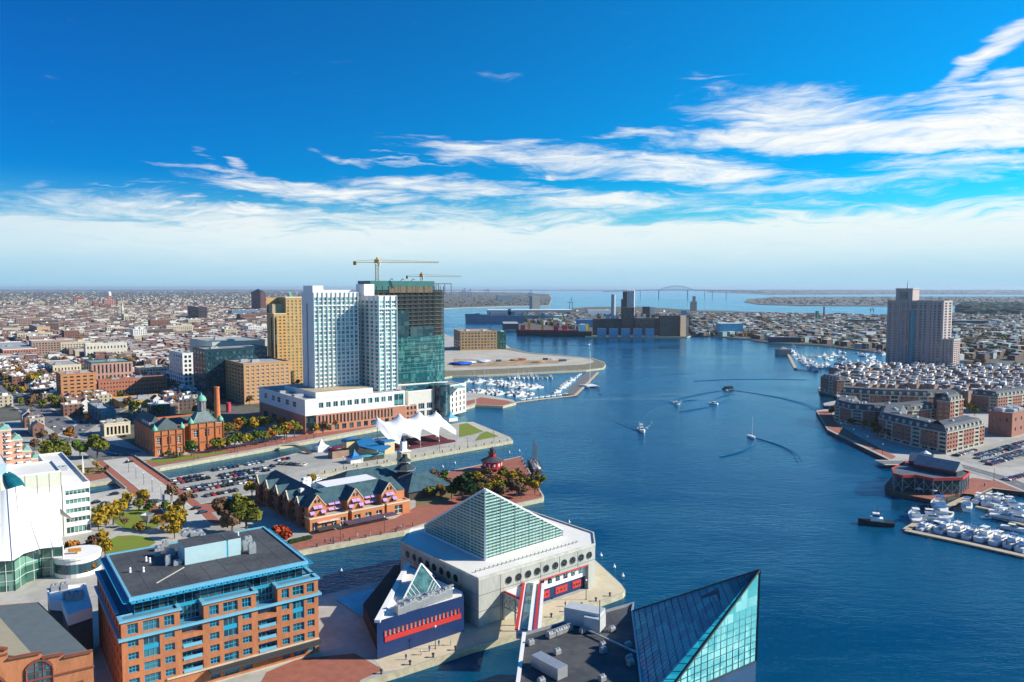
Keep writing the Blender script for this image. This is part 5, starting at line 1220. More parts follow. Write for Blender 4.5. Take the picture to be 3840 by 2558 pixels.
block('office_block', 'teal-roofed office with tall pink brick columns behind the red brick warehouse', 'office block', (346, 1452, 500, 319), 1362, mat('pink_brick', (.52, .30, .24), .9), roofm=mat('pale_teal_roof', (.22, .36, .36), .6), cols=(10, 3), rows=2, fw=.45, fh=.8, gm=GLASSD, corn=mat('dark_green_fascia', (.02, .09, .08), .5))
block('flat_roofed_shop', 'low grey-roofed shop with a bright ochre wall behind the pump house', 'shop', (450, 1532, 628, 420), 1508, mat('ochre_wall', (.62, .38, .12), .85), cols=(0, 0), rows=1)
block('cream_pavilion', 'cream two-storey pavilion with tall columns beside the street crossing', 'restaurant', (392, 1638, 490, 376), 1592, CREAM, roofm=mat('tan_roof', (.5, .42, .3), .9), cols=(6, 2), rows=1, fw=.62, fh=.85, gm=GLASSD, mb=.4, mt=1.6, depth=1.2)
block('blue_gabled_shop', 'low blue-walled shop between the streets', 'shop', (384, 1592, 436, 330), 1545, mat('blue_wall', (.03, .16, .22), .7), cols=(2, 4), rows=1, fw=.3, fh=.5)
block('warehouse', 'wide white flat-roofed warehouse with a brick lower wall among the left houses', 'warehouse', (322, 1345, 478, 316), 1290, mat('white_brick', (.66, .62, .52), .85), roofm=WROOF, cols=(12, 0), rows=2, fw=.4, fh=.4, units=5)
block('brick_terrace', 'long low brown-brick terrace with a white parapet at the far left', 'terrace', (12, 1345, 140, -30), 1312, TERRA, cols=(12, 0), rows=2, fw=.4, fh=.5, corn=WHITE)
block('cream_block', 'cream-walled commercial block with a flat roof above the orange brick block', 'commercial block', (200, 1420, 306, 168), 1372, CREAM, cols=(8, 3), rows=2, fw=.4, fh=.5)
block('pink_block', 'peach-coloured blank-walled block among the row houses at left', 'building', (140, 1262, 189, 110), 1226, mat('peach_wall', (.62, .38, .22), .85), cols=(0, 0), rows=1)
block('cream_office', 'cream gridded low office far left of the dark teal block', 'office block', (524, 1425, 632, 505), 1382, CREAM, cols=(9, 2), rows=3, fw=.6, fh=.5)
block('dark_tower_block', 'dark brown slab block standing alone among the rooftops', 'tower block', (746, 1202, 778, 704), 1152, mat('dark_brown_cladding', (.05, .035, .045), .7), cols=(3, 6), rows=8, fw=.5, fh=.5)
b, F, z, a, b_ = block('pointed_tower', 'dark octagonal-looking brown tower with a pointed roof on the horizon', 'tower', (978, 1165, 998, 943), 1097, mat('maroon_brick', (.16, .06, .06), .8), cols=(3, 5), rows=14, fw=.4, fh=.4, build=False)
m_ = MB(); hip(m_, F, z, 16, a * .42); m_.build('pointed_roof', mat('dark_green_roof', (.03, .06, .07), .6), b.root); b.done({'wall': mat('maroon_brick', (.16, .06, .06))})
block('hospital_block', 'salmon brick stepped block on the left horizon', 'hospital', (391, 1150, 434, 385), 1124, mat('salmon_brick', (.52, .24, .20), .9), cols=(6, 1), rows=4)
b, F, z, a, b_ = block('hospital_tower', 'narrow salmon tower topped by a white cupola on the left horizon', 'hospital', (407, 1149, 420, 404), 1109, mat('salmon_brick', (.52, .24, .20)), cols=(2, 1), rows=6, build=False)
m_ = MB(); c = mean(F); m_.lathe((c.x, c.y, z), [(9, 0), (9, 12), (10, 14), (6, 20), (0, 24)], 10); m_.build('white_cupola', WHITE, b.root); b.done({'wall': mat('salmon_brick', (.52, .24, .20))})
block('red_block', 'flat red brick block near the horizon left of the salmon tower', 'building', (278, 1133, 316, 275), 1114, mat('red_brick', (.40, .14, .10), .9), cols=(5, 1), rows=2)
block('red_block', 'small red brick block just left of the salmon stepped block', 'building', (351, 1153, 372, 345), 1134, mat('red_brick', (.40, .14, .10)), cols=(3, 1), rows=2)
block('church', 'cream stone church nave right of the far salmon tower', 'church', (466, 1212, 482, 455), 1178, CREAM, cols=(2, 2), rows=1)
b, F, z, a, b_ = block('church_tower', 'slender cream church spire among the left rooftops', 'church tower', (459, 1208, 467, 455), 1160, CREAM, cols=(1, 1), rows=3, build=False, units=0)
m_ = MB(); hip(m_, F, z, 20, a / 2 - .1); m_.build('spire', CREAM, b.root); b.done({'wall': CREAM})
block('blue_roofed_hall', 'long dark blue-roofed industrial hall behind the dark slab block', 'hall', (870, 1185, 1005, 855), 1166, mat('blue_grey_metal', (.10, .20, .28), .6), roofm=mat('blue_grey_metal', (.1, .2, .28)), cols=(0, 0), rows=1)
block('brick_office', 'tan brick waterfront office with green glass ends on the sandy spit', 'office building', (1727, 1315, 1864, 1702), 1243, TANB, cols=(11, 3), rows=6, fw=.62, fh=.55, gm=GLASSG, th=14, fm=TANB)
block('glass_wing', 'dark green glass wing at the right end of the tan waterfront office', 'office building', (1864, 1309, 1897, 1856), 1245, mat('dark_green_cladding', (.01, .08, .07), .4), cols=(3, 1), rows=6, fw=.8, fh=.6, gm=GLASSG, th=14)
def stepped_hotel():
 """pink stepped building with teal gable roofs at the left edge"""
 PK = mat('pink_stucco', (.66, .36, .24), .85, var=.06, scale=.2); TR = mat('teal_gable_roof', (.20, .46, .42), .6, var=.08)
 N = G(135, 1765, 2); b = Bld('stepped_building', 'pink stepped building with turquoise gable roofs and balconies at the left edge', 'building', N)
 tops = [(-20, 1552, 60), (35, 1640, 80), (75, 1700, 104), (110, 1745, 132), (135, 1790, 148)]
 base = N; prev = None
 x = [0, 9, 15, 20, 24]; zs = [ZT(N, 1570) , ZT(N, 1605), ZT(N, 1645), ZT(N, 1690), ZT(N, 1722)]
 A0 = N - SV * 26
 for k in range(5):
  y0 = -k * 0; A = A0 - SV * (22 if k == 0 else 0) + SV * (x[k] if k else 0); B_ = A0 + SV * (x[k + 1] if k < 4 else 28)
  if k == 0: B_ = A0 + SV * x[1]
  z = zs[k]; L = (B_ - A).length; D = 20 - k * 1.5
  nc = max(1, int(L / 4.2)); nr = max(1, int((z - 2) / 3.3))
  b.grid(A, B_, 2, z, nc, nr, fw=.4, fh=.45, gm=GLASSB, fm=WHITE, bars=(2, 1)); b.wall(B_, B_ + EV * D, 2, z); b.wall(A + EV * D, A, 2, z); b.wall(B_ + EV * D, A + EV * D, 2, z)
  b.roof([A, B_, B_ + EV * D, A + EV * D], z, CREAM); q = [(p.x, p.y) for p in (A, B_, B_ + EV * D, A + EV * D)]; ring(b.mb('cornice'), q, z - .3, z + .6, .3, .3)
  g = MB(); m0 = A.lerp(B_, .5); h = 3.2 if k else 7
  a_, c_ = A + EV * .5, A + EV * (D if k == 0 else 6)
  g.add([V3(A, z + .6), V3(B_, z + .6), V3(m0, z + h), V3(A + EV * (D * .6), z + .6), V3(B_ + EV * (D * .6), z + .6), V3(m0 + EV * (D * .6), z + h)], [(0, 1, 2), (3, 5, 4), (0, 2, 5, 3), (1, 4, 5, 2)]); g.build('gable_roof', TR, b.root)
  if k:
   for j in range(nr):
    m_ = MB(); c = B_ - SV * 1.5 - EV * .4; m_.box((c.x, c.y, z - 3.0 - 3.3 * j), (2.6, 1.4, .9), TH); m_.build('balcony', WHITE, b.root)
 b.done({'wall': PK, 'cornice': CREAM}); take([A0 - SV * 30 - EV * 4, A0 + SV * 30 - EV * 4, A0 + SV * 30 + EV * 24, A0 - SV * 30 + EV * 24])
stepped_hotel()
GOLDBRICK = mat('golden_brick', (.56, .215, .085), .9, var=.08, scale=.4)
LILAC = mat('lilac_awning', (.50, .30, .58), .8, var=.05)
def harbor_inn():
 N = G(1163, 1999, 2); L = along(N, SV, 1537); D = along(N, EV, 962)
 b = Bld('harbour_inn', 'golden brick inn with gabled bays, lilac awnings and teal shingle roofs along the brick quay', 'hotel', N)
 u, e = SV, EV; n = -e; P = lambda x, y, z: Vector((N.x, N.y, 0)) + u * x + e * y + Vector((0, 0, z)); rz = TH
 take([P(-2, -8, 0), P(L, -8, 0), P(L, 18, 0), P(-2, D, 0)])
 g1, g2, ap = 7.6, 12.0, 17.2          # terrace, eaves, gable peak
 for (x0, x1) in ((0, L * .36), (L * .40, L * .73), (L * .755, L)):
  w = x1 - x0; k = max(3, int(w / 4.2)); hs = [(w * (i + .22) / k, w * (i + .78) / k, 2.6, 6.0) for i in range(k)]
  if x0 > L * .7: hs = [(w * .34, w * .68, 2.6, 6.6)]
  b.wall(P(x0, 0, 0), P(x1, 0, 0), 2, g1 if x0 < L * .7 else g1 + 1, hs, depth=.6, gm=GLASSD, fm=WHITE, bars=(2, 2))
  b.wall(P(x1, 0, 0), P(x1, 5, 0), 2, g1); b.wall(P(x0, 5, 0), P(x0, 0, 0), 2, g1)
  q = [P(x0, 0, 0), P(x1, 0, 0), P(x1, 6, 0), P(x0, 6, 0)]; b.mb('terrace').prism([(p.x, p.y) for p in q], g1 - .3, g1 - .05); ring(b.mb('coping'), [(p.x, p.y) for p in q], g1 - .1, g1 + .5, .1, .3)
 b.wall(P(0, 5, 0), P(L, 5, 0), 2, g2, key='wall')
 gx = (L * .085, L * .455, L * .80); gw = L * .165
 def gable(A, B_, z0, z1, za, wins=True, mat_key='gable_wall', sc=1.0):
  w = (B_ - A).length; d = (B_ - A) / w; nn = Vector((d.y, -d.x, 0)); m = A.lerp(B_, .5)
  o = MB(); o.add([V3(A, z0), V3(B_, z0), V3(B_, z1), V3(m, za), V3(A, z1)], [(0, 1, 2, 3, 4)])
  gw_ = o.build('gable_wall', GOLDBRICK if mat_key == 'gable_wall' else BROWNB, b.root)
  cp = MB(); cp.bar(V3(A, z1 + .1), V3(m, za + .1), .5, .3); cp.bar(V3(B_, z1 + .1), V3(m, za + .1), .5, .3); cp.build('coping', CREAM, gw_)
  if wins:
   for x, z, ww, hh in ((.36, z1 - 1.4, .20, 2.2), (.62, z1 - 1.4, .20, 2.2), (.18, z0 + .8, .22, 2.4), (.80, z0 + .8, .22, 2.4), (.40, z1 + 1.9, .1, 1.3), (.60, z1 + 1.9, .1, 1.3)):
    c = A + d * w * x + nn * .08; m_ = MB(); m_.box((c.x, c.y, z), (w * ww, .12, hh), math.atan2(d.y, d.x)); m_.build('window', GLASSD, gw_)
    if z < z1 + 1 and sc > .5:
     m_ = MB(); t = V3(c, z + hh); m_.add([t - d * w * ww * .6, t + d * w * ww * .6, t + d * w * ww * .6 + nn * 1.3 + Vector((0, 0, -.9)), t - d * w * ww * .6 + nn * 1.3 + Vector((0, 0, -.9))], [(0, 1, 2, 3)]); m_.add([t - d * w * ww * .6 + nn * 1.3 + Vector((0, 0, -.9)), t + d * w * ww * .6 + nn * 1.3 + Vector((0, 0, -.9)), t + d * w * ww * .6 + nn * 1.3 + Vector((0, 0, -1.2)), t - d * w * ww * .6 + nn * 1.3 + Vector((0, 0, -1.2))], [(0, 1, 2, 3)])
     m_.build('awning', LILAC, gw_)
  return m
 roof = b.mb('roof')
 for x in gx:
  A, B_ = P(x - gw / 2, 1.6, 0), P(x + gw / 2, 1.6, 0); gable(A, B_, g1 - .3, g2, ap)
  for s_, q in ((A, P(x - gw / 2, 6, 0)), (P(x + gw / 2, 6, 0), B_)): b.wall(q if s_ is A else B_, A if s_ is A else s_, g1, g2) if 0 else None
  b.wall(P(x - gw / 2, 6, 0), A, g1 - .3, g2); b.wall(B_, P(x + gw / 2, 6, 0), g1 - .3, g2)
  m = P(x, 1.6, ap - .1); mk = P(x, 12, ap - .1)
  roof.quad(V3(A, g2), m, mk, P(x - gw / 2, 12, g2)); roof.quad(m, V3(B_, g2), P(x + gw / 2, 12, g2), mk)
 for x in (L * .275, L * .635):       # flat bays with awnings between gables
  for dx in (-1.5, 1.5):
   for z in (g1 + .3, g1 + 2.6):
    c = P(x + dx, 4.9, z); m_ = MB(); m_.box(c, (2.2, .15, 1.7), rz); w = m_.build('window', GLASSD, b.root)
    m_ = MB(); t = c + Vector((0, 0, 1.8)); m_.add([t - u * 1.3, t + u * 1.3, t + u * 1.3 + n * 1.2 + Vector((0, 0, -.8)), t - u * 1.3 + n * 1.2 + Vector((0, 0, -.8))], [(0, 1, 2, 3)]); m_.build('awning', LILAC, b.root)
 W_ = 18; r0, r1 = P(8, 11.5, ap), P(L - 3, 11.5, ap)
 roof.add([P(0, 4.6, g2), P(L, 4.6, g2), P(L, W_, g2), P(0, W_, g2), r0, r1], [(0, 1, 5, 4), (2, 3, 4, 5), (1, 2, 5)])
 roof.add([P(0, 4.6, g2), P(0, D, g2), P(15, D, g2), P(15, 10, g2), P(7.5, 9, ap), P(7.5, D - 6, ap)], [(0, 4, 5, 1), (1, 5, 2), (2, 5, 4, 3)])
 b.wall(P(0, D, 0), P(0, 5, 0), 2, g2, [(i * (D - 5) / 12 + .8, (i + 1) * (D - 5) / 12 - .8, 3 + 3.2 * j, 5 + 3.2 * j) for i in range(12) for j in range(3)], key='side_wall', depth=.3, gm=GLASSD)
 b.wall(P(15, D, 0), P(0, D, 0), 2, g2); b.wall(P(L, 5, 0), P(L, W_, 0), 2, g2); b.wall(P(L, W_, 0), P(15, W_, 0), 2, g2); b.wall(P(15, W_, 0), P(15, D, 0), 2, g2)
 for k in range(5):
  y = D * (.12 + .19 * k); A, B_ = P(-1.4, y + 5, 0), P(-1.4, y, 0); gable(A, B_, 4, g2, ap - 1.5, mat_key='side', sc=0)
  b.wall(P(0, y + 5, 0), A, 4, g2, key='side_wall'); b.wall(B_, P(0, y, 0), 4, g2, key='side_wall')
  m = P(-1.4, y + 2.5, ap - 1.6); roof.quad(V3(A, g2), P(5, y + 5, g2), P(5, y + 2.5, ap - 1.6), m); roof.quad(m, P(5, y + 2.5, ap - 1.6), P(5, y, g2), V3(B_, g2))
 m_ = MB(); q = [P(L * .28, 12.5, 0), P(L * .80, 12.5, 0), P(L * .80, 24, 0), P(L * .28, 24, 0)]; m_.prism([(p.x, p.y) for p in q], 2, ap - .4); m_.build('white_flat_roof', WHITE, b.root)
 for k in range(4): m_ = MB(); hvac(m_, P(L * .12 + 3 * k, 20 + 6 * k, g2 + 1), 4, 3, 3); m_.build('roof_unit', WHITE, b.root)
 m_ = MB(); m_.bar(P(L * .30, -3.6, 4.3), P(L * .80, -3.6, 4.3), 5.0, .3); m_.build('terrace_canopy', mat('purple_grey_canvas', (.10, .07, .12), .9), b.root)
 m_ = MB(); m_.bar(P(2, -2.5, 3.6), P(L * .26, -2.5, 3.6), 3.6, .4); m_.build('terrace_canopy', mat('dark_canvas', (.06, .06, .06), .9), b.root)
 m_ = MB(); m_.bar(P(3, -.9, 6.0), P(L * .27, -.9, 6.0), 1.6, .3); m_.build('striped_awning', mat('red_stripe_canvas', (.6, .25, .22), .8, c2=(.75, .72, .68)), b.root)
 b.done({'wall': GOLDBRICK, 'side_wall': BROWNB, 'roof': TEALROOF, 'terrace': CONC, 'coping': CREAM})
 return N, L
IN_, IL = harbor_inn()
def seafood_hall():
 """dark low-roofed restaurant at the pier with turrets, left of the tree ring"""
 c = G(1500, 1868, 2); u, e = SV, EV; P = lambda x, y, z: Vector((c.x, c.y, 0)) + u * x + e * y + Vector((0, 0, z))
 r = thing('seafood_restaurant', 'dark low-roofed waterfront restaurant with tiered roof tower behind the inn', 'restaurant', (c.x, c.y, 2))
 DK = mat('dark_shingle', (.035, .055, .068), .85, var=.2, scale=.5)
 m_ = MB(); hip(m_, (P(0, -8, 2), P(26, -8, 2), P(26, 14, 2), P(0, 14, 2)), 6.2, 6.5, 9); hip(m_, (P(-28, 10, 2), P(14, 10, 2), P(14, 38, 2), P(-28, 38, 2)), 6.6, 7, 12); m_.build('roof', TEALROOF, r)
 m_ = MB()
 for q in ((P(1, -7, 2), P(25, -7, 2), P(25, 13, 2), P(1, 13, 2)), (P(-27, 11, 2), P(13, 11, 2), P(13, 37, 2), P(-27, 37, 2))): m_.prism([(p.x, p.y) for p in q], 2, 6.3)
 m_.build('wall', mat('dark_timber_wall', (.08, .07, .06), .9), r)
 t = G(1518, 1835, 2); tz = 7
 for k, (w, z0, h, over) in enumerate(((13, 7.5, 4, 2.5), (8, 12.6, 3.2, 1.8), (5, 16.6, 2.4, 1.2))):
  m_ = MB(); m_.lathe((t.x, t.y, z0), [(w / 2 + over, 0), (w / 2 * .62, h * .8), (w / 2 * .5, h * .8), (w / 2 * .5, h + 1.2)], 8, ax=R(22)); m_.build('tiered_roof', DK, r)
  m_ = MB(); m_.lathe((t.x, t.y, z0 - .15), [(w / 2 + over + .05, 0), (w / 2 + over + .05, .35)], 8, ax=R(22)); m_.build('white_eave', STEEL, r)
 m_ = MB(); m_.lathe((t.x, t.y, 2), [(3, 0), (3, 7)], 8); m_.build('tower_wall', DK, r)
 take([P(-28, -10, 0), P(28, -10, 0), P(28, 38, 0), P(-28, 38, 0)])
 q = onwall(1515, 1723, G(1400, 1745, 2), G(1640, 1702, 2)); q = G(1514, 1748, 2) ; q = G(1514, 1790, 2)
 r = thing('lookout_tower', 'small pale yellow lookout tower with a blue niche and a dark cap', 'tower', (q.x, q.y, 2)); zt = ZT(q, 1692)
 m_ = MB(); m_.box((q.x, q.y, 2), (5.2, 5.2, zt - 2), TH); m_.build('tower_wall', mat('pale_yellow', (.72, .66, .36), .8), r)
 m_ = MB(); f = Vector((q.x, q.y, 0)) - e * 2.65; m_.box((f.x, f.y, zt - 6.5), (1.8, .2, 5), TH); m_.build('blue_niche', mat('niche_blue', (.05, .22, .5), .5), r)
 m_ = MB(); m_.box((q.x, q.y, zt), (6.2, 6.2, .5), TH); m_.box((q.x, q.y, zt + .5), (2.8, 2.8, 5), TH); m_.lathe((q.x, q.y, zt + 5.5), [(1.6, 0), (1.0, .9), (1.0, 2)], 8, 1); m_.build('cupola', [WHITE, DKSTEEL], r)
 c = G(1846, 1765, 2); RD = mat('lighthouse_red', (.42, .012, .02), .6, var=.08); zt = 7.0; k_ = c.y * 66 / FPX
 r = thing('screwpile_lighthouse', 'squat dark red hexagonal lighthouse with a lantern room standing on legs by the brick quay', 'lighthouse', (c.x, c.y, 2))
 m_ = MB(); m_.lathe((c.x, c.y, 4.6), [(8.2, 0), (8.2, .3), (6.9, .3), (6.9, 4.6)], 12, 0); m_.build('gallery_wall', RD, r)
 m_ = MB(); m_.lathe((c.x, c.y, 9.2), [(8.3, 0), (2.6, 2.8)], 12); m_.build('roof', mat('lighthouse_roof', (.07, .06, .075), .8), r)
 m_ = MB(); m_.lathe((c.x, c.y, 12.0), [(2.5, 0), (2.5, 2.6)], 10); m_.build('lantern_base', RD, r)
 m_ = MB(); m_.lathe((c.x, c.y, 14.6), [(3.0, 0), (3.0, .25), (1.7, .25), (1.7, 2.4), (2.2, 2.5), (.3, 3.6), (.1, 4.8)], 10); m_.build('lantern_room', DKSTEEL, r)
 for k in range(12):
  a = 2 * math.pi * (k + .5) / 12; m_ = MB(); m_.box((c.x + 6.72 * math.cos(a), c.y + 6.72 * math.sin(a), 6), (.2, 1.1, 1.9), a); m_.build('window', WHITE, r)
  r.scale = (.82, .82, .82)
  if k % 2 == 0: m_ = MB(); m_.bar((c.x + 6 * math.cos(a), c.y + 6 * math.sin(a), 1), (c.x + 6 * math.cos(a), c.y + 6 * math.sin(a), 4.7), .4); m_.build('leg', DKSTEEL, r)
seafood_hall()
def concert_tent():
 """white tensile canopy with four peaks over the pier amphitheatre"""
 r = thing('concert_tent', 'white tensile concert tent with four pointed peaks over dark red seating on the pier', 'tent', tuple(G(1560, 1660)))
 TM = mat('tent_membrane', (.80, .80, .77), .6, var=.04, scale=.1); TB = mat('blue_membrane', (.01, .18, .42), .6, var=.08, scale=.1)
 low = [G(x, y, 4) for x, y in ((1500, 1688), (1575, 1680), (1650, 1665), (1722, 1648))]
 far = [G(x, y, 8) for x, y in ((1385, 1628), (1465, 1600), (1560, 1588), (1655, 1570), (1712, 1590))]
 pk = [G(x, y, z) for x, y, z in ((1440, 1650, 5), (1512, 1640, 5), (1583, 1632, 5), (1650, 1618, 5))]
 tops = [(1438, 1568), (1512, 1553), (1583, 1543), (1648, 1556)]
 u, e = SV, EV
 A0, A1 = G(1478, 1702, 2), G(1728, 1660, 2); Bv = (G(1400, 1634, 2) - A0)
 L = (A1 - A0).length; u = (A1 - A0) / L; w = EV * 34
 NS, NT_ = 64, 22; V = []; T_ = [(.06, .80), (.34, .70), (.62, .66), (.88, .62)]
 def hgt(s, t):
  edge = min(1, 1)
  h = 9.5
  for (ps, pt) in T_:
   d = math.hypot((s - ps) * 2.1, (t - pt) * 1.0); h += 10.0 * math.exp(-d * 3.4)
  ph = min(abs(s - q) for q in (-.05, .235, .52, .80, 1.05)); 
  low_ = max(0, 1 - t / .55)
  rid = max(0, 1 - min(abs(s - q) for q in (.09, .36, .645, .92)) / .035)
  h += rid * .8
  sc_ = 1 - min(1, min(abs(s - q) for q in (.09, .38, .66, .93)) / .14)
  h -= low_ ** 1.2 * 3.0 * (.5 + sc_) 
  return h
 for i in range(NS + 1):
  s = i / NS
  sc_ = 1 - min(1, min(abs(s - q) for q in (.09, .38, .66, .93)) / .14)
  for j in range(NT_ + 1):
   t = j / NT_; t0 = .26 - .26 * sc_ ** 1.3; t1 = 1.0 - .10 * (1 - sc_)
   tt = t0 + (t1 - t0) * t; p = A0 + u * L * s + w * tt; p.z = 2 + max(2.0, hgt(s, tt) - 2); V.append(p)
 m_ = MB(); m_.add(V, [(i * (NT_ + 1) + j, (i + 1) * (NT_ + 1) + j, (i + 1) * (NT_ + 1) + j + 1, i * (NT_ + 1) + j + 1) for i in range(NS) for j in range(NT_)])
 m_.build('membrane', TM, r, True)
 for (ps, pt) in T_:
  m_ = MB(); p = A0 + u * L * ps + w * pt; m_.bar((p.x, p.y, 2), (p.x, p.y, 21.5), .45, n=8); m_.build('mast', WHITE, r)
 for q in (.09, .38, .66, .93):
  m_ = MB(); p = A0 + u * L * q; m_.bar(p + Vector((0, 0, 0)), (p.x, p.y, 8.5), .3); m_.build('anchor_post', WHITE, r)
 m_ = MB()
 for k in range(7):
  q = [A0 + u * L * .12 + w * (.12 + .1 * k), A0 + u * L * .97 + w * (.12 + .1 * k), A0 + u * L * .97 + w * (.2 + .1 * k), A0 + u * L * .12 + w * (.2 + .1 * k)]; m_.prism([(p.x, p.y) for p in q], 2, 2.5 + .35 * abs(k - 2))
 m_.build('seating', mat('dark_red_seats', (.13, .02, .035), .8, var=.3, scale=2), r)
 q = [G(1335, 1653, 9), G(1378, 1640, 10), G(1468, 1672, 7.5), G(1432, 1694, 7.5), G(1345, 1672, 8)]
 m_ = MB(); m_.poly(q); m_.poly([p + Vector((0, 0, -.4)) for p in q], None, 0, True); m_.build('stage_canopy', TB, r, True)
 q = [G(1300, 1700, 2), G(1430, 1692, 2), G(1468, 1720, 2), G(1360, 1735, 2)]
 YW = mat('stage_yellow', (.66, .54, .30), .85, var=.06)
 def hut(name, label, x, y, w_, d_, h, wall, rf, kind='dome', th=TH):
  c = G(x, y, 2); rr = thing(name, label, 'pavilion', (c.x, c.y, 2)); m_ = MB(); m_.box((c.x, c.y, 2), (w_, d_, h), th); m_.build('wall', wall, rr)
  m_ = MB(); z = 2 + h
  if kind == 'dome':
   n_ = 8
   for i in range(n_):
    a0, a1 = math.pi * i / n_, math.pi * (i + 1) / n_; ww = w_ / 2 + .4
    f = lambda a, s_: Vector((c.x, c.y, z + .05 + 1.9 * math.sin(a))) + Vector((math.cos(th), math.sin(th), 0)) * (-ww * math.cos(a)) + Vector((-math.sin(th), math.cos(th), 0)) * s_ * (d_ / 2 + .3)
    m_.quad(f(a0, -1), f(a1, -1), f(a1, 1), f(a0, 1))
   m_.build('roof', rf, rr)
  elif kind == 'peak':
   m_.lathe((c.x, c.y, z), [(w_ * .75, 0), (w_ * .35, 1.2), (w_ * .12, 3.2), (0, 5)], 4, ax=th + math.pi / 4); m_.build('roof', rf, rr)
  else: m_.box((c.x, c.y, z), (w_ + .8, d_ + .8, .5), th); m_.build('roof', rf, rr)
  take([(c.x - w_ / 2, c.y - d_ / 2), (c.x + w_ / 2, c.y - d_ / 2), (c.x + w_ / 2, c.y + d_ / 2), (c.x - w_ / 2, c.y + d_ / 2)], 1)
 hut('stage_house', 'pale yellow stage house with a bright blue curved roof left of the tent', 1318, 1692, 10, 7, 6.5, YW, TB)
 hut('stage_house', 'wide pale yellow hall under a rounded blue roof beside the stage canopy', 1395, 1702, 14, 9, 4.6, YW, TB)
 hut('stage_house', 'tall plain yellow end block next to the tent', 1450, 1697, 7, 8, 7.5, YW, TB, 'flat')
 hut('ticket_shed', 'low brown shed with a dark red curved roof on the pier', 1270, 1714, 11, 6, 4.2, mat('brown_shed', (.36, .24, .17), .9), mat('wine_roof', (.22, .01, .04), .6))
 hut('marquee', 'small white peaked marquee on the pier near the car park', 1205, 1690, 8, 8, 3, WHITEW, mat('tent_membrane', (.8, .8, .77)), 'peak')
 hut('marquee', 'blue and white peaked canopy at the channel edge', 1330, 1733, 8, 6, 3, WHITEW, TB, 'peak')
 hut('marquee', 'long low turquoise canopy beside the yellow halls', 1395, 1724, 15, 3, 2.6, mat('dark_timber_wall', (.08, .07, .06)), mat('turquoise_canvas', (.06, .42, .50), .7), 'flat')
 hut('marquee', 'light blue umbrella canopy behind the tent near the promenade bridge', 1690, 1578, 8, 8, 3, WHITEW, mat('sky_canvas', (.12, .45, .62), .7), 'peak')
concert_tent()
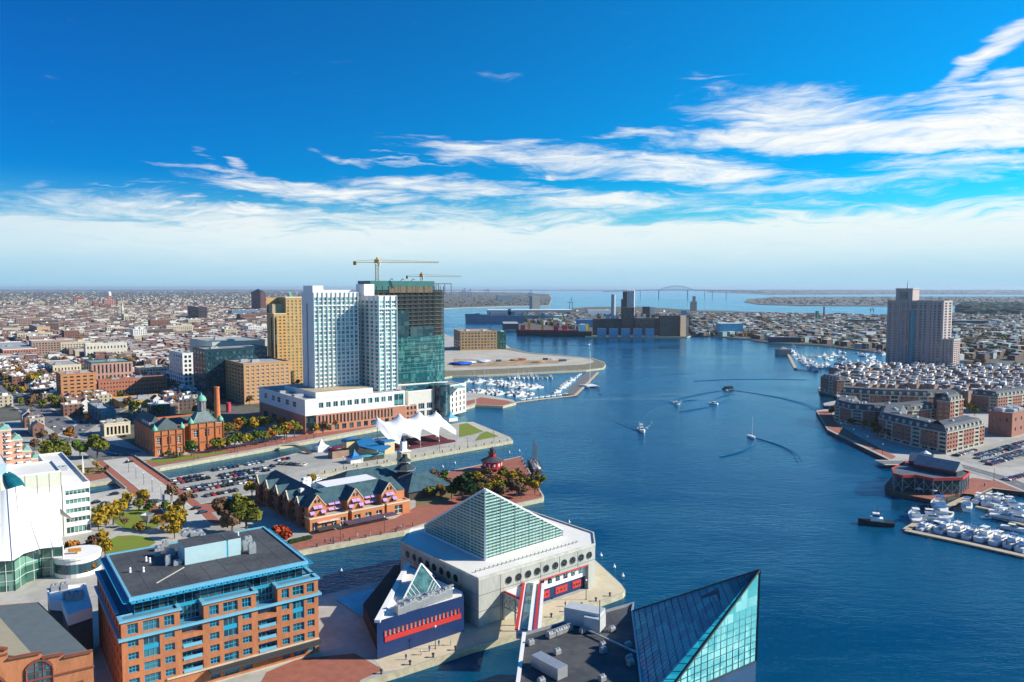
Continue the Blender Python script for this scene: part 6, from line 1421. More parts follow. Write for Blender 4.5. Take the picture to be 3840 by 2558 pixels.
# ---------------------------------------------------------------- right bank
def condo_strip(name, label, pts, z, rows=5, group=None, wall=None, roofh=4.5, bays=7.0, depthb=16, zmin=2, mans=True, cat='apartment building'):
 """apartment range following a polyline (front edge), brick and cream bays under a dark mansard"""
 P = [Vector((p.x, p.y, 0)) for p in pts]; b = Bld(name, label, cat, P[0], group); zf = z - 2
 nrm = []
 n = len(P)
 for i in range(n):
  d = (P[min(i + 1, n - 1)] - P[max(i - 1, 0)]).normalized(); nrm.append(Vector((-d.y, d.x, 0)))
 B_ = [P[i] + nrm[i] * depthb for i in range(n)]; poly = [*P, *B_[::-1]]; take(poly, 1)
 BRK = mat('rose_brick', (.33, .15, .11), .9, var=.1, scale=.4); ST = mat('condo_stone', (.44, .42, .34), .85, var=.06, scale=.3)
 kk = 0
 segs = list(zip(P, P[1:])) + [(P[-1], B_[-1]), (B_[0], P[0])]
 for A, C in segs:
  L = (C - A).length; k = max(1, round(L / bays)); fh = (z - 2) / rows
  for i in range(k):
   a = A.lerp(C, i / k); c = A.lerp(C, (i + 1) / k); w = L / k; kk += 1; br = kk % 3 != 0
   hs = []
   for j in range(rows):
    z0_ = 2 + fh * j
    if br and j: hs += [(w * .12, w * .40, z0_ + .9, z0_ + fh - .5), (w * .60, w * .88, z0_ + .9, z0_ + fh - .5)]
    else: hs.append((w * .14, w * .86, z0_ + .7, z0_ + fh - .4))
   b.wall(a, c, 2, 2 + fh, [h for h in hs if h[2] < 2 + fh], key='stone_base', depth=.4, gm=GLASSD, fm=ST, bars=(2, 1))
   b.wall(a, c, 2 + fh, z, [h for h in hs if h[2] > 2 + fh], key=f'brick_wall#{kk}' if br else 'wall', depth=.5 if br else 1.0, gm=GLASSD, fm=ST, bars=(2, 1))
 for i in range(n - 1): b.wall(B_[i + 1], B_[i], 2, z)
 pl = ccw([(p.x, p.y) for p in poly]); ring(b.mb('cornice'), pl, z - .35, z + .35, .35, .3)
 if mans:
  ins = 2.6; top = []
  fr = [P[i] + nrm[i] * ins for i in range(n)]; bk = [P[i] + nrm[i] * (depthb - ins) for i in range(n)]; d0 = (P[1] - P[0]).normalized() * ins; d1 = (P[-1] - P[-2]).normalized() * ins
  fr[0] += d0; bk[0] += d0; fr[-1] -= d1; bk[-1] -= d1; m_ = b.mb('roof')
  for i in range(n - 1):
   m_.quad(V3(P[i], z + .2), V3(P[i + 1], z + .2), V3(fr[i + 1], z + roofh), V3(fr[i], z + roofh)); m_.quad(V3(B_[i + 1], z + .2), V3(B_[i], z + .2), V3(bk[i], z + roofh), V3(bk[i + 1], z + roofh)); m_.quad(V3(fr[i], z + roofh), V3(fr[i + 1], z + roofh), V3(bk[i + 1], z + roofh), V3(bk[i], z + roofh))
  m_.quad(V3(B_[0], z + .2), V3(P[0], z + .2), V3(fr[0], z + roofh), V3(bk[0], z + roofh)); m_.quad(V3(P[-1], z + .2), V3(B_[-1], z + .2), V3(bk[-1], z + roofh), V3(fr[-1], z + roofh))
  for A, C in segs[:-1]:
   L = (C - A).length; k = max(1, int(L / 5.5)); d = (C - A).normalized(); nn = Vector((-d.y, d.x, 0))
   for i in range(k):
    p = A + d * (L * (i + .5) / k) + nn * 1.2; o = MB(); o.box((p.x, p.y, z + .5), (2.0, 1.8, roofh * .55), math.atan2(d.y, d.x)); o.build('dormer', ST, b.root)
  for k in range(int(sum((c - a).length for a, c in zip(P, P[1:])) / 14)):
   i = rnd.randrange(n - 1); p = fr[i].lerp(bk[i + 1], rnd.uniform(.3, .7)); o = MB(); hvac(o, (p.x, p.y, z + roofh - .05), 2.6, 2.0, 1.0); o.build('roof_unit', STEEL, b.root)
 else: b.roof(pl, z, GREYROOF)
 b.done({'wall': ST, 'brick_wall': BRK, 'stone_base': ST, 'cornice': ST, 'roof': mat('condo_roof', (.10, .115, .13), .85, var=.15, scale=.3)})
N = G(3548, 1704, 2); A = G(3293, 1640, 2); z = ZT(N, 1625)
condo_strip('condominium', 'rounded waterfront condominium nearest the car park, brick and cream bays under a dark mansard roof', [G(3308, 1600, 2), A + Vector((0, 0, 0)), G(3345, 1655, 2), G(3450, 1682, 2), N, G(3690, 1668, 2)], z)
N = G(3133, 1578, 2); z = ZT(N, 1520)
condo_strip('condominium', 'curved blue-shaded condominium beside the waterfront brick walk, second from the restaurant', [G(3140, 1555, 2), G(3128, 1578, 2), G(3190, 1596, 2), G(3280, 1604, 2), G(3420, 1602, 2), G(3510, 1592, 2)], z)
N = G(3160, 1532, 2); z = ZT(N, 1474)
condo_strip('condominium', 'long straight condominium row behind the curved one, with a gently curved roof', [G(3150, 1530, 2), G(3300, 1541, 2), G(3480, 1548, 2), G(3600, 1545, 2)], z, rows=4)
N = G(3080, 1468, 2); z = ZT(N, 1415)
condo_strip('condominium', 'small turreted brick block rising straight from the water at the point', [G(3076, 1466, 2), G(3138, 1482, 2)], z, rows=5, depthb=14, roofh=3)
condo_strip('condominium', 'brick and cream range with lit end gable right of the middle condominium', [G(3510, 1596, 2), G(3560, 1602, 2), G(3610, 1590, 2)], ZT(G(3520, 1596, 2), 1502), rows=6)
condo_strip('condominium', 'cream and brick apartment range at the right edge above the brick warehouse', [G(3640, 1540, 2), G(3740, 1552, 2), G(3900, 1530, 2)], ZT(G(3640, 1540), 1480), rows=5)
block('brick_warehouse', 'plain red brick warehouse with a cluttered flat roof right of the condominiums', 'warehouse', (3793, 1640, 3880, 3704), 1552, mat('rose_brick', (.33, .15, .11)), cols=(4, 3), rows=2, fw=.25, fh=.35, units=6)
def harbor_tower():
 N = G(3530, 1398, 2); z = ZT(N, 1131); a = along(N, SV, 3562); bb = along(N, EV, 3322)
 b = Bld('apartment_tower', 'tall slender pinkish apartment tower with a stepped top and thin spire on the right bank', 'apartment tower', N)
 u, e = SV, EV; P = lambda x, y: N + u * x + e * y; take([P(0, 0), P(a + 12, -14), P(a, bb), P(0, bb)])
 PB = mat('tower_pink_brick', (.50, .40, .37), .85, var=.06, scale=.2); nr = 26; fh = (z - 4) / nr
 cols = [(.03, .07, 0), (.12, .17, 1), (.20, .24, 0), (.27, .32, 1), (.35, .39, 0), (.43, .53, 2), (.58, .63, 1), (.66, .70, 0), (.74, .79, 1), (.83, .87, 0), (.90, .95, 1)]
 hs = [(bb * x0, bb * x1, 3 + fh * j + .7, 3 + fh * (j + 1) - .35) for (x0, x1, k) in cols for j in range(nr)]
 b.wall(P(0, bb), P(0, 0), 2, z, hs, depth=.5, gm=GLASSB, fm=PB)
 hs = [(a * x0, a * x1, 3 + fh * j + .7, 3 + fh * (j + 1) - .35) for (x0, x1) in ((.12, .38), (.6, .88)) for j in range(nr)]
 b.wall(P(0, 0), P(a, 0), 2, z, hs, depth=.5, gm=GLASSD, fm=PB); b.wall(P(a, 0), P(a, bb), 2, z); b.wall(P(a, bb), P(0, bb), 2, z)
 for x0 in (.0, .22, .405, .56, .76, .985):
  m_ = MB(); p = P(-.5, bb * (1 - x0) - (.7 if x0 == 0 else 0)); m_.bar(V3(p, 2), V3(p, z + 1.5), 1.6, 1.2); m_.build('pilaster', PB, b.root)
 m_ = MB(); p = P(-.6, bb * .52); m_.bar(V3(p, 4), V3(p, z - 12), 6.5, 1.0); m_.build('glass_bay', mat('sky_blue_glass', (.06, .36, .46), .3, var=.2), b.root)
 for zz in (z - 10, z - 2): m_ = MB(); m_.bar(V3(P(-.4, bb), zz), V3(P(-.4, 0), zz), .5, 1.0); m_.build('string_course', mat('tower_stone', (.55, .50, .44), .85), b.root)
 b.roof([P(0, 0), P(a, 0), P(a, bb), P(0, bb)], z - .5, GREYROOF); b.cornice([(p.x, p.y) for p in (P(0, 0), P(a, 0), P(a, bb), P(0, bb))], z - .6, z + .9, .3, .5)
 x0 = along(N, e, 3411) ; x1 = along(N, e, 3349); zc = ZT(N, 1084)
 q = [P(1, x0), P(a * .8, x0), P(a * .8, x1), P(1, x1)]
 L = abs(x1 - x0)
 b.wall(q[3], q[0], z, zc, [(L * .25, L * .75, z + 2, zc - 3)], depth=.5, gm=GLASSB); 
 for i in range(3): b.wall(q[i], q[i + 1], z, zc)
 b.roof(q, zc - .3, GREYROOF, 'crown_roof'); ring(b.mb('cornice'), [(p.x, p.y) for p in q], zc - .5, zc + .8, .6, .4)
 m_ = MB(); c = mean(q); s_ = ZT(c, 1048); m_.lathe((c.x, c.y, zc), [(1.3, 0), (.9, 4), (.6, (s_ - zc) * .6), (.15, s_ - zc)], 8); m_.build('spire', WHITE, b.root)
 M0 = P(2, -12); z2 = ZT(M0, 1275); a2 = along(M0, u, 3596); q = [M0, M0 + u * a2, M0 + u * a2 + e * 14, M0 + e * 14]; nr2 = 16; f2 = (z2 - 4) / nr2
 b.wall(q[3], q[0], 2, z2, [(14 * x, 14 * x + 2, 3 + f2 * j + .8, 3 + f2 * (j + 1) - .4) for x in (.1, .4, .7) for j in range(nr2)], depth=.5, gm=GLASSB)
 b.wall(q[0], q[1], 2, z2, [(a2 * x, a2 * (x + .22), 3 + f2 * j + .8, 3 + f2 * (j + 1) - .4) for x in (.1, .4, .7) for j in range(nr2)], depth=.5, gm=GLASSD); b.wall(q[1], q[2], 2, z2); b.wall(q[2], q[3], 2, z2)
 b.roof(q, z2 - .4, GREYROOF, 'wing_roof'); ring(b.mb('cornice'), [(p.x, p.y) for p in q], z2 - .5, z2 + .9, .3, .5)
 b.done({'wall': PB, 'cornice': mat('tower_stone', (.55, .50, .44))})
harbor_tower()
def dock_restaurant():
 """dark timber restaurant with red-edged decks on its own quay"""
 c = G(3470, 1800, 2); r = thing('dock_restaurant', 'dark timber waterfront restaurant with red-edged roof deck and grey gabled roofs', 'restaurant', (c.x, c.y, 2))
 z2, z1 = 10.5, 6.0
 outer = [G(3345, 1757, z2), G(3352, 1776, z2), G(3385, 1784, z2), G(3432, 1782, z2), G(3500, 1795, z2), G(3610, 1792, z2), G(3636, 1772, z2), G(3560, 1745, z2), G(3430, 1728, z2), G(3395, 1732, z2)]
 pts = ccw([(p.x, p.y) for p in outer]); DT = mat('dark_teal_timber', (.03, .06, .07), .8, var=.2, scale=.8)
 m_ = MB(); m_.prism(offset(pts, -1.5), 2.1, z2 - 1.2); m_.build('lower_storeys', DT, r)
 m_ = MB(); m_.prism(pts, z2 - 1.0, z2 - .3, bottom=True); m_.build('roof_deck', mat('deck_blue_grey', (.10, .14, .17), .8, var=.2), r)
 m_ = MB(); ring(m_, pts, z2 - 1.1, z2 + .3, .25, .15); m_.build('red_fascia', RED, r)
 for i in range(len(pts)):
  a, b2 = Vector((*offset(pts, -.3)[i], 0)), Vector((*offset(pts, -.3)[(i + 1) % len(pts)], 0)); k = max(1, int((b2 - a).length / 4))
  for j in range(k):
   p = a.lerp(b2, j / k); q = a.lerp(b2, (j + 1) / k); m_ = MB(); m_.bar(V3(p, 2), V3(p, z2 - 1), .35); m_.bar(V3(p, 2.5), V3(q, z2 - 2), .2); m_.bar(V3(q, 2.5), V3(p, z2 - 2), .2); m_.build('brace', mat('brace_grey', (.28, .33, .36), .7), r)
 for (a_, b2, w, h) in ((G(3440, 1752, z2), G(3600, 1782, z2), 9, 4.5), (G(3410, 1738, z2), G(3500, 1748, z2), 9, 4)):
  d = (b2 - a_).normalized(); n = Vector((-d.y, d.x, 0)); m_ = MB(); z = z2 + 2.2
  A, B_, C, D = a_ - n * w / 2, b2 - n * w / 2, b2 + n * w / 2, a_ + n * w / 2; m_.quad(V3(A, z), V3(B_, z), V3(b2, z + h), V3(a_, z + h)); m_.quad(V3(C, z), V3(D, z), V3(a_, z + h), V3(b2, z + h)); m_.tri(V3(B_, z), V3(C, z), V3(b2, z + h)); m_.tri(V3(D, z), V3(A, z), V3(a_, z + h))
  rf = m_.build('gable_roof', mat('weathered_roof', (.32, .33, .33), .85), r); m_ = MB(); m_.prism([(p.x, p.y) for p in (A + n, B_ + n, C - n, D - n)], z2 - .3, z); m_.build('upper_storey', DT, r)
  m_ = MB(); m_.bar(V3(A, z), V3(B_, z), .3, .5); m_.build('red_eave', RED, r)
 m_ = MB(); q = G(3470, 1722, z2); m_.lathe((q.x, q.y, z2), [(2.2, 0), (2.2, 3), (3.2, 3), (0, 5)], 8); m_.build('cupola', WHITE, r)
 for k, (x, y) in enumerate(((3395, 1840), (3445, 1850), (3500, 1855), (3380, 1830), (3480, 1842))):
  p = G(x, y, 2); u_ = thing('parasol', 'pale parasol on the quay below the dark timber restaurant', 'parasol', (p.x, p.y, 2), 0, 'parasols on the restaurant quay')
  m_ = MB(); m_.bar((p.x, p.y, 2), (p.x, p.y, 4.6), .12); m_.build('pole', STEEL, u_); m_ = MB(); m_.lathe((p.x, p.y, 4.2), [(1.9, 0), (.1, .9)], 8); m_.build('canopy', mat('pale_canvas', (.6, .6, .58), .8), u_)
 take(pts)
dock_restaurant()
# ---------------------------------------------------------------- far shore, works and ships
SUGB = mat('soot_brick', (.075, .06, .055), .9, var=.25, scale=.15)  # plain dark brick of the refinery blocks
SUG2 = mat('lit_tan_wall', (.50, .36, .24), .9, var=.1)  # sunlight on the refinery's end put into a paler wall colour
BLUEW = mat('blue_sheet_metal', (.06, .25, .42), .6, var=.1)
def fbox(spec, ytop, th=None):
 xN, yN, xR, xL = spec; F, a, b_ = foot(xN, yN, xR, xL, th=th); return F, ZT(F[0], ytop)
def sugar_works():
 c = G(2400, 1263); r = thing('sugar_refinery', 'dark brick waterfront refinery with stepped blocks, pale silos and a tall stack', 'refinery', (c.x, c.y, 2))
 def part(name, spec, yt, m, th=8, win=0):
  F, z = fbox(spec, yt, th); mb = MB(); mb.prism([(p.x, p.y) for p in F], 2, z, 0, 1); w = mb.build(name, [m, GREYROOF], r)
  if win:
   A, B_ = F[0], F[1]; L = (B_ - A).length; u = (B_ - A) / L; n = Vector((u.y, -u.x, 0)) * .15; g = MB(); nr = int((z - 4) / 5); nc = int(L / 5)
   for i in range(nc):
    for j in range(nr): p = A + u * (L * (i + .3) / nc) + n; q = A + u * (L * (i + .7) / nc) + n; g.quad(V3(p, 4 + 5 * j), V3(q, 4 + 5 * j), V3(q, 6.6 + 5 * j), V3(p, 6.6 + 5 * j))
   tag(g.build('window', GLASSB, w), kind='stuff')
  return F, z
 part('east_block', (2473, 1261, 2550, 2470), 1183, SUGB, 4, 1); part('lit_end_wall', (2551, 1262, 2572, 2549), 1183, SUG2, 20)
 part('middle_block', (2380, 1259, 2473, 2376), 1193, SUGB, 4, 1); part('tall_block', (2333, 1257, 2378, 2330), 1153, SUGB, 4, 1)
 part('west_block', (2228, 1257, 2333, 2222), 1196, SUGB, 4, 1); part('mid_tower', (2412, 1255, 2434, 2408), 1150, SUGB, 4, 1); part('blue_tower', (2556, 1252, 2574, 2553), 1164, BLUEW, 4)
 part('pale_silo', (2437, 1253, 2455, 2434), 1152, mat('pale_silo', (.55, .56, .55), .8), 4)
 for k in range(5): part('quay_shed', (2240 + 45 * k, 1263, 2273 + 45 * k, 2239 + 45 * k), 1232, BLUEW, 2)
 for k in range(9): part('roof_house', (2240 + 34 * k, 1256, 2252 + 34 * k, 2238 + 34 * k), 1186 - (k * 7) % 9, (SUGB, BLUEW, mat('pale_silo', (.55, .56, .55)))[k % 3], 4)
 p = G(2299, 1255); z = ZT(p, 1104); m_ = MB(); m_.lathe((p.x, p.y, 2), [(6, 0), (5.2, 12), (4.6, z - 2)], 14); m_.build('smokestack', mat('pale_stack', (.45, .50, .55), .8), r)
 for k in range(4): p = G(2351 + 8 * k, 1245); z = ZT(p, 1089); m_ = MB(); m_.lathe((p.x, p.y, 2), [(2.6, 0), (2.6, z - 2), (0, z)], 12); m_.build('silo', mat('white_silo', (.75, .75, .73), .7), r)
 part('silo_tower', (2338, 1247, 2350, 2334), 1093, SUGB, 4); part('side_tower', (2331, 1250, 2340, 2328), 1122, SUGB, 4)
 m_ = MB(); a = G(2385, 1259); 
 return r
sugar_works()
def far_block(name, label, cat, spec, yt, m, th=8, rf=None, group=None):
 F, z = fbox(spec, yt, th); mb = MB(); mb.prism([(p.x, p.y) for p in F], 1.8, z, 0, 1); return tag(mb.build(name, [m, rf or GREYROOF]), label, cat, group)
far_block('grain_elevator', 'dark lone grain elevator with a narrow head house beyond the refinery', 'elevator', (2591, 1166, 2613, 2588), 1131, mat('elevator_grey', (.16, .17, .18), .9))
far_block('grain_elevator', 'dark head house rising above the lone grain elevator', 'elevator', (2598, 1165, 2608, 2596), 1111, mat('elevator_grey', (.16, .17, .18)))
far_block('blue_hangar', 'bright blue waterfront hangar with white end right of the refinery', 'hangar', (2700, 1256, 2786, 2683), 1213, mat('bright_blue_hangar', (.06, .40, .62), .5), 2, WHITE)
far_block('white_shed', 'white waterside shed between the refinery and the blue hangar', 'shed', (2604, 1255, 2622, 2600), 1237, WHITE, 2)
far_block('tan_silo', 'pale square silo block behind the red ship', 'silo', (1996, 1160, 2025, 1985), 1111, mat('tan_silo', (.55, .50, .42), .9), 10)
far_block('white_warehouse', 'long white-roofed pier warehouse behind the grey ship', 'warehouse', (1830, 1178, 2150, 1826), 1163, mat('blue_grey_wall', (.3, .36, .42), .8), 4, WHITE)
far_block('white_warehouse', 'white domed-looking depot right of the long pier warehouse', 'warehouse', (2205, 1185, 2290, 2198), 1163, WHITE, 4, WHITE)
far_block('white_warehouse', 'low white warehouse directly above the red ship', 'warehouse', (2000, 1203, 2125, 1995), 1184, mat('pale_green_wall', (.4, .5, .48)), 4, WHITE)
far_block('port_shed', 'long pale green-roofed port shed on the far terminal', 'shed', (1865, 1127, 1925, 1860), 1107, mat('pale_green_wall', (.4, .5, .48)), 4, GREYROOF)
far_block('blue_shed', 'blue shed behind the right end of the red ship', 'shed', (2168, 1228, 2235, 2160), 1200, mat('shed_blue', (.05, .22, .45), .6), 2, mat('shed_blue', (.05, .22, .45)))
far_block('green_tower', 'slim green tower in the peninsula rooftops', 'tower', (3062, 1205, 3070, 3057), 1166, mat('bright_green', (.02, .30, .18), .6))
far_block('teal_shed', 'turquoise striped shed near the right shore', 'shed', (3148, 1284, 3205, 3144), 1268, mat('teal_shed', (.05, .42, .45), .6), 2)
far_block('dark_terminal', 'long dark warehouse beyond the slender green tower', 'warehouse', (3180, 1215, 3300, 3172), 1200, mat('dark_blue_wall', (.02, .06, .10), .8), 2, mat('dark_blue_wall', (.02, .06, .1)))
far_block('dark_terminal', 'dark green warehouse right of the tall apartment tower', 'warehouse', (3580, 1224, 3706, 3560), 1202, mat('dark_green_wall', (.02, .08, .09), .8), 2, GREYROOF)
far_block('tank', 'bright white storage shed on the wooded far point', 'shed', (3706, 1222, 3738, 3700), 1206, WHITE, 2, WHITE)
far_block('church_spire', 'thin dark church spire beside the slim green tower', 'spire', (3088, 1195, 3092, 3086), 1150, mat('spire_dark', (.12, .06, .06), .9))
far_block('dark_pier_shed', 'long dark wooden pier shed at the peninsula shore left of the tower', 'shed', (2885, 1284, 3000, 2879), 1264, mat('dark_blue_wall', (.02, .06, .10)), -4, GREYROOF)
def hull(mb, a, b_, w, z1, mi=0, rake=.12, z0=-.6):
 """ship hull from stern a to bow b_"""
 a, b_ = V3(a, 0), V3(b_, 0); d = b_ - a; L = d.length; d = d / L; n = Vector((-d.y, d.x, 0)); sec = [(0, .8), (.1, 1), (.7, 1), (.88, .7), (1, .02)]; V = []
 for s, k in sec:
  for z, kk, ex in ((z0, .82, 0), (z1 * .5, .96, .5), (z1 + (z1 * .18 if s > .85 else 0), 1, 1)):
   p = a + d * L * (s + (rake * ex * (s - .5) * .12)); V += [V3(p + n * w / 2 * k * kk, z), V3(p - n * w / 2 * k * kk, z)]
 fs = []
 for i in range(len(sec) - 1):
  o = i * 6; q = o + 6
  for (x, y) in ((0, 2), (2, 4), (3, 1), (5, 3)): fs.append((o + x, o + y, q + y, q + x))
  fs.append((o + 4, o + 5, q + 5, q + 4))
 fs += [(0, 1, 3, 2), (2, 3, 5, 4)]
 mb.add(V, fs, mi)
def freighter():
 a, b_ = G(2220, 1263, 0), G(1938, 1258, 0); r = thing('bulk_carrier', 'red and black bulk carrier with four yellow deck cranes moored by the refinery', 'ship', ((a.x + b_.x) / 2, a.y, 0))
 m_ = MB(); hull(m_, a, b_, 24, 11.5); m_.build('hull', mat('ship_black', (.02, .022, .03), .6), r)
 m_ = MB(); d = (b_ - a).normalized(); m_.bar(a + d * 22 + Vector((0, 0, 12)), b_ - d * 6 + Vector((0, 0, 12)), 21, 3.4); m_.build('deck', mat('deck_red', (.60, .04, .06), .7), r)
 for k, x in enumerate((1984, 2035, 2080, 2124)):
  p = G(x, 1261, 0); L = (b_ - a); c = a + d * ((p.x - a.x) / d.x); m_ = MB(); YW = mat('ship_crane_yellow', (.70, .42, .06), .6)
  m_.bar(V3(c, 12), V3(c, 28), 5.0); m_.bar(V3(c, 26), V3(c, 50) + Vector((-9, 0, 0)), 3.0); m_.bar(V3(c, 30), V3(c, 50) + Vector((-9, 0, 0)), 1); m_.build('deck_crane', YW, r)
 for x in (1961, 2085, 2117): p = G(x, 1261, 0); c = a + d * ((p.x - a.x) / d.x); m_ = MB(); m_.box((c.x, c.y, 12), (10, 9, 11), 0); m_.build('hatch_house', mat('deck_red', (.6, .04, .06)), r)
 c = a + d * 22; m_ = MB(); m_.box((c.x, c.y, 12), (16, 20, 12), 0); m_.box((c.x + 1, c.y, 24), (11, 22, 3), 0); m_.build('bridge', WHITE, r)
 m_ = MB(); m_.box((c.x + 12, c.y, 12), (6, 8, 15), 0); m_.build('funnel', mat('funnel_yellow', (.75, .55, .05), .6), r)
freighter()
def grey_ship(label, x0, x1, y, ysup, w=30):
 a, b_ = G(x0, y, 0), G(x1, y, 0); s_ = a.y / FPX; r = thing('grey_ship', label, 'ship', ((a.x + b_.x) / 2, a.y, 0)); GM = mat('ship_grey_blue', (.13, .22, .30), .6, var=.06)
 m_ = MB(); hull(m_, a, b_, w, 26 * s_); m_.build('hull', GM, r); d = (b_ - a)
 for t_, ww, h in ((.12, 14, 10), (.3, 5, 18), (.48, 26, 16), (.5, 12, 26), (.72, 8, 16), (.86, 18, 9)):
  c = a + d * t_; m_ = MB(); m_.box((c.x, c.y, 24 * s_), (ww * s_, w * .5, h * s_), 0); m_.build('superstructure', GM, r)
grey_ship('long blue-grey naval cargo ship moored across the water left of the refinery', 2075, 1746, 1208, 1180)
far_block('dark_dry_dock', 'low dark floating dock between the grey ship and the red ship', 'dock', (1888, 1236, 1945, 1884), 1214, mat('dark_blue_wall', (.02, .06, .10)), 2)
def key_bridge():
 D = 8200; r = thing('arch_bridge', 'faint long steel truss bridge with a low arch on the horizon', 'bridge', (2200, D, 0)); X = lambda px: (px - 1920) / FPX * D
 Z = lambda py: CAMH - (py - 1080) * D / FPX; HB = mat('bridge_steel', (.42, .52, .58), .7)
 m_ = MB(); zs = Z(1087.5); m_.bar((X(2260), D, Z(1094)), (X(2430), D, zs), 12, 6); m_.bar((X(2430), D, zs), (X(2640), D, zs), 12, 6); m_.bar((X(2640), D, zs), (X(2860), D, Z(1095)), 12, 6); m_.build('deck', HB, r)
 m_ = MB(); pr = None; pts = []
 for k in range(25):
  t_ = k / 24; x = 2470 + 130 * t_; pts.append((X(x), D, zs + 42 * math.sin(math.pi * t_)))
 for p, q in zip(pts, pts[1:]): m_.bar(p, q, 5); m_.bar(p, (p[0], D, zs), 2.5)
 m_.build('arch_truss', HB, r)
 for x in (2469, 2577, 2641, 2670, 2722, 2400, 2350): m_ = MB(); m_.bar((X(x), D, 0), (X(x), D, zs), 9 if x in (2469, 2577) else 5); m_.build('pier', HB, r)
key_bridge()
def gantry(x, y, s, label):
 p = G(x, y, 3); k = p.y / FPX; r = thing('container_crane', label, 'crane', tuple(p)); m_ = MB(); h = 34 * k * s; BL = mat('gantry_blue', (.06, .22, .45), .6)
 for dx in (-6, 6): m_.bar((p.x + dx * k, p.y, 3), (p.x + dx * k * .7, p.y, 3 + h * .62), 2 * k)
 m_.bar((p.x - 14 * k, p.y, 3 + h * .62), (p.x + 10 * k, p.y, 3 + h * .62), 1.6 * k); m_.bar((p.x, p.y, 3 + h * .6), (p.x + 3 * k, p.y, 3 + h), 1.8 * k); m_.bar((p.x + 3 * k, p.y, 3 + h), (p.x - 8 * k, p.y, 3 + h * .7), .8 * k)
 m_.build('frame', BL, r)
gantry(1740, 1117, 1.1, 'blue container crane with raised boom, left one of the far terminal pair')
gantry(1762, 1117, 1.0, 'blue container crane, right one of the pair at the far left terminal')
gantry(1828, 1103, .6, 'tiny blue container crane nearest the horizon on the far terminal')
gantry(2141, 1160, 1.25, 'dark blue quay crane behind the right end of the red ship')
gantry(3270, 1172, .55, 'leaning dark blue quay crane left of the tall apartment tower')
gantry(1990, 1120, 1.0, 'thin blue mast crane beside the pale square silo')
# ---------------------------------------------------------------- wooded hill, distant rooftops and trees
RUST = mat('autumn_far_woods', (.12, .062, .030), .95, scale=.02, c2=(.055, .06, .022))
HILLG = mat('green_hill', (.02, .055, .045), .95, scale=.02)
def pip(x, y, poly):
 c = False; n = len(poly); j = n - 1
 for i in range(n):
  xi, yi = poly[i][0], poly[i][1]; xj, yj = poly[j][0], poly[j][1]
  if (yi > y) != (yj > y) and x < (xj - xi) * (y - yi) / (yj - yi) + xi: c = not c
  j = i
 return c
def blob(mb, c, r, h, mi=0, k=6):
 n = len(mb.v); vs = []
 for j, (rr, zz) in enumerate(((.75, 0), (1, .35), (.7, .8))):
  for i in range(k): a = 2 * math.pi * i / k + j * .5; q = rr * r * rnd.uniform(.75, 1.15); vs.append((c[0] + q * math.cos(a), c[1] + q * math.sin(a), c[2] + zz * h * rnd.uniform(.85, 1.1)))
 vs.append((c[0], c[1], c[2] + h)); fs = []
 for j in range(2):
  for i in range(k): fs.append((j * k + i, j * k + (i + 1) % k, (j + 1) * k + (i + 1) % k, (j + 1) * k + i))
 for i in range(k): fs.append((2 * k + i, 2 * k + (i + 1) % k, 3 * k))
 mb.add(vs, fs, mi)
woods = MB(); hill = MB(); roofs = MB()
LEFT = [(-200, 1094), (1560, 1092.5), (1560, 1150), (1150, 1290), (700, 1300), (-200, 1300)]
def free(x, y): return not any(pip(x, y, q) for q in TAKEN)
HMATS = [mat('far_brick', (.24, .115, .085), .9), mat('far_brown', (.14, .095, .08), .9), mat('far_white', (.74, .73, .68), .8), mat('far_cream', (.55, .47, .34), .85), mat('far_grey', (.38, .41, .43), .85), mat('far_slate', (.10, .13, .17), .85), mat('far_teal', (.22, .36, .36), .7), mat('far_salmon', (.34, .23, .18), .9)]
def rbox(mb, p, w, d, h, rot, wall, top, z0=2):
 cs, sn = math.cos(rot), math.sin(rot); q = [(p[0] + x * cs - y * sn, p[1] + x * sn + y * cs) for x, y in ((-w / 2, -d / 2), (w / 2, -d / 2), (w / 2, d / 2), (-w / 2, d / 2))]
 for i in range(4): a, b_ = q[i], q[(i + 1) % 4]; mb.quad((*a, z0), (*b_, z0), (*b_, z0 + h), (*a, z0 + h), wall)
 mb.quad((*q[0], z0 + h), (*q[1], z0 + h), (*q[2], z0 + h), (*q[3], z0 + h), top)
def scatter_far(n, xr, yr, polys, rm, wm, tree=.35, big=1.0, th=TH):
 for _ in range(n):
  px = rnd.uniform(*xr); py = yr[0] + (yr[1] - yr[0]) * rnd.random() ** 1.15
  if not any(pip(px, py, q) for q in polys): continue
  p = G(px, py); D = p.y
  if not free(p.x, p.y): continue
  k = D / FPX
  if rnd.random() < tree + (.35 if py < 1112 else 0):
   blob(wm, (p.x, p.y, 1.5), max(5, 3.2 * k) * rnd.uniform(.7, 1.6), max(7, 2.4 * k) * rnd.uniform(.7, 1.2))
  else:
   w = max(6, 3.0 * k) * rnd.uniform(.8, 2.6) * big; d = max(9, 2 * k) * rnd.uniform(.8, 2); h = max(6.5, min(14, 1.6 * k)) * rnd.uniform(.8, 1.35)
   rbox(rm, p, w, d, h, th + (math.pi / 2 if rnd.random() < .35 else 0), rnd.choice((0, 1, 7, 3, 2, 3, 4)), rnd.choice((2, 4, 4, 5, 3, 6, 2, 4, 3)), 2)
r3 = random.Random(21); BN = ['brick', 'brown', 'white', 'cream', 'grey', 'slate', 'teal', 'salmon']
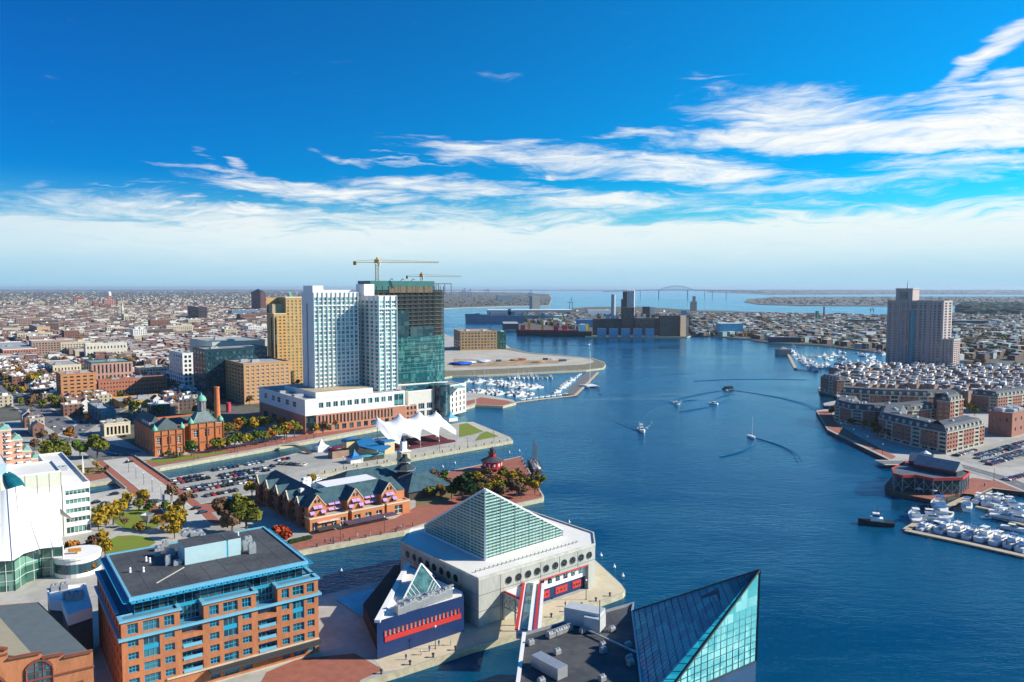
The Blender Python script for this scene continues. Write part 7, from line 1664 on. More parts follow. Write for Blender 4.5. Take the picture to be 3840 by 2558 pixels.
for k in range(46):
 px, py = r3.uniform(-20, 1010), r3.uniform(1128, 1330); p = G(px, py); w, d, h = r3.uniform(24, 62), r3.uniform(18, 40), r3.uniform(11, 24)
 if not free(p.x, p.y) or (px > 600 and py > 1270): continue
 wi, ti = r3.choice((0, 2, 3, 1, 7, 3)), r3.choice((2, 4, 2, 3, 5)); mb = MB(); rbox(mb, p, w, d, h, TH, 0, 1, 2)
 for j in range(int(h / 3.6)):
  for i in range(int(w / 4)):
   q = p + SV * (-w / 2 + 4 * i + 2.2) - EV * (d / 2 + .08); mb.quad(V3(q, 3.2 + 3.6 * j), V3(q + SV * 2, 3.2 + 3.6 * j), V3(q + SV * 2, 5 + 3.6 * j), V3(q, 5 + 3.6 * j), 2)
 mb.box((p.x + SV.x * w * .2, p.y + SV.y * w * .2, 2 + h), (w * .2, d * .3, 3), TH, 0); mb.box((p.x - SV.x * w * .2, p.y, 2 + h), (4, 3, 2), TH, 3)
 q = SV * w / 2; e_ = EV * d / 2; take([p - q - e_, p + q - e_, p + q + e_, p - q + e_], 2)
 tag(mb.build('warehouse', [HMATS[wi], HMATS[ti], GLASSD, WHITE]), f"{'large' if w > 45 else 'mid-sized'} {BN[wi]} warehouse with {BN[ti]} flat roof among the left-hand rooftops", 'warehouse', 'larger blocks among the left-hand rooftops')
def rowfill(poly, y0, y1, x0, x1, gap, rm, wm, skip=.22, pal=(0, 1, 7, 3, 0, 2)):
 o = G(200, 1560); i = -400
 for i in range(-260, 420):
  x = x0; off = i * gap + (i // 2) * gap * .45
  while x < x1:
   w = rnd.uniform(8, 19); 
   if int((x + 9000) / 88) != int((x + 9000 + w) / 88): x += 13
   p = o + SV * (x + w / 2) + EV * off; x += w
   if p.y < y0 or p.y > y1 or abs(p.x) > p.y * .72: continue
   px, py = PX(p)
   if not pip(px, py, poly) or not free(p.x, p.y): continue
   q = rnd.random() + .12 * math.sin(p.x * .011) * math.sin(p.y * .007 + 1)
   if q < skip: blob(wm, (p.x, p.y, 1.5), rnd.uniform(5, 9), rnd.uniform(7, 11)); continue
   big = rnd.random() < .02
   rbox(rm, p, w * (2.2 if big else 1), rnd.uniform(10, 14) * (1.8 if big else 1), rnd.uniform(6.5, 10.5) * (1.3 if big else 1), TH, rnd.choice(pal), rnd.choice((2, 4, 4, 5, 3, 6, 2, 5, 5)), 2)  # slate tops: some real roofs, extra ones stand in for shadows
rowfill([(-200, 1105), (1560, 1105), (1560, 1150), (1150, 1266), (1000, 1266), (-200, 1266)], 1500, 4300, -3000, 4200, 19, roofs, woods)
scatter_far(4200, (-60, 1400), (1094, 1146), [LEFT], roofs, woods, .34)
tag(roofs.build('distant_rooftops', HMATS), 'dense mass of small brick and white-roofed houses running to the left horizon', 'houses', kind='stuff')
roofs = MB()
pen = [(1960, 1165), (2200, 1160), (2620, 1172), (3050, 1182), (3300, 1188), (3840, 1180), (3840, 1362), (3600, 1350), (3330, 1318), (3239, 1307), (3074, 1288), (2880, 1278), (2800, 1265), (2590, 1258), (2590, 1190), (2200, 1185), (2180, 1240), (1960, 1205)]
rowfill(pen, 1100, 3000, -1500, 3500, 21, roofs, woods, .52, (1, 5, 4, 6, 1, 5, 1))
scatter_far(900, (1960, 3840), (1158, 1300), [pen], roofs, woods, .6, 1.6)
tag(roofs.build('distant_rooftops', HMATS), 'rooftops and sheds covering the peninsula behind the refinery and tall tower', 'houses', kind='stuff')
roofs = MB()
far2 = [(2800, 1130), (2850, 1138), (3000, 1143), (3330, 1145), (3840, 1143), (3840, 1114), (3300, 1114), (2900, 1116)]; far3 = [(2660, 1096), (2900, 1103), (3840, 1103), (3840, 1093), (2660, 1093)]; term = [(1640, 1150), (1925, 1146), (2050, 1143), (2060, 1122), (2050, 1103), (1640, 1093)]
scatter_far(900, (2780, 3840), (1112, 1146), [far2], roofs, woods, .35, 1.1, 0); scatter_far(420, (2650, 3840), (1093, 1104), [far3], roofs, woods, .5, 1, 0); scatter_far(420, (1620, 2060), (1094, 1152), [term], roofs, woods, .2, 1.0, 0)
tag(roofs.build('distant_rooftops', HMATS), 'pale sheds and tanks of the port terminals on the far shores', 'sheds', kind='stuff')
for _ in range(1500):
 px = rnd.uniform(-60, 3900); py = rnd.uniform(1088.6, 1091.5) if px > 2600 or px < 1500 else 1089.5; p = G(px, py, 3); blob(woods, (p.x, p.y, 0), rnd.uniform(60, 150), rnd.uniform(18, 40))
tag(woods.build('distant_woods', [RUST]), 'rust brown and olive autumn trees among the far rooftops and along the horizon', 'woods', kind='stuff')
for _ in range(420):
 px = rnd.uniform(3600, 3960); py = rnd.uniform(1150, 1186); p = G(px, min(py, 1186 if px > 3640 else 1172), 2); blob(hill, (p.x, p.y, 0), rnd.uniform(22, 40), rnd.uniform(16, 34))
tag(hill.build('wooded_hill', [HILLG]), 'dark blue-green wooded hill at the right edge beyond the rooftops', 'woods', kind='stuff')
# ---------------------------------------------------------------- trees
def leafy(name, c, c2):
 m = mat(name, c, .9, scale=1.4, c2=c2, spec=.15); return m
FOL = {'olive': leafy('olive_foliage', (.17, .17, .022), (.085, .10, .012)), 'green': leafy('green_foliage', (.085, .13, .018), (.04, .075, .012)), 'yellow': leafy('yellow_foliage', (.40, .26, .02), (.22, .16, .015)),
       'orange': leafy('orange_foliage', (.36, .15, .02), (.20, .085, .018)), 'red': leafy('red_foliage', (.42, .065, .02), (.24, .04, .015)), 'brown': leafy('brown_foliage', (.20, .12, .06), (.10, .065, .035)), 'dark': leafy('dark_foliage', (.022, .055, .014), (.010, .03, .010))}
BARK = mat('bark', (.10, .075, .055), .95, var=.2, scale=3)
TREES = {}
def tree_proto(kind, n, seed):
 rr = random.Random(seed); r = thing(kind + '_tree', 'x', 'tree')
 t = MB(); H = 1.0
 t.bar((0, 0, 0), (.01, .01, .42), .055, n=6); limbs = []
 for k in range(5):
  a = 2 * math.pi * k / 5 + rr.random(); q = (.24 * math.cos(a), .24 * math.sin(a), rr.uniform(.5, .72)); t.bar((0, 0, rr.uniform(.26, .42)), q, .025, n=5); limbs.append(q)
 t.build('trunk', BARK, r)
 c = MB(); cl = [(q[0] * rr.uniform(.7, 1.2), q[1] * rr.uniform(.7, 1.2), q[2] + rr.uniform(-.1, .12), rr.uniform(.13, .2)) for q in limbs] + [(rr.uniform(-.16, .16), rr.uniform(-.16, .16), rr.uniform(.55, .86), rr.uniform(.12, .19)) for _ in range(7)]
 for _ in range(n):
  x, y, z, s_ = rr.choice(cl); v = Vector((rr.gauss(0, 1), rr.gauss(0, 1), rr.gauss(0, .8))).normalized() * s_ * rr.uniform(.55, 1.08); p = Vector((x, y, z)) + v
  a = Vector((rr.gauss(0, 1), rr.gauss(0, 1), rr.gauss(0, 1))).normalized(); nn = (v.normalized() + a * .7).normalized(); u = nn.cross(Vector((0, 0, 1))) ; u = (u if u.length > .1 else Vector((1, 0, 0))).normalized(); w = nn.cross(u); k = rr.uniform(.045, .080)
  c.quad(p - u * k - w * k * .7, p + u * k - w * k, p + u * k + w * k * .7, p - u * k * .8 + w * k)
 c.build('crown', FOL[kind], r)
 return r
NTREE = [0]
def tree(x, y, h, kind='olive', label=None, group=None, big=0):
 """a tree whose foot is at pixel x,y and whose height is h metres"""
 key = (kind, big, NTREE[0] % 3); NTREE[0] += 1
 p = G(x, y) if not isinstance(x, Vector) else x; s_ = rnd.uniform(.9, 1.1)
 if key not in TREES:
  o = TREES[key] = tree_proto(kind, 950 if big else 420, NTREE[0]); index(o); o.location = (p.x, p.y, 2); o.scale = (h, h, h)
  return tag(o, label, 'tree', group)
 return dup(TREES[key], (p.x, p.y, 2.0), rnd.uniform(0, 6.28), (h * s_ * rnd.uniform(.95, 1.15), h * s_, h), label or f'{kind} autumn tree', group)
CN = {'olive': 'olive-green', 'green': 'green', 'yellow': 'golden yellow', 'orange': 'orange', 'red': 'red', 'brown': 'brown thinning', 'dark': 'dark evergreen'}
def row(pts, n, kinds, h, where, group, jit=.0):
 P = [G(*p) for p in pts]; L = [(b_ - a).length for a, b_ in zip(P, P[1:])]; T = sum(L)
 for i in range(n):
  d = T * (i + .5) / n + rnd.uniform(-jit, jit); k = 0
  while k < len(L) - 1 and d > L[k]: d -= L[k]; k += 1
  kd = kinds[i % len(kinds)]; tree(P[k].lerp(P[k + 1], max(0, min(1, d / L[k]))), 0, h * rnd.uniform(.8, 1.2), kd, f'{CN[kd]} tree {where}', group)
row([(792, 1700), (1000, 1664)], 9, ['olive', 'yellow', 'olive', 'green'], 9.5, 'in the row on the promenade right of the pump house', 'promenade trees', 1)
row([(1010, 1662), (1110, 1640)], 5, ['orange', 'olive', 'yellow'], 11, 'in front of the shaded end of the long podium', 'promenade trees', 2)
row([(850, 1652), (900, 1630), (1090, 1615)], 6, ['olive', 'orange', 'green', 'yellow'], 12, 'between the pump house and the podium', 'trees by the podium', 3)
row([(1170, 1630), (1560, 1560)], 17, ['yellow', 'brown', 'olive', 'orange'], 7.5, 'in the row along the front of the long podium', 'trees in front of the podium', 1)
row([(1570, 1552), (1660, 1536)], 4, ['yellow', 'olive'], 7, 'before the curved white building', 'trees in front of the podium')
tree(718, 1712, 10.5, 'green', 'rounded green tree on the lawn before the pump house recess'); 
row([(600, 1722), (690, 1716)], 4, ['brown', 'olive'], 4.5, 'small on the lawn in front of the pump house', 'pump house shrubs')
for x, y, h, k, l in ((185, 1742, 14, 'olive', 'leftmost of the four big olive trees behind the brick circle'), (240, 1735, 13, 'olive', 'second big olive tree from the left behind the brick circle'), (300, 1722, 12, 'green', 'third big tree behind the brick circle'), (365, 1718, 14, 'olive', 'rightmost big tree behind the brick circle, yellowing on its sunny side'), (210, 1722, 12, 'green', 'green tree half hidden at the back of the big olive trees'),
                      (262, 1652, 9, 'orange', 'orange tree standing alone by the street crossing'), (160, 1660, 9, 'brown', 'bare brown tree left of the orange street tree'), (200, 1668, 8, 'brown', 'second bare brown tree left of the orange street tree'), (130, 1690, 8, 'brown', 'thin brown tree beside the pink stepped building'),
                      (330, 1588, 8, 'orange', 'orange tree by the blue-walled shop'), (120, 1455, 16, 'yellow', 'tall yellow tree at the far left street'), (150, 1440, 15, 'olive', 'tall olive tree at the far left street'), (60, 1420, 12, 'orange', 'orange tree near the left edge above the houses'), (190, 1500, 12, 'dark', 'dark tree left of the orange brick block'), (650, 1535, 11, 'orange', 'orange tree behind the pump house roof'), (790, 1560, 11, 'brown', 'brown tree right of the copper dome'),
                      (735, 1560, 9, 'orange', 'orange tree hidden behind the pump house cupola')): tree(x, y, h, k, l, big=1)
for x, y, h, k, l in ((925, 2000, 15, 'olive', 'big olive tree left of the two in front of the inn'), (870, 2010, 11, 'brown', 'brownish tree behind the black roof of the brick office'), (900, 1965, 14, 'olive', 'large brown-green tree above the brick office roof'), (835, 1968, 12, 'brown', 'left part of the big brown-green tree pair'), (1060, 2062, 10.5, 'red', 'round scarlet maple at the near corner of the inn'), (945, 1868, 9, 'yellow', 'golden tree at the inland end of the inn'), (980, 1870, 9, 'yellow', 'second golden tree at the inland end of the inn'),
                      (1170, 1822, 7, 'yellow', 'small golden tree behind the inn roofs'), (1735, 1870, 13, 'dark', 'dark evergreen in front of the golden tree ring on the brick pier'), (1760, 1885, 11, 'dark', 'lower dark evergreen beside the golden tree ring')): tree(x, y, h, k, l, big=1)
for i in range(62):
 a = 2 * math.pi * i / 13; rr = rnd.uniform(.15, 1.0); c = G(1868, 1836); k = rnd.choice(('yellow', 'yellow', 'orange', 'brown', 'brown', 'olive')); tree(Vector((c.x + 22 * rr * math.cos(a), c.y + 22 * rr * math.sin(a), 2)), 0, rnd.uniform(5.4, 7.8), k, f'{CN[k]} tree in the dense tree ring on the brick pier', 'tree ring on the brick pier', 1 if i % 2 else 0)
for i in range(22):
 k = rnd.choice(('brown', 'olive', 'olive', 'green', 'orange')); tree(rnd.uniform(1590, 1695), rnd.uniform(1800, 1872), rnd.uniform(3.5, 7), k, f'{CN[k]} shrub in the garden between the restaurant and the tree ring', 'garden shrubs on the brick pier')
for x, y, h, k in ((370, 1990, 6, 'yellow'), (395, 1975, 7, 'yellow'), (425, 1968, 8, 'yellow'), (450, 1950, 7, 'yellow'), (375, 1955, 5, 'olive'), (480, 1905, 6, 'yellow'), (540, 1895, 6, 'yellow'), (520, 1915, 4, 'olive'), (655, 1955, 6, 'yellow'), (640, 1990, 6.5, 'yellow'), (665, 1995, 6.5, 'yellow'), (690, 1918, 7, 'brown'), (590, 1980, 4, 'yellow'), (655, 2020, 5, 'yellow'), (620, 1930, 5, 'green'), (560, 1925, 4, 'green'), (645, 1880, 6, 'brown'),
                   (385, 2045, 5, 'yellow'), (390, 2070, 5, 'yellow'), (395, 2090, 5, 'yellow'), (345, 2078, 5.5, 'brown'), (215, 2135, 7, 'yellow'), (270, 2105, 6, 'orange'), (310, 2140, 4, 'orange'), (345, 2150, 4, 'orange'), (285, 1785, 4, 'yellow'), (400, 1770, 3, 'brown'), (300, 1770, 3, 'olive')):
 tree(x, y, h * 1.35, k, f'{CN[k]} small tree in the memorial park beside the white office', 'memorial park trees')
for x, y, h, k, l in ((3290, 1640, 9, 'brown', 'brown tree at the left end of the near condominium'), (3275, 1622, 9, 'orange', 'rust tree between the two waterfront condominiums'), (3240, 1612, 7, 'orange', 'orange tree in front of the curved condominium'), (3190, 1598, 6, 'green', 'green tree at the foot of the curved condominium'), (3118, 1560, 7, 'orange', 'orange tree on the tip of the brick walk'), (3125, 1548, 6, 'orange', 'second orange tree on the tip of the brick walk'), (3610, 1540, 9, 'yellow', 'yellow tree between brick buildings on the right bank'), (3635, 1548, 9, 'yellow', 'second yellow tree between brick buildings on the right bank'), (3730, 1500, 12, 'yellow', 'yellow tree above the right brick warehouse'), (3760, 1500, 12, 'olive', 'olive tree above the right brick warehouse'), (3330, 1650, 8, 'brown', 'russet tree at the base of the near condominium'), (3655, 1560, 7, 'olive', 'olive tree beside the cream apartment range')): tree(x, y, h, k, l)
for _ in range(150):
 px, py = rnd.uniform(0, 1150), rnd.uniform(1300, 1560); p = G(px, py)
 if not free(p.x, p.y) or (px > 600 and py > 1520): continue
 k = rnd.choice(('olive', 'orange', 'brown', 'yellow', 'brown', 'olive')); tree(p, 0, rnd.uniform(7, 12), k, f'{CN[k]} street tree among the left-hand houses', 'street trees in the left district')
for _ in range(70):
 px, py = rnd.uniform(3560, 3840), rnd.uniform(1370, 1470); p = G(px, py)
 if not free(p.x, p.y): continue
 k = rnd.choice(('olive', 'orange', 'brown', 'yellow')); tree(p, 0, rnd.uniform(6, 10), k, f'{CN[k]} street tree behind the right-bank town houses', 'street trees on the right bank')
for _ in range(46):
 px, py = rnd.choice(((rnd.uniform(365, 470), rnd.uniform(1935, 1995)), (rnd.uniform(430, 640), rnd.uniform(1985, 2003)), (rnd.uniform(470, 620), rnd.uniform(1893, 1915)), (rnd.uniform(640, 700), rnd.uniform(1900, 2000)), (rnd.uniform(250, 340), rnd.uniform(2120, 2160)), (rnd.uniform(250, 440), rnd.uniform(1755, 1782))))
 k = rnd.choice(('yellow', 'olive', 'green', 'brown', 'yellow', 'orange')); tree(px, py, rnd.uniform(2.2, 4.6), k, f'low {CN[k]} shrub in the gardens of the memorial park', 'park shrubs')
# ---------------------------------------------------------------- houses
WN = ['red brick', 'dark brown', 'white', 'cream', 'grey', 'slate', 'teal', 'salmon']
HP = {}
def house(kind, wall, top):
 k = (kind, wall, top)
 if k not in HP:
  mb = MB(); w, d, h = ((7, 12, 8.5), (9, 13, 10.5), (14, 16, 9), (7, 11, 7.5))[kind]
  rbox(mb, (0, 0), w, d, h, 0, 0, 1, 0)
  if kind in (0, 1): ring(mb, [(-w / 2, -d / 2), (w / 2, -d / 2), (w / 2, d / 2), (-w / 2, d / 2)], h - .1, h + .5, .1, .3, 0); mb.box((w * .2, d * .25, h), (1, .8, 1.6), 0, 0); mb.box((-w * .2, -d * .1, h), (1.6, 1.6, 1.0), 0, 2)
  if kind == 2: mb.box((2, 2, h), (4, 3, 2), 0, 2); mb.box((-4, -3, h), (2, 2, 1.4), 0, 2)
  if kind == 3:
   hh = 2.8; mb.quad((-w / 2 - .3, -d / 2, h), (0, -d / 2, h + hh), (0, d / 2, h + hh), (-w / 2 - .3, d / 2, h), 1); mb.quad((0, -d / 2, h + hh), (w / 2 + .3, -d / 2, h), (w / 2 + .3, d / 2, h), (0, d / 2, h + hh), 1)
   for y in (-d / 2, d / 2): mb.tri((-w / 2, y, h), (w / 2, y, h), (0, y, h + hh), 0)
   mb.box((w * .25, d * .3, h), (.9, .9, 3.2), 0, 0)
  nf = int(h / 3)
  for j in range(nf):
   for i in range(max(2, int(w / 3))):
    n = max(2, int(w / 3)); x = -w / 2 + w * (i + .5) / n
    for y, s_ in ((-d / 2 - .05, 1), (d / 2 + .05, 1)): mb.quad((x - .55, y, 1 + j * 3), (x + .55, y, 1 + j * 3), (x + .55, y, 2.7 + j * 3), (x - .55, y, 2.7 + j * 3), 3)
   for y in (-d * .25, d * .2):
    for x in (-w / 2 - .05, w / 2 + .05): mb.quad((x, y - .5, 1 + j * 3), (x, y + .5, 1 + j * 3), (x, y + .5, 2.7 + j * 3), (x, y - .5, 2.7 + j * 3), 3)
  me = bpy.data.meshes.new('house'); me.from_pydata(mb.v, [], mb.f)
  for m in (HMATS[wall], HMATS[top], WHITE, GLASSD): me.materials.append(m)
  me.polygons.foreach_set('material_index', mb.mi); me.update(); HP[k] = me
 return HP[k]
cand = []
r2 = random.Random(11)
regL = [(-40, 1262), (700, 1262), (1010, 1252), (1135, 1262), (1150, 1400), (1000, 1440), (640, 1560), (380, 1560), (340, 1600), (140, 1640), (-40, 1560)]
S0 = G(200, 1560); streets = [[G(*q) for q in s_] for s_ in ([(430, 1722), (330, 1650), (240, 1600), (150, 1545), (60, 1490), (-60, 1430)], [(700, 1440), (520, 1500), (380, 1560), (250, 1640), (120, 1690)], [(1300, 1400), (900, 1425), (560, 1400), (200, 1330), (-100, 1290)])]
def near_street(p, w):
 for s_ in streets:
  for a, c in zip(s_, s_[1:]):
   d = c - a; t_ = max(0, min(1, (p - a).dot(d) / d.dot(d)))
   if (p - a - d * t_).length < w: return True
 return False
for i in range(-90, 160):
 row_off = i * 15.5 + (i // 2) * 13
 x = -700.0
 while x < 1500:
  kind = r2.choice((0, 0, 0, 1, 3, 3, 2) if r2.random() < .9 else (2,)); w = (7, 9, 14, 7)[kind] + (.05 if kind != 2 else 1)
  if int((x + 700) / 95) != int((x + 700 + w) / 95): x += 14
  p = S0 + SV * (x + w / 2) + EV * row_off; x += w
  if p.y < 300 or p.y > 1750: continue
  px, py = PX(p)
  if not pip(px, py, regL): continue
  if r2.random() < .10: continue
  if not free(p.x, p.y) or near_street(p, 17): continue
  cand.append((p.y, p, kind))
cand.sort(key=lambda q: q[0])
rest = MB()
KN = ['flat-roofed row house', 'taller flat-roofed house', 'low flat commercial building', 'gabled house']
for i, (_, p, kind) in enumerate(cand):
 wl, tp = r2.choice((0, 0, 0, 1, 7, 3, 2, 0, 7)), r2.choice((2, 4, 4, 5, 2, 3)) if kind != 3 else r2.choice((5, 4, 1))
 if i < 300:
  o = bpy.data.objects.new('house', house(kind, wl, tp)); col.objects.link(o); o.location = (p.x, p.y, 2); o.rotation_euler = (0, 0, TH)
  tag(o, f'{WN[wl]} {KN[kind]} with {WN[tp]} roof in the left-hand streets', 'house', 'row houses in the left-hand streets')
 else: w, d, h = ((7, 12, 8.5), (9, 13, 10.5), (14, 16, 9), (7, 11, 7.5))[kind]; rbox(rest, p, w, d, h * r2.uniform(.9, 1.15), TH, wl, tp)
tag(rest.build('row_houses', HMATS), 'farther rows of small brick houses with pale flat roofs in the left district', 'houses', kind='stuff')
k = 0
TB = [mat('townhouse_brick', (.30, .20, .16), .9), mat('condo_roof', (.10, .115, .13)), WHITE, HMATS[4]]
for py0 in (1398, 1412, 1426, 1442, 1459, 1478, 1500):
 px = 3130 + rnd.uniform(0, 20) if py0 < 1480 else 3560
 while px < 3860:
  p = G(px, py0 + (px - 3130) * .012 + rnd.uniform(-2, 2)); px += rnd.uniform(24, 40)
  if not free(p.x, p.y): continue
  mb = MB(); h = rnd.uniform(9, 11.5); o = (p.x, p.y); rbox(mb, o, 9, 11, h, TH, 0, 1); cs = SV * 2; v_ = rnd.random(); mb.box((p.x + cs.x, p.y + cs.y, 2 + h), (rnd.uniform(2.6, 4.4), rnd.uniform(3, 6), rnd.uniform(1.8, 3.2)), TH, 2 if v_ < .6 else 3); mb.box((p.x - cs.x * 1.2, p.y - cs.y, 2 + h), (rnd.uniform(2, 4), rnd.uniform(3, 8), rnd.uniform(.5, 1.2)), TH, 2 if v_ > .35 else 1); mb.box((p.x, p.y + 4.6, 2 + h), (1, .8, 2), TH, 0)
  ob = mb.build('town_house', TB); k += 1; ob.location = (0, 0, 0)
  tag(ob, 'brick town house with white roof deck and stair hut below the tall apartment tower', 'town house', 'white-topped town houses on the right bank')
# ---------------------------------------------------------------- helper: first use is the prototype itself
PRO = {}
def place(key, make, loc, rz=0.0, scale=1.0, label=None, group=None):
 if key not in PRO:
  o = PRO[key] = make(); index(o); o.location = loc; o.rotation_euler = (0, 0, rz); o.scale = (scale,) * 3
  if label: o['label'] = label
  if group: o['group'] = group
  elif 'group' in o: del o['group']
  return o
 o = dup(PRO[key], loc, rz, scale, label, group)
 if not group and 'group' in o: del o['group']
 return o
# ---------------------------------------------------------------- cars
CARC = {'silver': (.45, .47, .50), 'white': (.72, .72, .70), 'black': (.012, .012, .015), 'dark blue': (.015, .04, .12), 'grey': (.12, .13, .14), 'red': (.38, .02, .02), 'tan': (.38, .32, .22)}
TYRE = mat('tyre_rubber', (.02, .02, .02), .9)
def make_car(cn):
 def f():
  paint = mat(cn.replace(' ', '_') + '_car_paint', CARC[cn], .25, .2 if cn in ('silver', 'grey') else 0, var=.02)
  r = thing('parked_car', 'x', 'car'); mb = MB()
  side = [(-2.25, .35), (-2.25, .85), (-1.9, .98), (-1.3, 1.02), (1.1, 1.0), (2.0, .86), (2.25, .62), (2.2, .35)]
  V = [(x, -.88, z) for x, z in side] + [(x, .88, z) for x, z in side]; n = len(side)
  mb.add(V, [tuple(range(n)), tuple(range(2 * n - 1, n - 1, -1))] + [(i, i + n, (i + 1) % n + n, (i + 1) % n) for i in range(n)])
  mb.add([(-1.3, -.62, 1.46), (.45, -.62, 1.46), (.45, .62, 1.46), (-1.3, .62, 1.46)], [(0, 1, 2, 3)])
  mb.build('body', paint, r); w = MB()
  a = [(-1.95, -.78, 1.0), (1.15, -.78, 1.0), (1.15, .78, 1.0), (-1.95, .78, 1.0)]; b_ = [(-1.3, -.62, 1.45), (.45, -.62, 1.45), (.45, .62, 1.45), (-1.3, .62, 1.45)]
  w.add(a + b_, [(0, 1, 5, 4), (1, 2, 6, 5), (2, 3, 7, 6), (3, 0, 4, 7)]); w.build('windows', GLASSD, r)
  for x in (-1.4, 1.4):
   for y in (-.85, .85): t = MB(); t.bar((x, y - .1, .33), (x, y + .1, .33), .66, n=10); t.build('wheel', TYRE, r)
  return r
 return f
def car(p, rz, where, group, cn=None):
 cn = cn or rnd.choice(('silver', 'white', 'black', 'dark blue', 'grey', 'black', 'dark blue', 'red', 'silver', 'white', 'tan'))
 place('car' + cn, make_car(cn), (p.x, p.y, 2.05), rz + rnd.uniform(-.04, .04) + (math.pi if rnd.random() < .5 else 0), 1.0, f'{cn} car {where}', group)
BAYS = MB()
def cars(a, b_, where, group, gap=2.75, skip=.07, ang=math.pi / 2):
 A, B_ = G(*a), G(*b_); d = B_ - A; L = d.length; n = int(L / gap); rz = math.atan2(d.y, d.x) + ang
 u_ = d / L; n_ = Vector((-u_.y, u_.x, 0)) * 2.4
 for i in range(n + 1): q = A + d * (i / n); BAYS.quad(V3(q - n_ - u_ * .07, 2.046), V3(q - n_ + u_ * .07, 2.046), V3(q + n_ + u_ * .07, 2.046), V3(q + n_ - u_ * .07, 2.046))
 for i in range(n):
  if rnd.random() > skip: car(A + d * ((i + .5) / n), rz, where, group)
PG = 'cars in the car park on the pier'
for a, b_, w in (((640, 1806), (765, 1785), 'in the far left row of the pier car park'), ((652, 1817), (790, 1794), 'in the second left row of the pier car park'), ((775, 1771), (990, 1734), 'in the farthest long row of the pier car park'), ((820, 1787), (1030, 1750), 'in the middle long row of the pier car park'),
                 ((830, 1796), (1020, 1763), 'in the row facing the middle one of the pier car park'), ((690, 1838), (962, 1789), 'in the long row near the inn of the pier car park'), ((697, 1851), (965, 1802), 'in the nearest long row of the pier car park'), ((712, 1868), (750, 1861), 'in the short row at the near left corner of the pier car park'),
                 ((765, 1864), (895, 1840), 'in the row along the brick path of the pier car park'), ((1032, 1730), (1088, 1721), 'in the small cluster by the marquee'), ((1042, 1741), (1150, 1747), 'in the line near the inn roof by the marquee')): cars(a, b_, w, PG)
RG = 'cars in the car park by the condominiums'
for a, b_, w in (((3580, 1712), (3655, 1690), 'in the row beside the near condominium'), ((3655, 1712), (3860, 1655), 'in the far double row of the right car park'), ((3662, 1722), (3870, 1664), 'in the second row of the right car park'), ((3690, 1735), (3870, 1684), 'in the third row of the right car park'), ((3706, 1745), (3870, 1698), 'in the nearest row of the right car park'), ((3770, 1803), (3860, 1778), 'in the row by the hedge near the dark timber restaurant')): cars(a, b_, w, RG, 2.8, .12)
struct('parking_bays', BAYS, WPAINT)
for px, py, w in ((428, 1856, 'on the park road, third from the left'), (460, 1882, 'turning on the road left of the park trees'), (535, 1868, 'on the road by the park, farther lane'), (395, 1892, 'nearest the white office on the park road'), (358, 1888, 'half hidden by the white office corner'), (365, 1642, 'waiting at the street crossing'), (485, 1735, 'on the far end of the canal bridge'), (352, 1640, 'beside the other at the crossing'), (735, 1910, 'at the head of the brick path'), (760, 1925, 'beside the big brown-green trees'), (460, 1640, 'parked before the cream pavilion'), (300, 1585, 'on the shaded street by the blue-walled shop')):
 car(G(px, py), rnd.choice((TH, TH + .2)), w, 'cars on the streets by the park', 'red' if (px, py) == (365, 1642) else rnd.choice(('black', 'dark blue')))
for i in range(34):
 s_ = rnd.choice(streets); k = rnd.randrange(len(s_) - 1); t_ = rnd.random(); p = s_[k].lerp(s_[k + 1], t_); d = (s_[k + 1] - s_[k]).normalized(); n = Vector((-d.y, d.x, 0)); x, y = PX(p)
 if -20 < x < 1200 and y < 1720: car(p + n * rnd.choice((-6, -3, 3, 6)), math.atan2(d.y, d.x), 'driving on the wide streets through the left district', 'cars on the left-hand streets')
# ---------------------------------------------------------------- boats
GEL = mat('gelcoat', (.80, .80, .78), .3, var=.03, scale=.4); BLUEC = mat('blue_canvas', (.03, .16, .42), .8); TEAK = mat('teak_deck', (.38, .26, .15), .8)
def lhull(mb, L, w, h, mi=0, z0=-.3):
 sec = [(-.5, .85), (-.2, 1), (.15, .98), (.35, .7), (.5, .04)]; V = []
 for s_, k in sec:
  up = h * (1 + max(0, s_) * .5)
  for z, kk in ((z0, .7), (up * .55, .95), (up, 1)): V += [(L * (s_ + (.03 if z == up and s_ > .4 else 0)), w / 2 * k * kk, z), (L * (s_ + (.03 if z == up and s_ > .4 else 0)), -w / 2 * k * kk, z)]
 fs = []
 for i in range(len(sec) - 1):
  o, q = i * 6, i * 6 + 6
  for x, y in ((0, 2), (2, 4), (3, 1), (5, 3), (4, 5)): fs.append((o + x, o + y, q + y, q + x))
 mb.add(V, fs + [(0, 1, 3, 2), (2, 3, 5, 4)], mi)
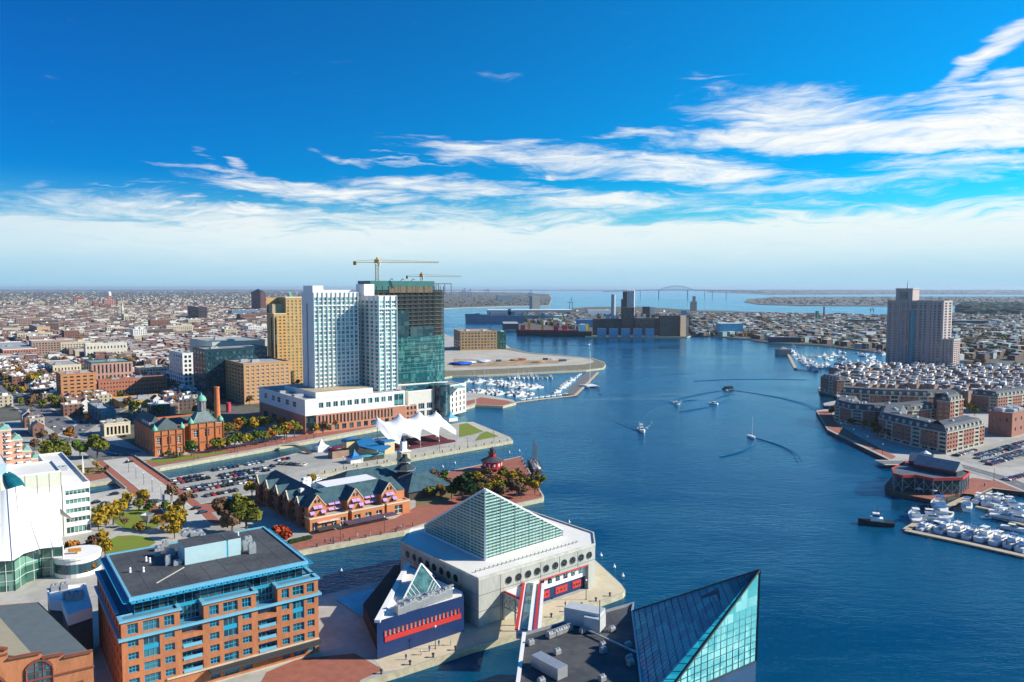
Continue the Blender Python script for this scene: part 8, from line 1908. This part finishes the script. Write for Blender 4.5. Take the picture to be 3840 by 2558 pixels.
def make_yacht(canvas):
 def f():
  r = thing('motor_yacht', 'x', 'yacht'); m = MB(); lhull(m, 14, 4.3, 1.7); m.build('hull', GEL, r)
  m = MB(); m.box((-4.6, 0, 1.35), (4, 3.4, .12), 0); m.build('cockpit_deck', TEAK, r)
  m = MB(); m.add([(-3, -1.7, 1.7), (2.6, -1.5, 1.8), (2.6, 1.5, 1.8), (-3, 1.7, 1.7), (-3, -1.5, 3.1), (.6, -1.3, 3.1), (.6, 1.3, 3.1), (-3, 1.5, 3.1)], [(0, 1, 5, 4), (1, 2, 6, 5), (2, 3, 7, 6), (3, 0, 4, 7), (4, 5, 6, 7)]); c = m.build('cabin', GEL, r)
  m = MB()
  for s_ in (-1, 1): m.quad((-2.4, s_ * 1.68, 2.15), (1.6, s_ * 1.5, 2.25), (.9, s_ * 1.42, 2.8), (-2.4, s_ * 1.58, 2.8))
  m.quad((2.3, -1.2, 2.05), (2.3, 1.2, 2.05), (1.0, 1.05, 2.95), (1.0, -1.05, 2.95)); m.build('windows', GLASSD, c)
  m = MB(); m.add([(-3.4, -1.5, 3.15), (.2, -1.2, 3.15), (.2, 1.2, 3.15), (-3.4, 1.5, 3.15), (-3.4, -1.5, 3.7), (.5, -1.1, 3.8), (.5, 1.1, 3.8), (-3.4, 1.5, 3.7)], [(0, 1, 5, 4), (1, 2, 6, 5), (2, 3, 7, 6), (3, 0, 4, 7)]); m.build('flybridge', GEL, r)
  m = MB()
  if canvas: m.box((-1.6, 0, 5.0), (2.8, 2.5, .15), 0); m.box((-4.9, 0, 2.9), (3.4, 3.2, .12), 0)
  else: m.box((-1.8, 0, 5.0), (3.2, 2.5, .14), 0)
  m.build('canopy', BLUEC if canvas else GEL, r)
  m = MB()
  for x in (-3, -.3):
   for y in (-1.2, 1.2): m.bar((x, y, 3.6), (x, y, 5.0), .08)
  m.bar((-2, 0, 5.1), (-2.4, 0, 6.4), .1); m.bar((3, -1.4, 2.5), (6.9, 0, 3.0), .06); m.bar((3, 1.4, 2.5), (6.9, 0, 3.0), .06); m.build('rail', STEEL, r)
  return r
 return f
def make_sail():
 r = thing('sailing_boat', 'x', 'sailing boat'); m = MB(); lhull(m, 11, 3.3, 1.2); m.build('hull', GEL, r)
 m = MB(); m.box((.2, 0, 1.15), (4, 1.8, .5), 0); m.build('cabin', GEL, r); m = MB(); m.bar((.8, 0, 1.2), (.8, 0, 15), .16, n=6); m.bar((.8, 0, 9), (.8, .01, 9.01), .2); m.build('mast', WHITE, r)
 m = MB(); m.bar((.8, 0, 2.3), (-3.6, 0, 2.3), .34, n=6); m.build('furled_sail', BLUEC, r); m = MB(); m.bar((.8, 0, 15), (5.4, 0, 1.6), .04); m.bar((.8, 0, 15), (-5.2, 0, 1.4), .04); m.build('stays', STEEL, r)
 return r
def make_launch():
 r = thing('motor_boat', 'x', 'motor boat'); m = MB(); lhull(m, 8, 2.7, 1.1); m.build('hull', GEL, r); m = MB(); m.box((-3, 0, .9), (1.6, 1.9, .1), 0); m.build('cockpit_deck', TEAK, r)
 m = MB(); m.add([(-1, -1, 1.1), (1.6, -.9, 1.2), (1.6, .9, 1.2), (-1, 1, 1.1), (-1, -.9, 2.1), (.4, -.8, 2.1), (.4, .8, 2.1), (-1, .9, 2.1)], [(0, 1, 5, 4), (1, 2, 6, 5), (2, 3, 7, 6), (3, 0, 4, 7), (4, 5, 6, 7)]); m.build('cabin', GLASSD, r)
 m = MB(); m.box((-.5, 0, 2.12), (2.2, 2.0, .1), 0); m.build('canopy', GEL, r)
 return r
MK = {'y': ('white motor yacht', make_yacht(0)), 'b': ('white motor yacht with blue canvas', make_yacht(1)), 's': ('sailing boat with furled blue sail', make_sail), 'm': ('small white motor boat', make_launch)}
def boat(px, py, k, rz, where, group=None, scale=1.0, nm=None):
 p = G(px, py, 0) if not isinstance(px, Vector) else px
 return place('boat' + k, MK[k][1], (p.x, p.y, 0), rz, scale, f'{nm or MK[k][0]} {where}', group)
def dock(pts, w, label, z=.7, group=None):
 mb = MB(); P = [G(x, y, z) for x, y in pts]
 for i, (a, b_) in enumerate(zip(P, P[1:])): d = (b_ - a).normalized() * (.0 if i else 0); mb.bar(a, b_, w, .5)
 o = mb.build('dock', mat('dock_planks', (.55, .45, .30), .9, var=.2, scale=1.5)); tag(o, label, 'dock', group)
 return P
def pilings(pts, gap, label, group, h=3.2):
 P = [G(x, y, 0) for x, y in pts]
 for a, b_ in zip(P, P[1:]):
  n = int((b_ - a).length / gap)
  for i in range(n):
   p = a.lerp(b_, (i + .5) / n)
   def mk(): m = MB(); m.bar((0, 0, -1), (0, 0, 1), .38, n=8); return tag(m.build('piling', DARKWOOD), 'x', 'piling')
   o = place('piling', mk, (p.x, p.y, h - 1), 0, 1.0, label, group)
MW = 'in the near right marina'
dock([(3396, 1989), (3620, 2036), (3840, 2086), (3960, 2112)], 3.2, 'long outer timber dock angled across the lower right marina')
dock([(3398, 1987), (3500, 1925), (3610, 1872), (3722, 1836)], 3.0, 'inner timber dock from the marina corner to the brick terrace')
dock([(3660, 1900), (3725, 1913)], 2, 'short finger dock in the middle of the right marina'); dock([(3700, 1930), (3860, 1975)], 2.2, 'second finger dock at the right edge of the marina')
A, B_ = G(3396, 1989, 0), G(3840, 2086, 0); dr = math.atan2((B_ - A).y, (B_ - A).x); pr = dr + math.pi / 2
for i, (px, py, k, s_) in enumerate(((3470, 1984, 'b', .8), (3515, 1975, 'm', 1.2), (3548, 1990, 'b', 1.0), (3600, 2000, 'y', 1.05), (3650, 2012, 'b', 1.0), (3700, 2020, 'y', 1.1), (3752, 2034, 'y', 1.0), (3806, 2044, 'b', 1.0), (3850, 2058, 'b', 1.0))):
 boat(px, py, k, pr - .15, 'berthed along the outer dock of the near right marina', 'boats along the outer marina dock', s_)
for px, py, k, s_, rz, w in ((3430, 1950, 'y', 1.15, pr + .5, 'tied outside the inner dock at the marina corner'), (3520, 1915, 'b', 1.5, pr + .45, 'largest in the marina, beside the inner dock'), (3500, 1952, 'y', 1.0, dr + .5, 'inside the corner where the two marina docks meet'), (3625, 1905, 'b', 1.1, pr + .3, 'against the inner dock right of the largest yacht'), (3672, 1880, 'y', .9, pr, 'near the terrace end of the inner dock'), (3712, 1888, 'y', 1.05, pr, 'beside the short finger dock, white covered'), (3752, 1894, 'y', 1.15, pr - .3, 'with a rounded white cover near the brick terrace'), (3800, 1902, 'y', 1.0, pr - 1, 'close to the brick terrace wall'), (3760, 1930, 'y', .8, dr, 'low and sleek between the finger docks'), (3815, 1925, 'b', 1.0, dr + .2, 'near the right edge above the finger dock'), (3778, 1950, 'y', 1.0, dr + .1, 'along the upper side of the second finger dock'), (3830, 1960, 'b', 1.1, dr, 'at the right picture edge by the second finger dock'), (3800, 1988, 'm', 1.2, dr, 'below the second finger dock'), (3560, 1938, 'm', 1.1, pr, 'small beside the inner dock midway'), (3700, 1944, 'm', .6, 0, 'tiny round-sterned, alone in open marina water')):
 boat(px, py, k, rz, w, None, s_)
pilings([(3470, 1996), (3840, 2076)], 11, 'dark timber piling along the outer marina dock', 'pilings in the right marina', 4); pilings([(3420, 1965), (3600, 1870)], 12, 'dark timber piling along the inner marina dock', 'pilings in the right marina', 4)
dock([(1921, 1511), (2010, 1499), (2156, 1483), (2200, 1440), (2242, 1397)], 3.0, 'narrow angled floating breakwater enclosing the middle marina')
for a, b_, w, ks in (((1775, 1466), (1990, 1483), 'nearest dock', 'ybysyb'), ((1765, 1428), (2020, 1456), 'middle dock', 'ysymyb'), ((1900, 1415), (2075, 1414), 'farthest dock', 'ysbm')):
 P = dock([a, b_], 2.2, f'{w} of the middle marina behind the green tower'); d = (P[1] - P[0]); n = int(d.length / 5.2); rz = math.atan2(d.y, d.x)
 for i in range(n):
  for s_ in (-1, 1):
   if rnd.random() < .22: continue
   p = P[0] + d * ((i + .5) / n) + Vector((-d.y, d.x, 0)).normalized() * s_ * 7.5; k = rnd.choice(ks); boat(p, 0, k, rz + s_ * math.pi / 2, f'berthed at the {w} of the middle marina', f'boats at the {w} of the middle marina', rnd.uniform(.7, 1.05))
mb = MB(); mb.prism([(q.x, q.y) for q in (G(2112, 1479, .5), G(2152, 1481, .5), G(2238, 1399, .5), G(2200, 1396, .5))], -.5, .62, 0); tag(mb.build('floating_platform', ASPH), 'broad dark floating platform lying inside the angled breakwater', 'platform')
for i in range(11):
 t_ = (i + .5) / 11; p = G(2160, 1478, 0).lerp(G(2240, 1402, 0), t_) + Vector((-20, 1, 0)); boat(p, 0, rnd.choice('bym'), TH * 1.2, 'moored inside the angled breakwater', 'boats inside the breakwater', .85)
for i in range(8): p = G(1950, 1500, 0).lerp(G(2130, 1478, 0), (i + .5) / 8); boat(p, 0, 'm', TH, 'along the low arm of the breakwater', 'boats inside the breakwater', .8)
dock([(2955, 1326), (2985, 1386), (3068, 1392)], 4, 'far L-shaped timber pier left of the tall apartment tower'); dock([(3030, 1336), (3180, 1336)], 6, 'dark straight pier crossing the far marina')
m = MB(); p = G(2936, 1330, 0); m.box((p.x, p.y, 0), (20, 16, 9), 0); m.lathe((p.x, p.y, 9), [(11, 0), (0, 4)], 4, ax=math.pi / 4); tag(m.build('pier_house', [mat('pier_house_wall', (.3, .3, .28), .8)]), 'small square pier house at the outer end of the far L-shaped pier', 'pier house')
for _ in range(95):
 if rnd.random() < .45: px = rnd.uniform(2970, 3060); py = 1326 + (px - 2960) * .62 + rnd.uniform(-14, 6)
 else: px = rnd.uniform(3060, 3320); py = rnd.uniform(1322, 1388)
 k = rnd.choice('ysybsm'); boat(px, py, k, rnd.choice((0, math.pi / 2, math.pi)) + TH, 'crowded in the far marina left of the tall tower', 'boats in the far marina', rnd.uniform(.8, 1.2))
for i in range(9): boat(1195 + 22 * i, 1806 - 2 * i, rnd.choice('ym'), pr, 'in the small basin behind the inn', 'boats in the basin behind the inn', .7)
WAKE = bpy.data.materials['harbour_water']; FOAM = mat('foam', (.75, .80, .82), .8, scale=.8, c2=(.20, .42, .52))
def ridge(mb, a, b_, w, h):
 d = (b_ - a).normalized(); n = Vector((-d.y, d.x, 0)) * w / 2; k = 10
 for i in range(k):
  p, q = a.lerp(b_, i / k), a.lerp(b_, (i + 1) / k); j0 = math.sin(i * 1.9) * w * .15; j1 = math.sin((i + 1) * 1.9) * w * .15; c0, c1 = p + n.normalized() * j0, q + n.normalized() * j1
  L_ = (b_ - a).length * .10; c0 = c0 + n.normalized() * L_ * 4 * (i / k) * (1 - i / k); c1 = c1 + n.normalized() * L_ * 4 * ((i + 1) / k) * (1 - (i + 1) / k)
  for x0, x1 in ((-1, 0), (0, 1)): mb.quad(V3(c0 + n * x0, .02 if x0 else h), V3(c1 + n * x0, .02 if x0 else h), V3(c1 + n * x1, .02 if x1 else h), V3(c0 + n * x1, .02 if x1 else h))
def wake(bow, ends, w=3, foam=None):
 mb = MB(); B0 = G(*bow, 0)
 for e_ in ends:
  E0 = G(*e_, 0); ridge(mb, B0, E0, w * 1.0, .36); ridge(mb, B0.lerp(E0, .05) + Vector((w * 1.2, 0, 0)), E0 + Vector((w * 2, 0, 0)), w * .6, .2)
 struct('wake', mb, WAKE, True)
 if foam:
  mb = MB(); F0 = G(*foam, 0); d = (F0 - B0).normalized(); n = Vector((-d.y, d.x, 0)); L = (F0 - B0).length
  for s_ in (-1, 1):
   for i in range(14):
    t_ = i / 14; c = B0 + d * L * t_ + n * s_ * (1 + 4 * t_) + Vector((rnd.uniform(-1, 1), rnd.uniform(-1, 1), .1)); r_ = rnd.uniform(.4, 1.1) * (1 - t_ * .6); mb.lathe((c.x, c.y, .04), [(r_ * 1.4, 0), (r_, .15 * r_)], 7)
  struct('foam', mb, FOAM)
wake((2406, 1620), ((2300, 1535), (2700, 1465)), 2.6, (2425, 1575)); wake((2732, 1462), ((3060, 1538), (2550, 1545)), 2.4, (2745, 1466)); wake((2537, 1518), ((2600, 1500), (2480, 1496)), 2, (2539, 1500)); wake((2819, 1640), ((2990, 1730), (2700, 1715)), 1.3)
wake((2675, 1518), ((2745, 1480),), 1.8); wake((2200, 1296), ((1960, 1294),), 3); wake((2600, 1430), ((3020, 1425),), 2.5); wake((2250, 1480), ((2560, 1400),), 5)
boat(2406, 1618, 'y', -1.5, 'speeding towards the viewer with a foaming wake', None, 1.0); boat(2537, 1516, 'm', -1.4, 'small with foam in mid harbour left of the ferry', None, 1.2); boat(2675, 1516, 'm', 2.4, 'small just below the dark ferry', None, 1.1); boat(2200, 1294, 'm', 0, 'crossing far water below the red ship', None, 1.6)
boat(2819, 1642, 's', -1.5, 'alone in the middle of the harbour with bare mast', None, 1.0)
r = thing('ferry', 'dark flat-decked ferry trailing long crossing wakes in mid harbour', 'ferry', tuple(G(2732, 1460, 0))); c = G(2732, 1460, 0); m = MB(); hull(m, c + Vector((-6, -1.4, 0)), c + Vector((6, 1.4, 0)), 4.6, 1.5); m.build('hull', DKSTEEL, r); m = MB(); m.box((c.x, c.y, 1.4), (8, 3.4, 1.6), .2); m.build('cabin', GLASSD, r); m = MB(); m.box((c.x, c.y, 3.0), (9, 3.8, .25), .2); m.build('canopy', mat('dark_navy_roof', (.03, .06, .1), .7), r)
c = G(3287, 1968, 0); r = thing('tugboat', 'black tugboat with white wheelhouse and red mast heading left near the marina', 'tugboat', tuple(c)); d = Vector((-.94, .34, 0)); m = MB(); hull(m, c - d * 7, c + d * 7.5, 5, 1.9); m.build('hull', mat('tug_black', (.015, .018, .022), .6), r)
m = MB(); m.box((c.x, c.y, 1.7), (5, 3.4, 1.6), -.35); m.box((c.x - .3, c.y + .1, 3.3), (2.8, 2.6, 2.0), -.35); m.build('wheelhouse', WHITE, r); m = MB(); m.bar((c.x, c.y, 5.2), (c.x, c.y, 8.4), .2); m.build('mast', RED, r); m = MB(); m.box((c.x - .3, c.y + .1, 3.9), (2.9, 2.7, .8), -.35); m.build('windows', GLASSD, r)
c = G(2212, 1452, 0); r = thing('catamaran', 'white catamaran with a very tall mast moored outside the breakwater', 'catamaran', tuple(c)); d = Vector((.35, -.93, 0)); n = Vector((.93, .35, 0))
for s_ in (-1, 1): m = MB(); hull(m, c - d * 11 + n * 6 * s_, c + d * 11 + n * 6 * s_, 2.2, 1.8); m.build('hull', GEL, r)
m = MB(); m.prism([((c + n * x * 6 + d * y).x, (c + n * x * 6 + d * y).y) for x, y in ((-1, -7), (1, -7), (1, 5), (-1, 5))], 1.4, 2.4); m.build('bridge_deck', GEL, r); m = MB(); zt = ZT(c, 1318); m.bar(V3(c, 2.4), V3(c, zt), .5, n=8); m.build('mast', WHITE, r)
a, b_ = G(2022, 1786, 0), G(1994, 1738, 0); r = thing('schooner', 'dark tall-masted schooner with sails lashed, moored off the corner of the brick pier', 'schooner', tuple(a)); m = MB(); hull(m, b_, a, 6.5, 2.4); m.build('hull', mat('schooner_hull', (.03, .03, .035), .5), r)
d = (a - b_).normalized(); m = MB(); m.bar(V3(b_, 2.5) + d * 2, V3(a, 2.5) - d * 2, 4.6, .4); m.build('deck', mat('pale_deck', (.5, .45, .38), .8, var=.4, scale=2), r)
for t_, hpx in ((.35, 1646), (.62, 1664)):
 p = b_.lerp(a, t_); m = MB(); zt = ZT(p, hpx); m.bar(V3(p, 2.4), V3(p, zt), .55, n=8); mt_ = m.build('mast', mat('mast_wood', (.16, .12, .10), .7), r); m = MB(); m.bar(V3(p, 4.5), V3(p - d * 8, 4.2), 1.1, n=8); m.bar(V3(p, zt), V3(a, 3), .1); m.bar(V3(p, zt), V3(b_, 3), .1); m.bar(V3(p, zt * .9), V3(p + Vector((2.8, 0, 0)), 2.6), .08); m.bar(V3(p, zt * .9), V3(p - Vector((2.8, 0, 0)), 2.6), .08); m.build('rigging', mat('rig_brown', (.2, .2, .22), .8), mt_)
for k in range(8): p = b_.lerp(a, .1 + .1 * k); m = MB(); m.box((p.x + rnd.uniform(-1, 1), p.y, 2.8), (1.6, 1.2, .8), k); m.build('deck_gear', WHITE, r)
for px, py in ((2254, 2085), (2304, 2128), (2336, 2162), (2166, 2003), (2134, 1960), (1910, 1698), (1948, 1692), (1660, 1752), (1625, 1765), (1706, 1738), (1280, 2144)):
 def mk(): m = MB(); m.lathe((0, 0, 0), [(.3, -.2), (.55, .1), (.5, .5), (.15, .8), (.12, 1.4)], 10); return tag(m.build('buoy', WHITE, None, True), 'x', 'buoy')
 p = G(px, py, 0); place('buoy', mk, (p.x, p.y, 0), 0, 1.0, 'small white marker buoy floating near the piers', 'white marker buoys')
def bollards(pts, gap, where):
 P = [G(*p) for p in pts]
 for a, b_ in zip(P, P[1:]):
  n = max(1, int((b_ - a).length / gap)); d = (b_ - a).normalized(); nn = Vector((-d.y, d.x, 0)) * .9
  for i in range(n):
   def mk(): m = MB(); m.lathe((0, 0, 0), [(.34, 0), (.26, .15), (.24, .75), (.42, .85), (.36, 1.1), (0, 1.2)], 8); return tag(m.build('bollard', DKSTEEL), 'x', 'bollard')
   p = a.lerp(b_, (i + .5) / n) + nn; place('bollard', mk, (p.x, p.y, 2.03), 0, 1.1, f'black mooring bollard {where}', 'bollards ' + where)
bollards([(1160, 2059), (1516, 1991)], 6, 'on the quay in front of the inn'); bollards([(2037, 1867), (1957, 1714)], 8, 'on the end of the brick pier'); bollards([(1200, 1779), (1920, 1652)], 6.5, 'along the concert pier edge'); bollards([(1370, 2552), (1499, 2513), (1755, 2430)], 6, 'on the quay before the navy wing'); bollards([(2045, 2329), (2320, 2230)], 6, 'on the quay below the aquarium')
def make_lamp():
 r = thing('street_lamp', 'x', 'street lamp'); m = MB(); m.lathe((0, 0, 0), [(.22, 0), (.12, .5), (.08, 6.2)], 8); m.build('pole', DKSTEEL, r); m = MB(); m.lathe((0, 0, 6.2), [(.12, 0), (.34, .35), (.30, .6), (0, .8)], 8); m.build('lamp_head', WHITE, r); return r
def lamps(pts, gap, where):
 P = [G(*p) for p in pts]
 for a, b_ in zip(P, P[1:]):
  n = max(1, int((b_ - a).length / gap))
  for i in range(n): p = a.lerp(b_, (i + .5) / n); place('lamp', make_lamp, (p.x, p.y, 2.03), 0, 1.0, f'slim dark lamp post {where}', 'lamp posts ' + where)
lamps([(1190, 2045), (1520, 1980)], 19, 'on the brick quay before the inn'); lamps([(1220, 1768), (1900, 1648)], 22, 'along the concert pier'); lamps([(640, 1742), (1240, 1634)], 24, 'on the brick promenade by the canal'); lamps([(1530, 2470), (1730, 2400)], 20, 'before the navy wing'); lamps([(2100, 2285), (2290, 2215)], 20, 'below the aquarium west face')
lamps([(470, 1760), (660, 1920)], 16, 'along the canal bridge road'); lamps([(3130, 1610), (3340, 1722)], 22, 'on the right-bank brick walk'); lamps([(720, 1868), (960, 1815)], 26, 'in the pier car park'); lamps([(3640, 1780), (3820, 1830)], 18, 'on the brick terrace by the marina')
c = G(312, 1775); r = thing('obelisk', 'white slender obelisk monument in the middle of the brick circle', 'monument', tuple(c)); m = MB(); m.lathe((c.x, c.y, 2), [(1.0, 0), (.7, 1)], 4); m.build('base', CONC, r); m = MB(); m.lathe((c.x, c.y, 3), [(.62, 0), (.1, 9)], 4); m.build('shaft', WHITE, r)
c = G(553, 1985); r = thing('funnel_sculpture', 'pale silver funnel-shaped sculpture on the park lawn', 'sculpture', tuple(c)); m = MB(); m.lathe((c.x, c.y, 2), [(.3, 0), (.3, 2.5), (3.0, 6.5), (2.8, 6.6), (.2, 3.0)], 4, ax=.6); m.build('funnel', STEEL, r)
c = G(290, 2150); r = thing('steel_sculpture', 'tall orange steel sculpture on legs beside the brick office', 'sculpture', tuple(c)); m = MB(); OS = mat('orange_steel', (.75, .32, .06), .5)
for dx, dy in ((-1.6, -1), (2, -1.4), (.4, 1.6)): m.bar((c.x + dx, c.y + dy, 2), (c.x, c.y, 10), .5)
for z in (4, 6, 8): m.bar((c.x - 1, c.y, z), (c.x + 1.2, c.y, z), .3)
m.box((c.x - .6, c.y, 10), (4.2, .8, 1.2), .3); m.build('frame', OS, r)
c = G(610, 1905); r = thing('banner_pole', 'white and blue banner standing at the park corner by the bridge', 'banner', tuple(c)); m = MB(); m.bar((c.x, c.y, 2), (c.x, c.y, 9), .2); m.build('pole', STEEL, r); m = MB(); m.box((c.x + .6, c.y, 3.5), (1.1, .1, 5), 0); m.build('banner', mat('banner_blue', (.25, .30, .65), .7), r)
c = G(857, 1545); r = thing('red_banner', 'bright red round drum sign standing behind the chimney', 'sign', tuple(c)); m = MB(); m.lathe((c.x, c.y, 2), [(1.9, 0), (1.9, 8)], 14); m.build('drum', mat('pink_red_paint', (.62, .05, .09), .6), r)
a, b_ = G(1060, 1672, 2.6), G(1165, 1700, 2.6); r = thing('canal_footbridge', 'small arched dark metal footbridge over the canal near the marquee', 'bridge', tuple(a)); m = MB(); pr_ = a
for i in range(1, 11): q = a.lerp(b_, i / 10); q.z = 2.6 + 2.2 * math.sin(math.pi * i / 10); m.bar(pr_, q, 3, .4); m.bar(pr_ + Vector((0, 1.4, 1.2)), q + Vector((0, 1.4, 1.2)), .15); m.bar(pr_ + Vector((0, -1.4, 1.2)), q + Vector((0, -1.4, 1.2)), .15); pr_ = q
m.build('span', mat('bridge_dark', (.08, .08, .07), .8), r)
for i, (px, py, nm, cc, sx) in enumerate(((1735, 1368, 'blue tarpaulin heap', (.01, .13, .62), 16), (1712, 1366, 'dark blue tarpaulin', (.015, .04, .3), 12), (1760, 1362, 'white tarpaulin', (.7, .72, .74), 12), (1815, 1358, 'white and blue tarpaulin', (.6, .66, .72), 14), (1955, 1350, 'red material pile', (.35, .07, .05), 9), (2020, 1360, 'orange material pile', (.45, .3, .15), 10), (2045, 1350, 'dark machine', (.06, .05, .05), 7), (2075, 1350, 'white trailer', (.7, .68, .65), 8), (2110, 1355, 'dark container', (.05, .09, .13), 10), (1870, 1356, 'dark container', (.06, .07, .07), 7), (1930, 1352, 'brown spoil heap', (.35, .2, .1), 9))):
 p = G(px, py, 2.1); m = MB(); blob(m, p, sx, sx * .28) if 'container' not in nm and 'trailer' not in nm and 'machine' not in nm else m.box(p, (sx, sx * .4, 2.8), .3); tag(m.build('site_pile', mat('site_' + nm.replace(' ', '_'), cc, .8)), f'{nm} on the sandy construction spit' + (' near its tip' if px > 2000 else ' behind the green tower'), 'construction material')
# ---------------------------------------------------------------- people on the quays
def make_person(cl):
 def f():
  me = bpy.data.meshes.new('person'); V = [(0, 0, .95), (0, 0, 1.2), (0, 0, 1.45), (0, 0, 1.53), (0, 0, 1.68), (.1, 0, .9), (.13, .12, .48), (.14, .02, .05), (-.1, 0, .9), (-.13, -.1, .48), (-.14, -.2, .06), (.2, 0, 1.42), (.27, .02, 1.15), (.28, .14, .92), (-.2, 0, 1.42), (-.27, .02, 1.15), (-.28, .12, .92), (.14, .14, .03), (-.14, -.08, .03)]
  E = [(0, 1), (1, 2), (2, 3), (3, 4), (0, 5), (5, 6), (6, 7), (0, 8), (8, 9), (9, 10), (2, 11), (11, 12), (12, 13), (2, 14), (14, 15), (15, 16), (7, 17), (10, 18)]
  R_ = [.15, .15, .17, .06, .11, .1, .065, .05, .1, .065, .05, .07, .05, .04, .07, .05, .04, .05, .05]
  me.from_pydata(V, E, []); me.update(); me.materials.append(cl); o = bpy.data.objects.new('person', me); col.objects.link(o)
  md = o.modifiers.new('skin', 'SKIN'); sv = me.skin_vertices[0].data if me.skin_vertices else None
  if sv is None: me.skin_vertices if 0 else None
  bm = bmesh.new(); bm.from_mesh(me); ly = bm.verts.layers.skin.verify()
  for v, r_ in zip(bm.verts, R_): v[ly].radius = (r_, r_)
  bm.verts.ensure_lookup_table(); bm.verts[0][ly].use_root = True; bm.to_mesh(me); bm.free()
  return tag(o, 'x', 'person')
 return f
for i, (px, py, w) in enumerate(((365, 2013, 'walking on the stone plaza beside the white office'), (1290, 1760, 'strolling on the concert pier near the blue canopy'), (1640, 1690, 'standing on the concert pier below the tent'), (1440, 1738, 'by the edge of the concert pier left of the lookout tower'), (1250, 2028, 'walking on the brick quay before the inn'), (1650, 1795, 'on the red brick quay left of the lighthouse'), (1980, 1755, 'on the end of the brick pier'), (1990, 1790, 'near the corner of the brick pier by the schooner'), (1690, 2420, 'on the pale quay before the navy wing'), (2120, 2275, 'on the quay below the aquarium'), (1030, 2000, 'in the shade in front of the inn side wall'), (1900, 1640, 'at the tip of the concert pier'), (1850, 1625, 'on the path beside the concert pier lawn'))):
 cl = mat(('dark_clothes', 'blue_clothes', 'pale_clothes')[i % 3], ((.03, .03, .04), (.04, .08, .22), (.5, .48, .45))[i % 3], .9); p = G(px, py); place('person%d' % (i % 3), make_person(cl), (p.x, p.y, 2.05), rnd.uniform(0, 6), 1.0, f"person in {('dark', 'blue', 'pale')[i % 3]} clothes {w}")
for ln, w, n in ((((1200, 2040), (1560, 1968)), 'on the brick quay before the inn', 9), (((1230, 1762), (1880, 1645)), 'on the concert pier walk', 9), (((1960, 1730), (2020, 1850)), 'on the end of the brick pier', 4), (((1540, 2470), (1740, 2395)), 'on the pale quay before the navy wing', 4), (((700, 1728), (1200, 1637)), 'on the brick promenade by the canal', 8), (((380, 2040), (330, 2100)), 'on the plaza by the white drum', 3), (((3620, 1840), (3760, 1815)), 'on the brick terrace by the marina', 3)):
 A, B_ = G(*ln[0]), G(*ln[1])
 for _ in range(n): i = rnd.randrange(3); p = A.lerp(B_, rnd.random()); place('person%d' % i, None, (p.x + rnd.uniform(-2, 2), p.y + rnd.uniform(-2, 2), 2.05), rnd.uniform(0, 6), 1.0, f"person in {('dark', 'blue', 'pale')[i]} clothes strolling {w}", 'strollers ' + w)
for a, b_ in (((1085, 2038), (1160, 2020)), ((1400, 1935), (1470, 1925))):
 A, B_ = G(*a), G(*b_); m = MB()
 for i in range(14): p = A.lerp(B_, (i + .5) / 14); blob(m, (p.x, p.y, 2), 1.6, 1.6)
 tag(m.build('hedge', FOL['dark']), 'low dark hedge ' + ('at the near corner of the inn' if a[0] < 1200 else 'beside the right end of the inn'), 'hedge')
# ---------------------------------------------------------------- the air over the bay
hz = MB(); X0, X1, Y0, Y1, Z0, Z1 = -30000, 30000, -1500, 59000, -2.6, 150
hz.add([(X0, Y0, Z0), (X1, Y0, Z0), (X1, Y1, Z0), (X0, Y1, Z0), (X0, Y0, Z1), (X1, Y0, Z1), (X1, Y1, Z1), (X0, Y1, Z1)], [(3, 2, 1, 0), (4, 5, 6, 7), (0, 1, 5, 4), (1, 2, 6, 5), (2, 3, 7, 6), (3, 0, 4, 7)])
hm = bpy.data.materials.new('haze'); hm.use_nodes = True; t = NT(hm.node_tree); t.n.clear(); pv = t.new('ShaderNodeVolumePrincipled'); pv.inputs['Color'].default_value = (.62, .80, 1.0, 1); pv.inputs['Density'].default_value = 3.0e-5; pv.inputs['Anisotropy'].default_value = .2
ot = t.new('ShaderNodeOutputMaterial'); t.l.new(pv.outputs[0], ot.inputs['Volume']); tag(hz.build('haze', hm), kind='stuff')
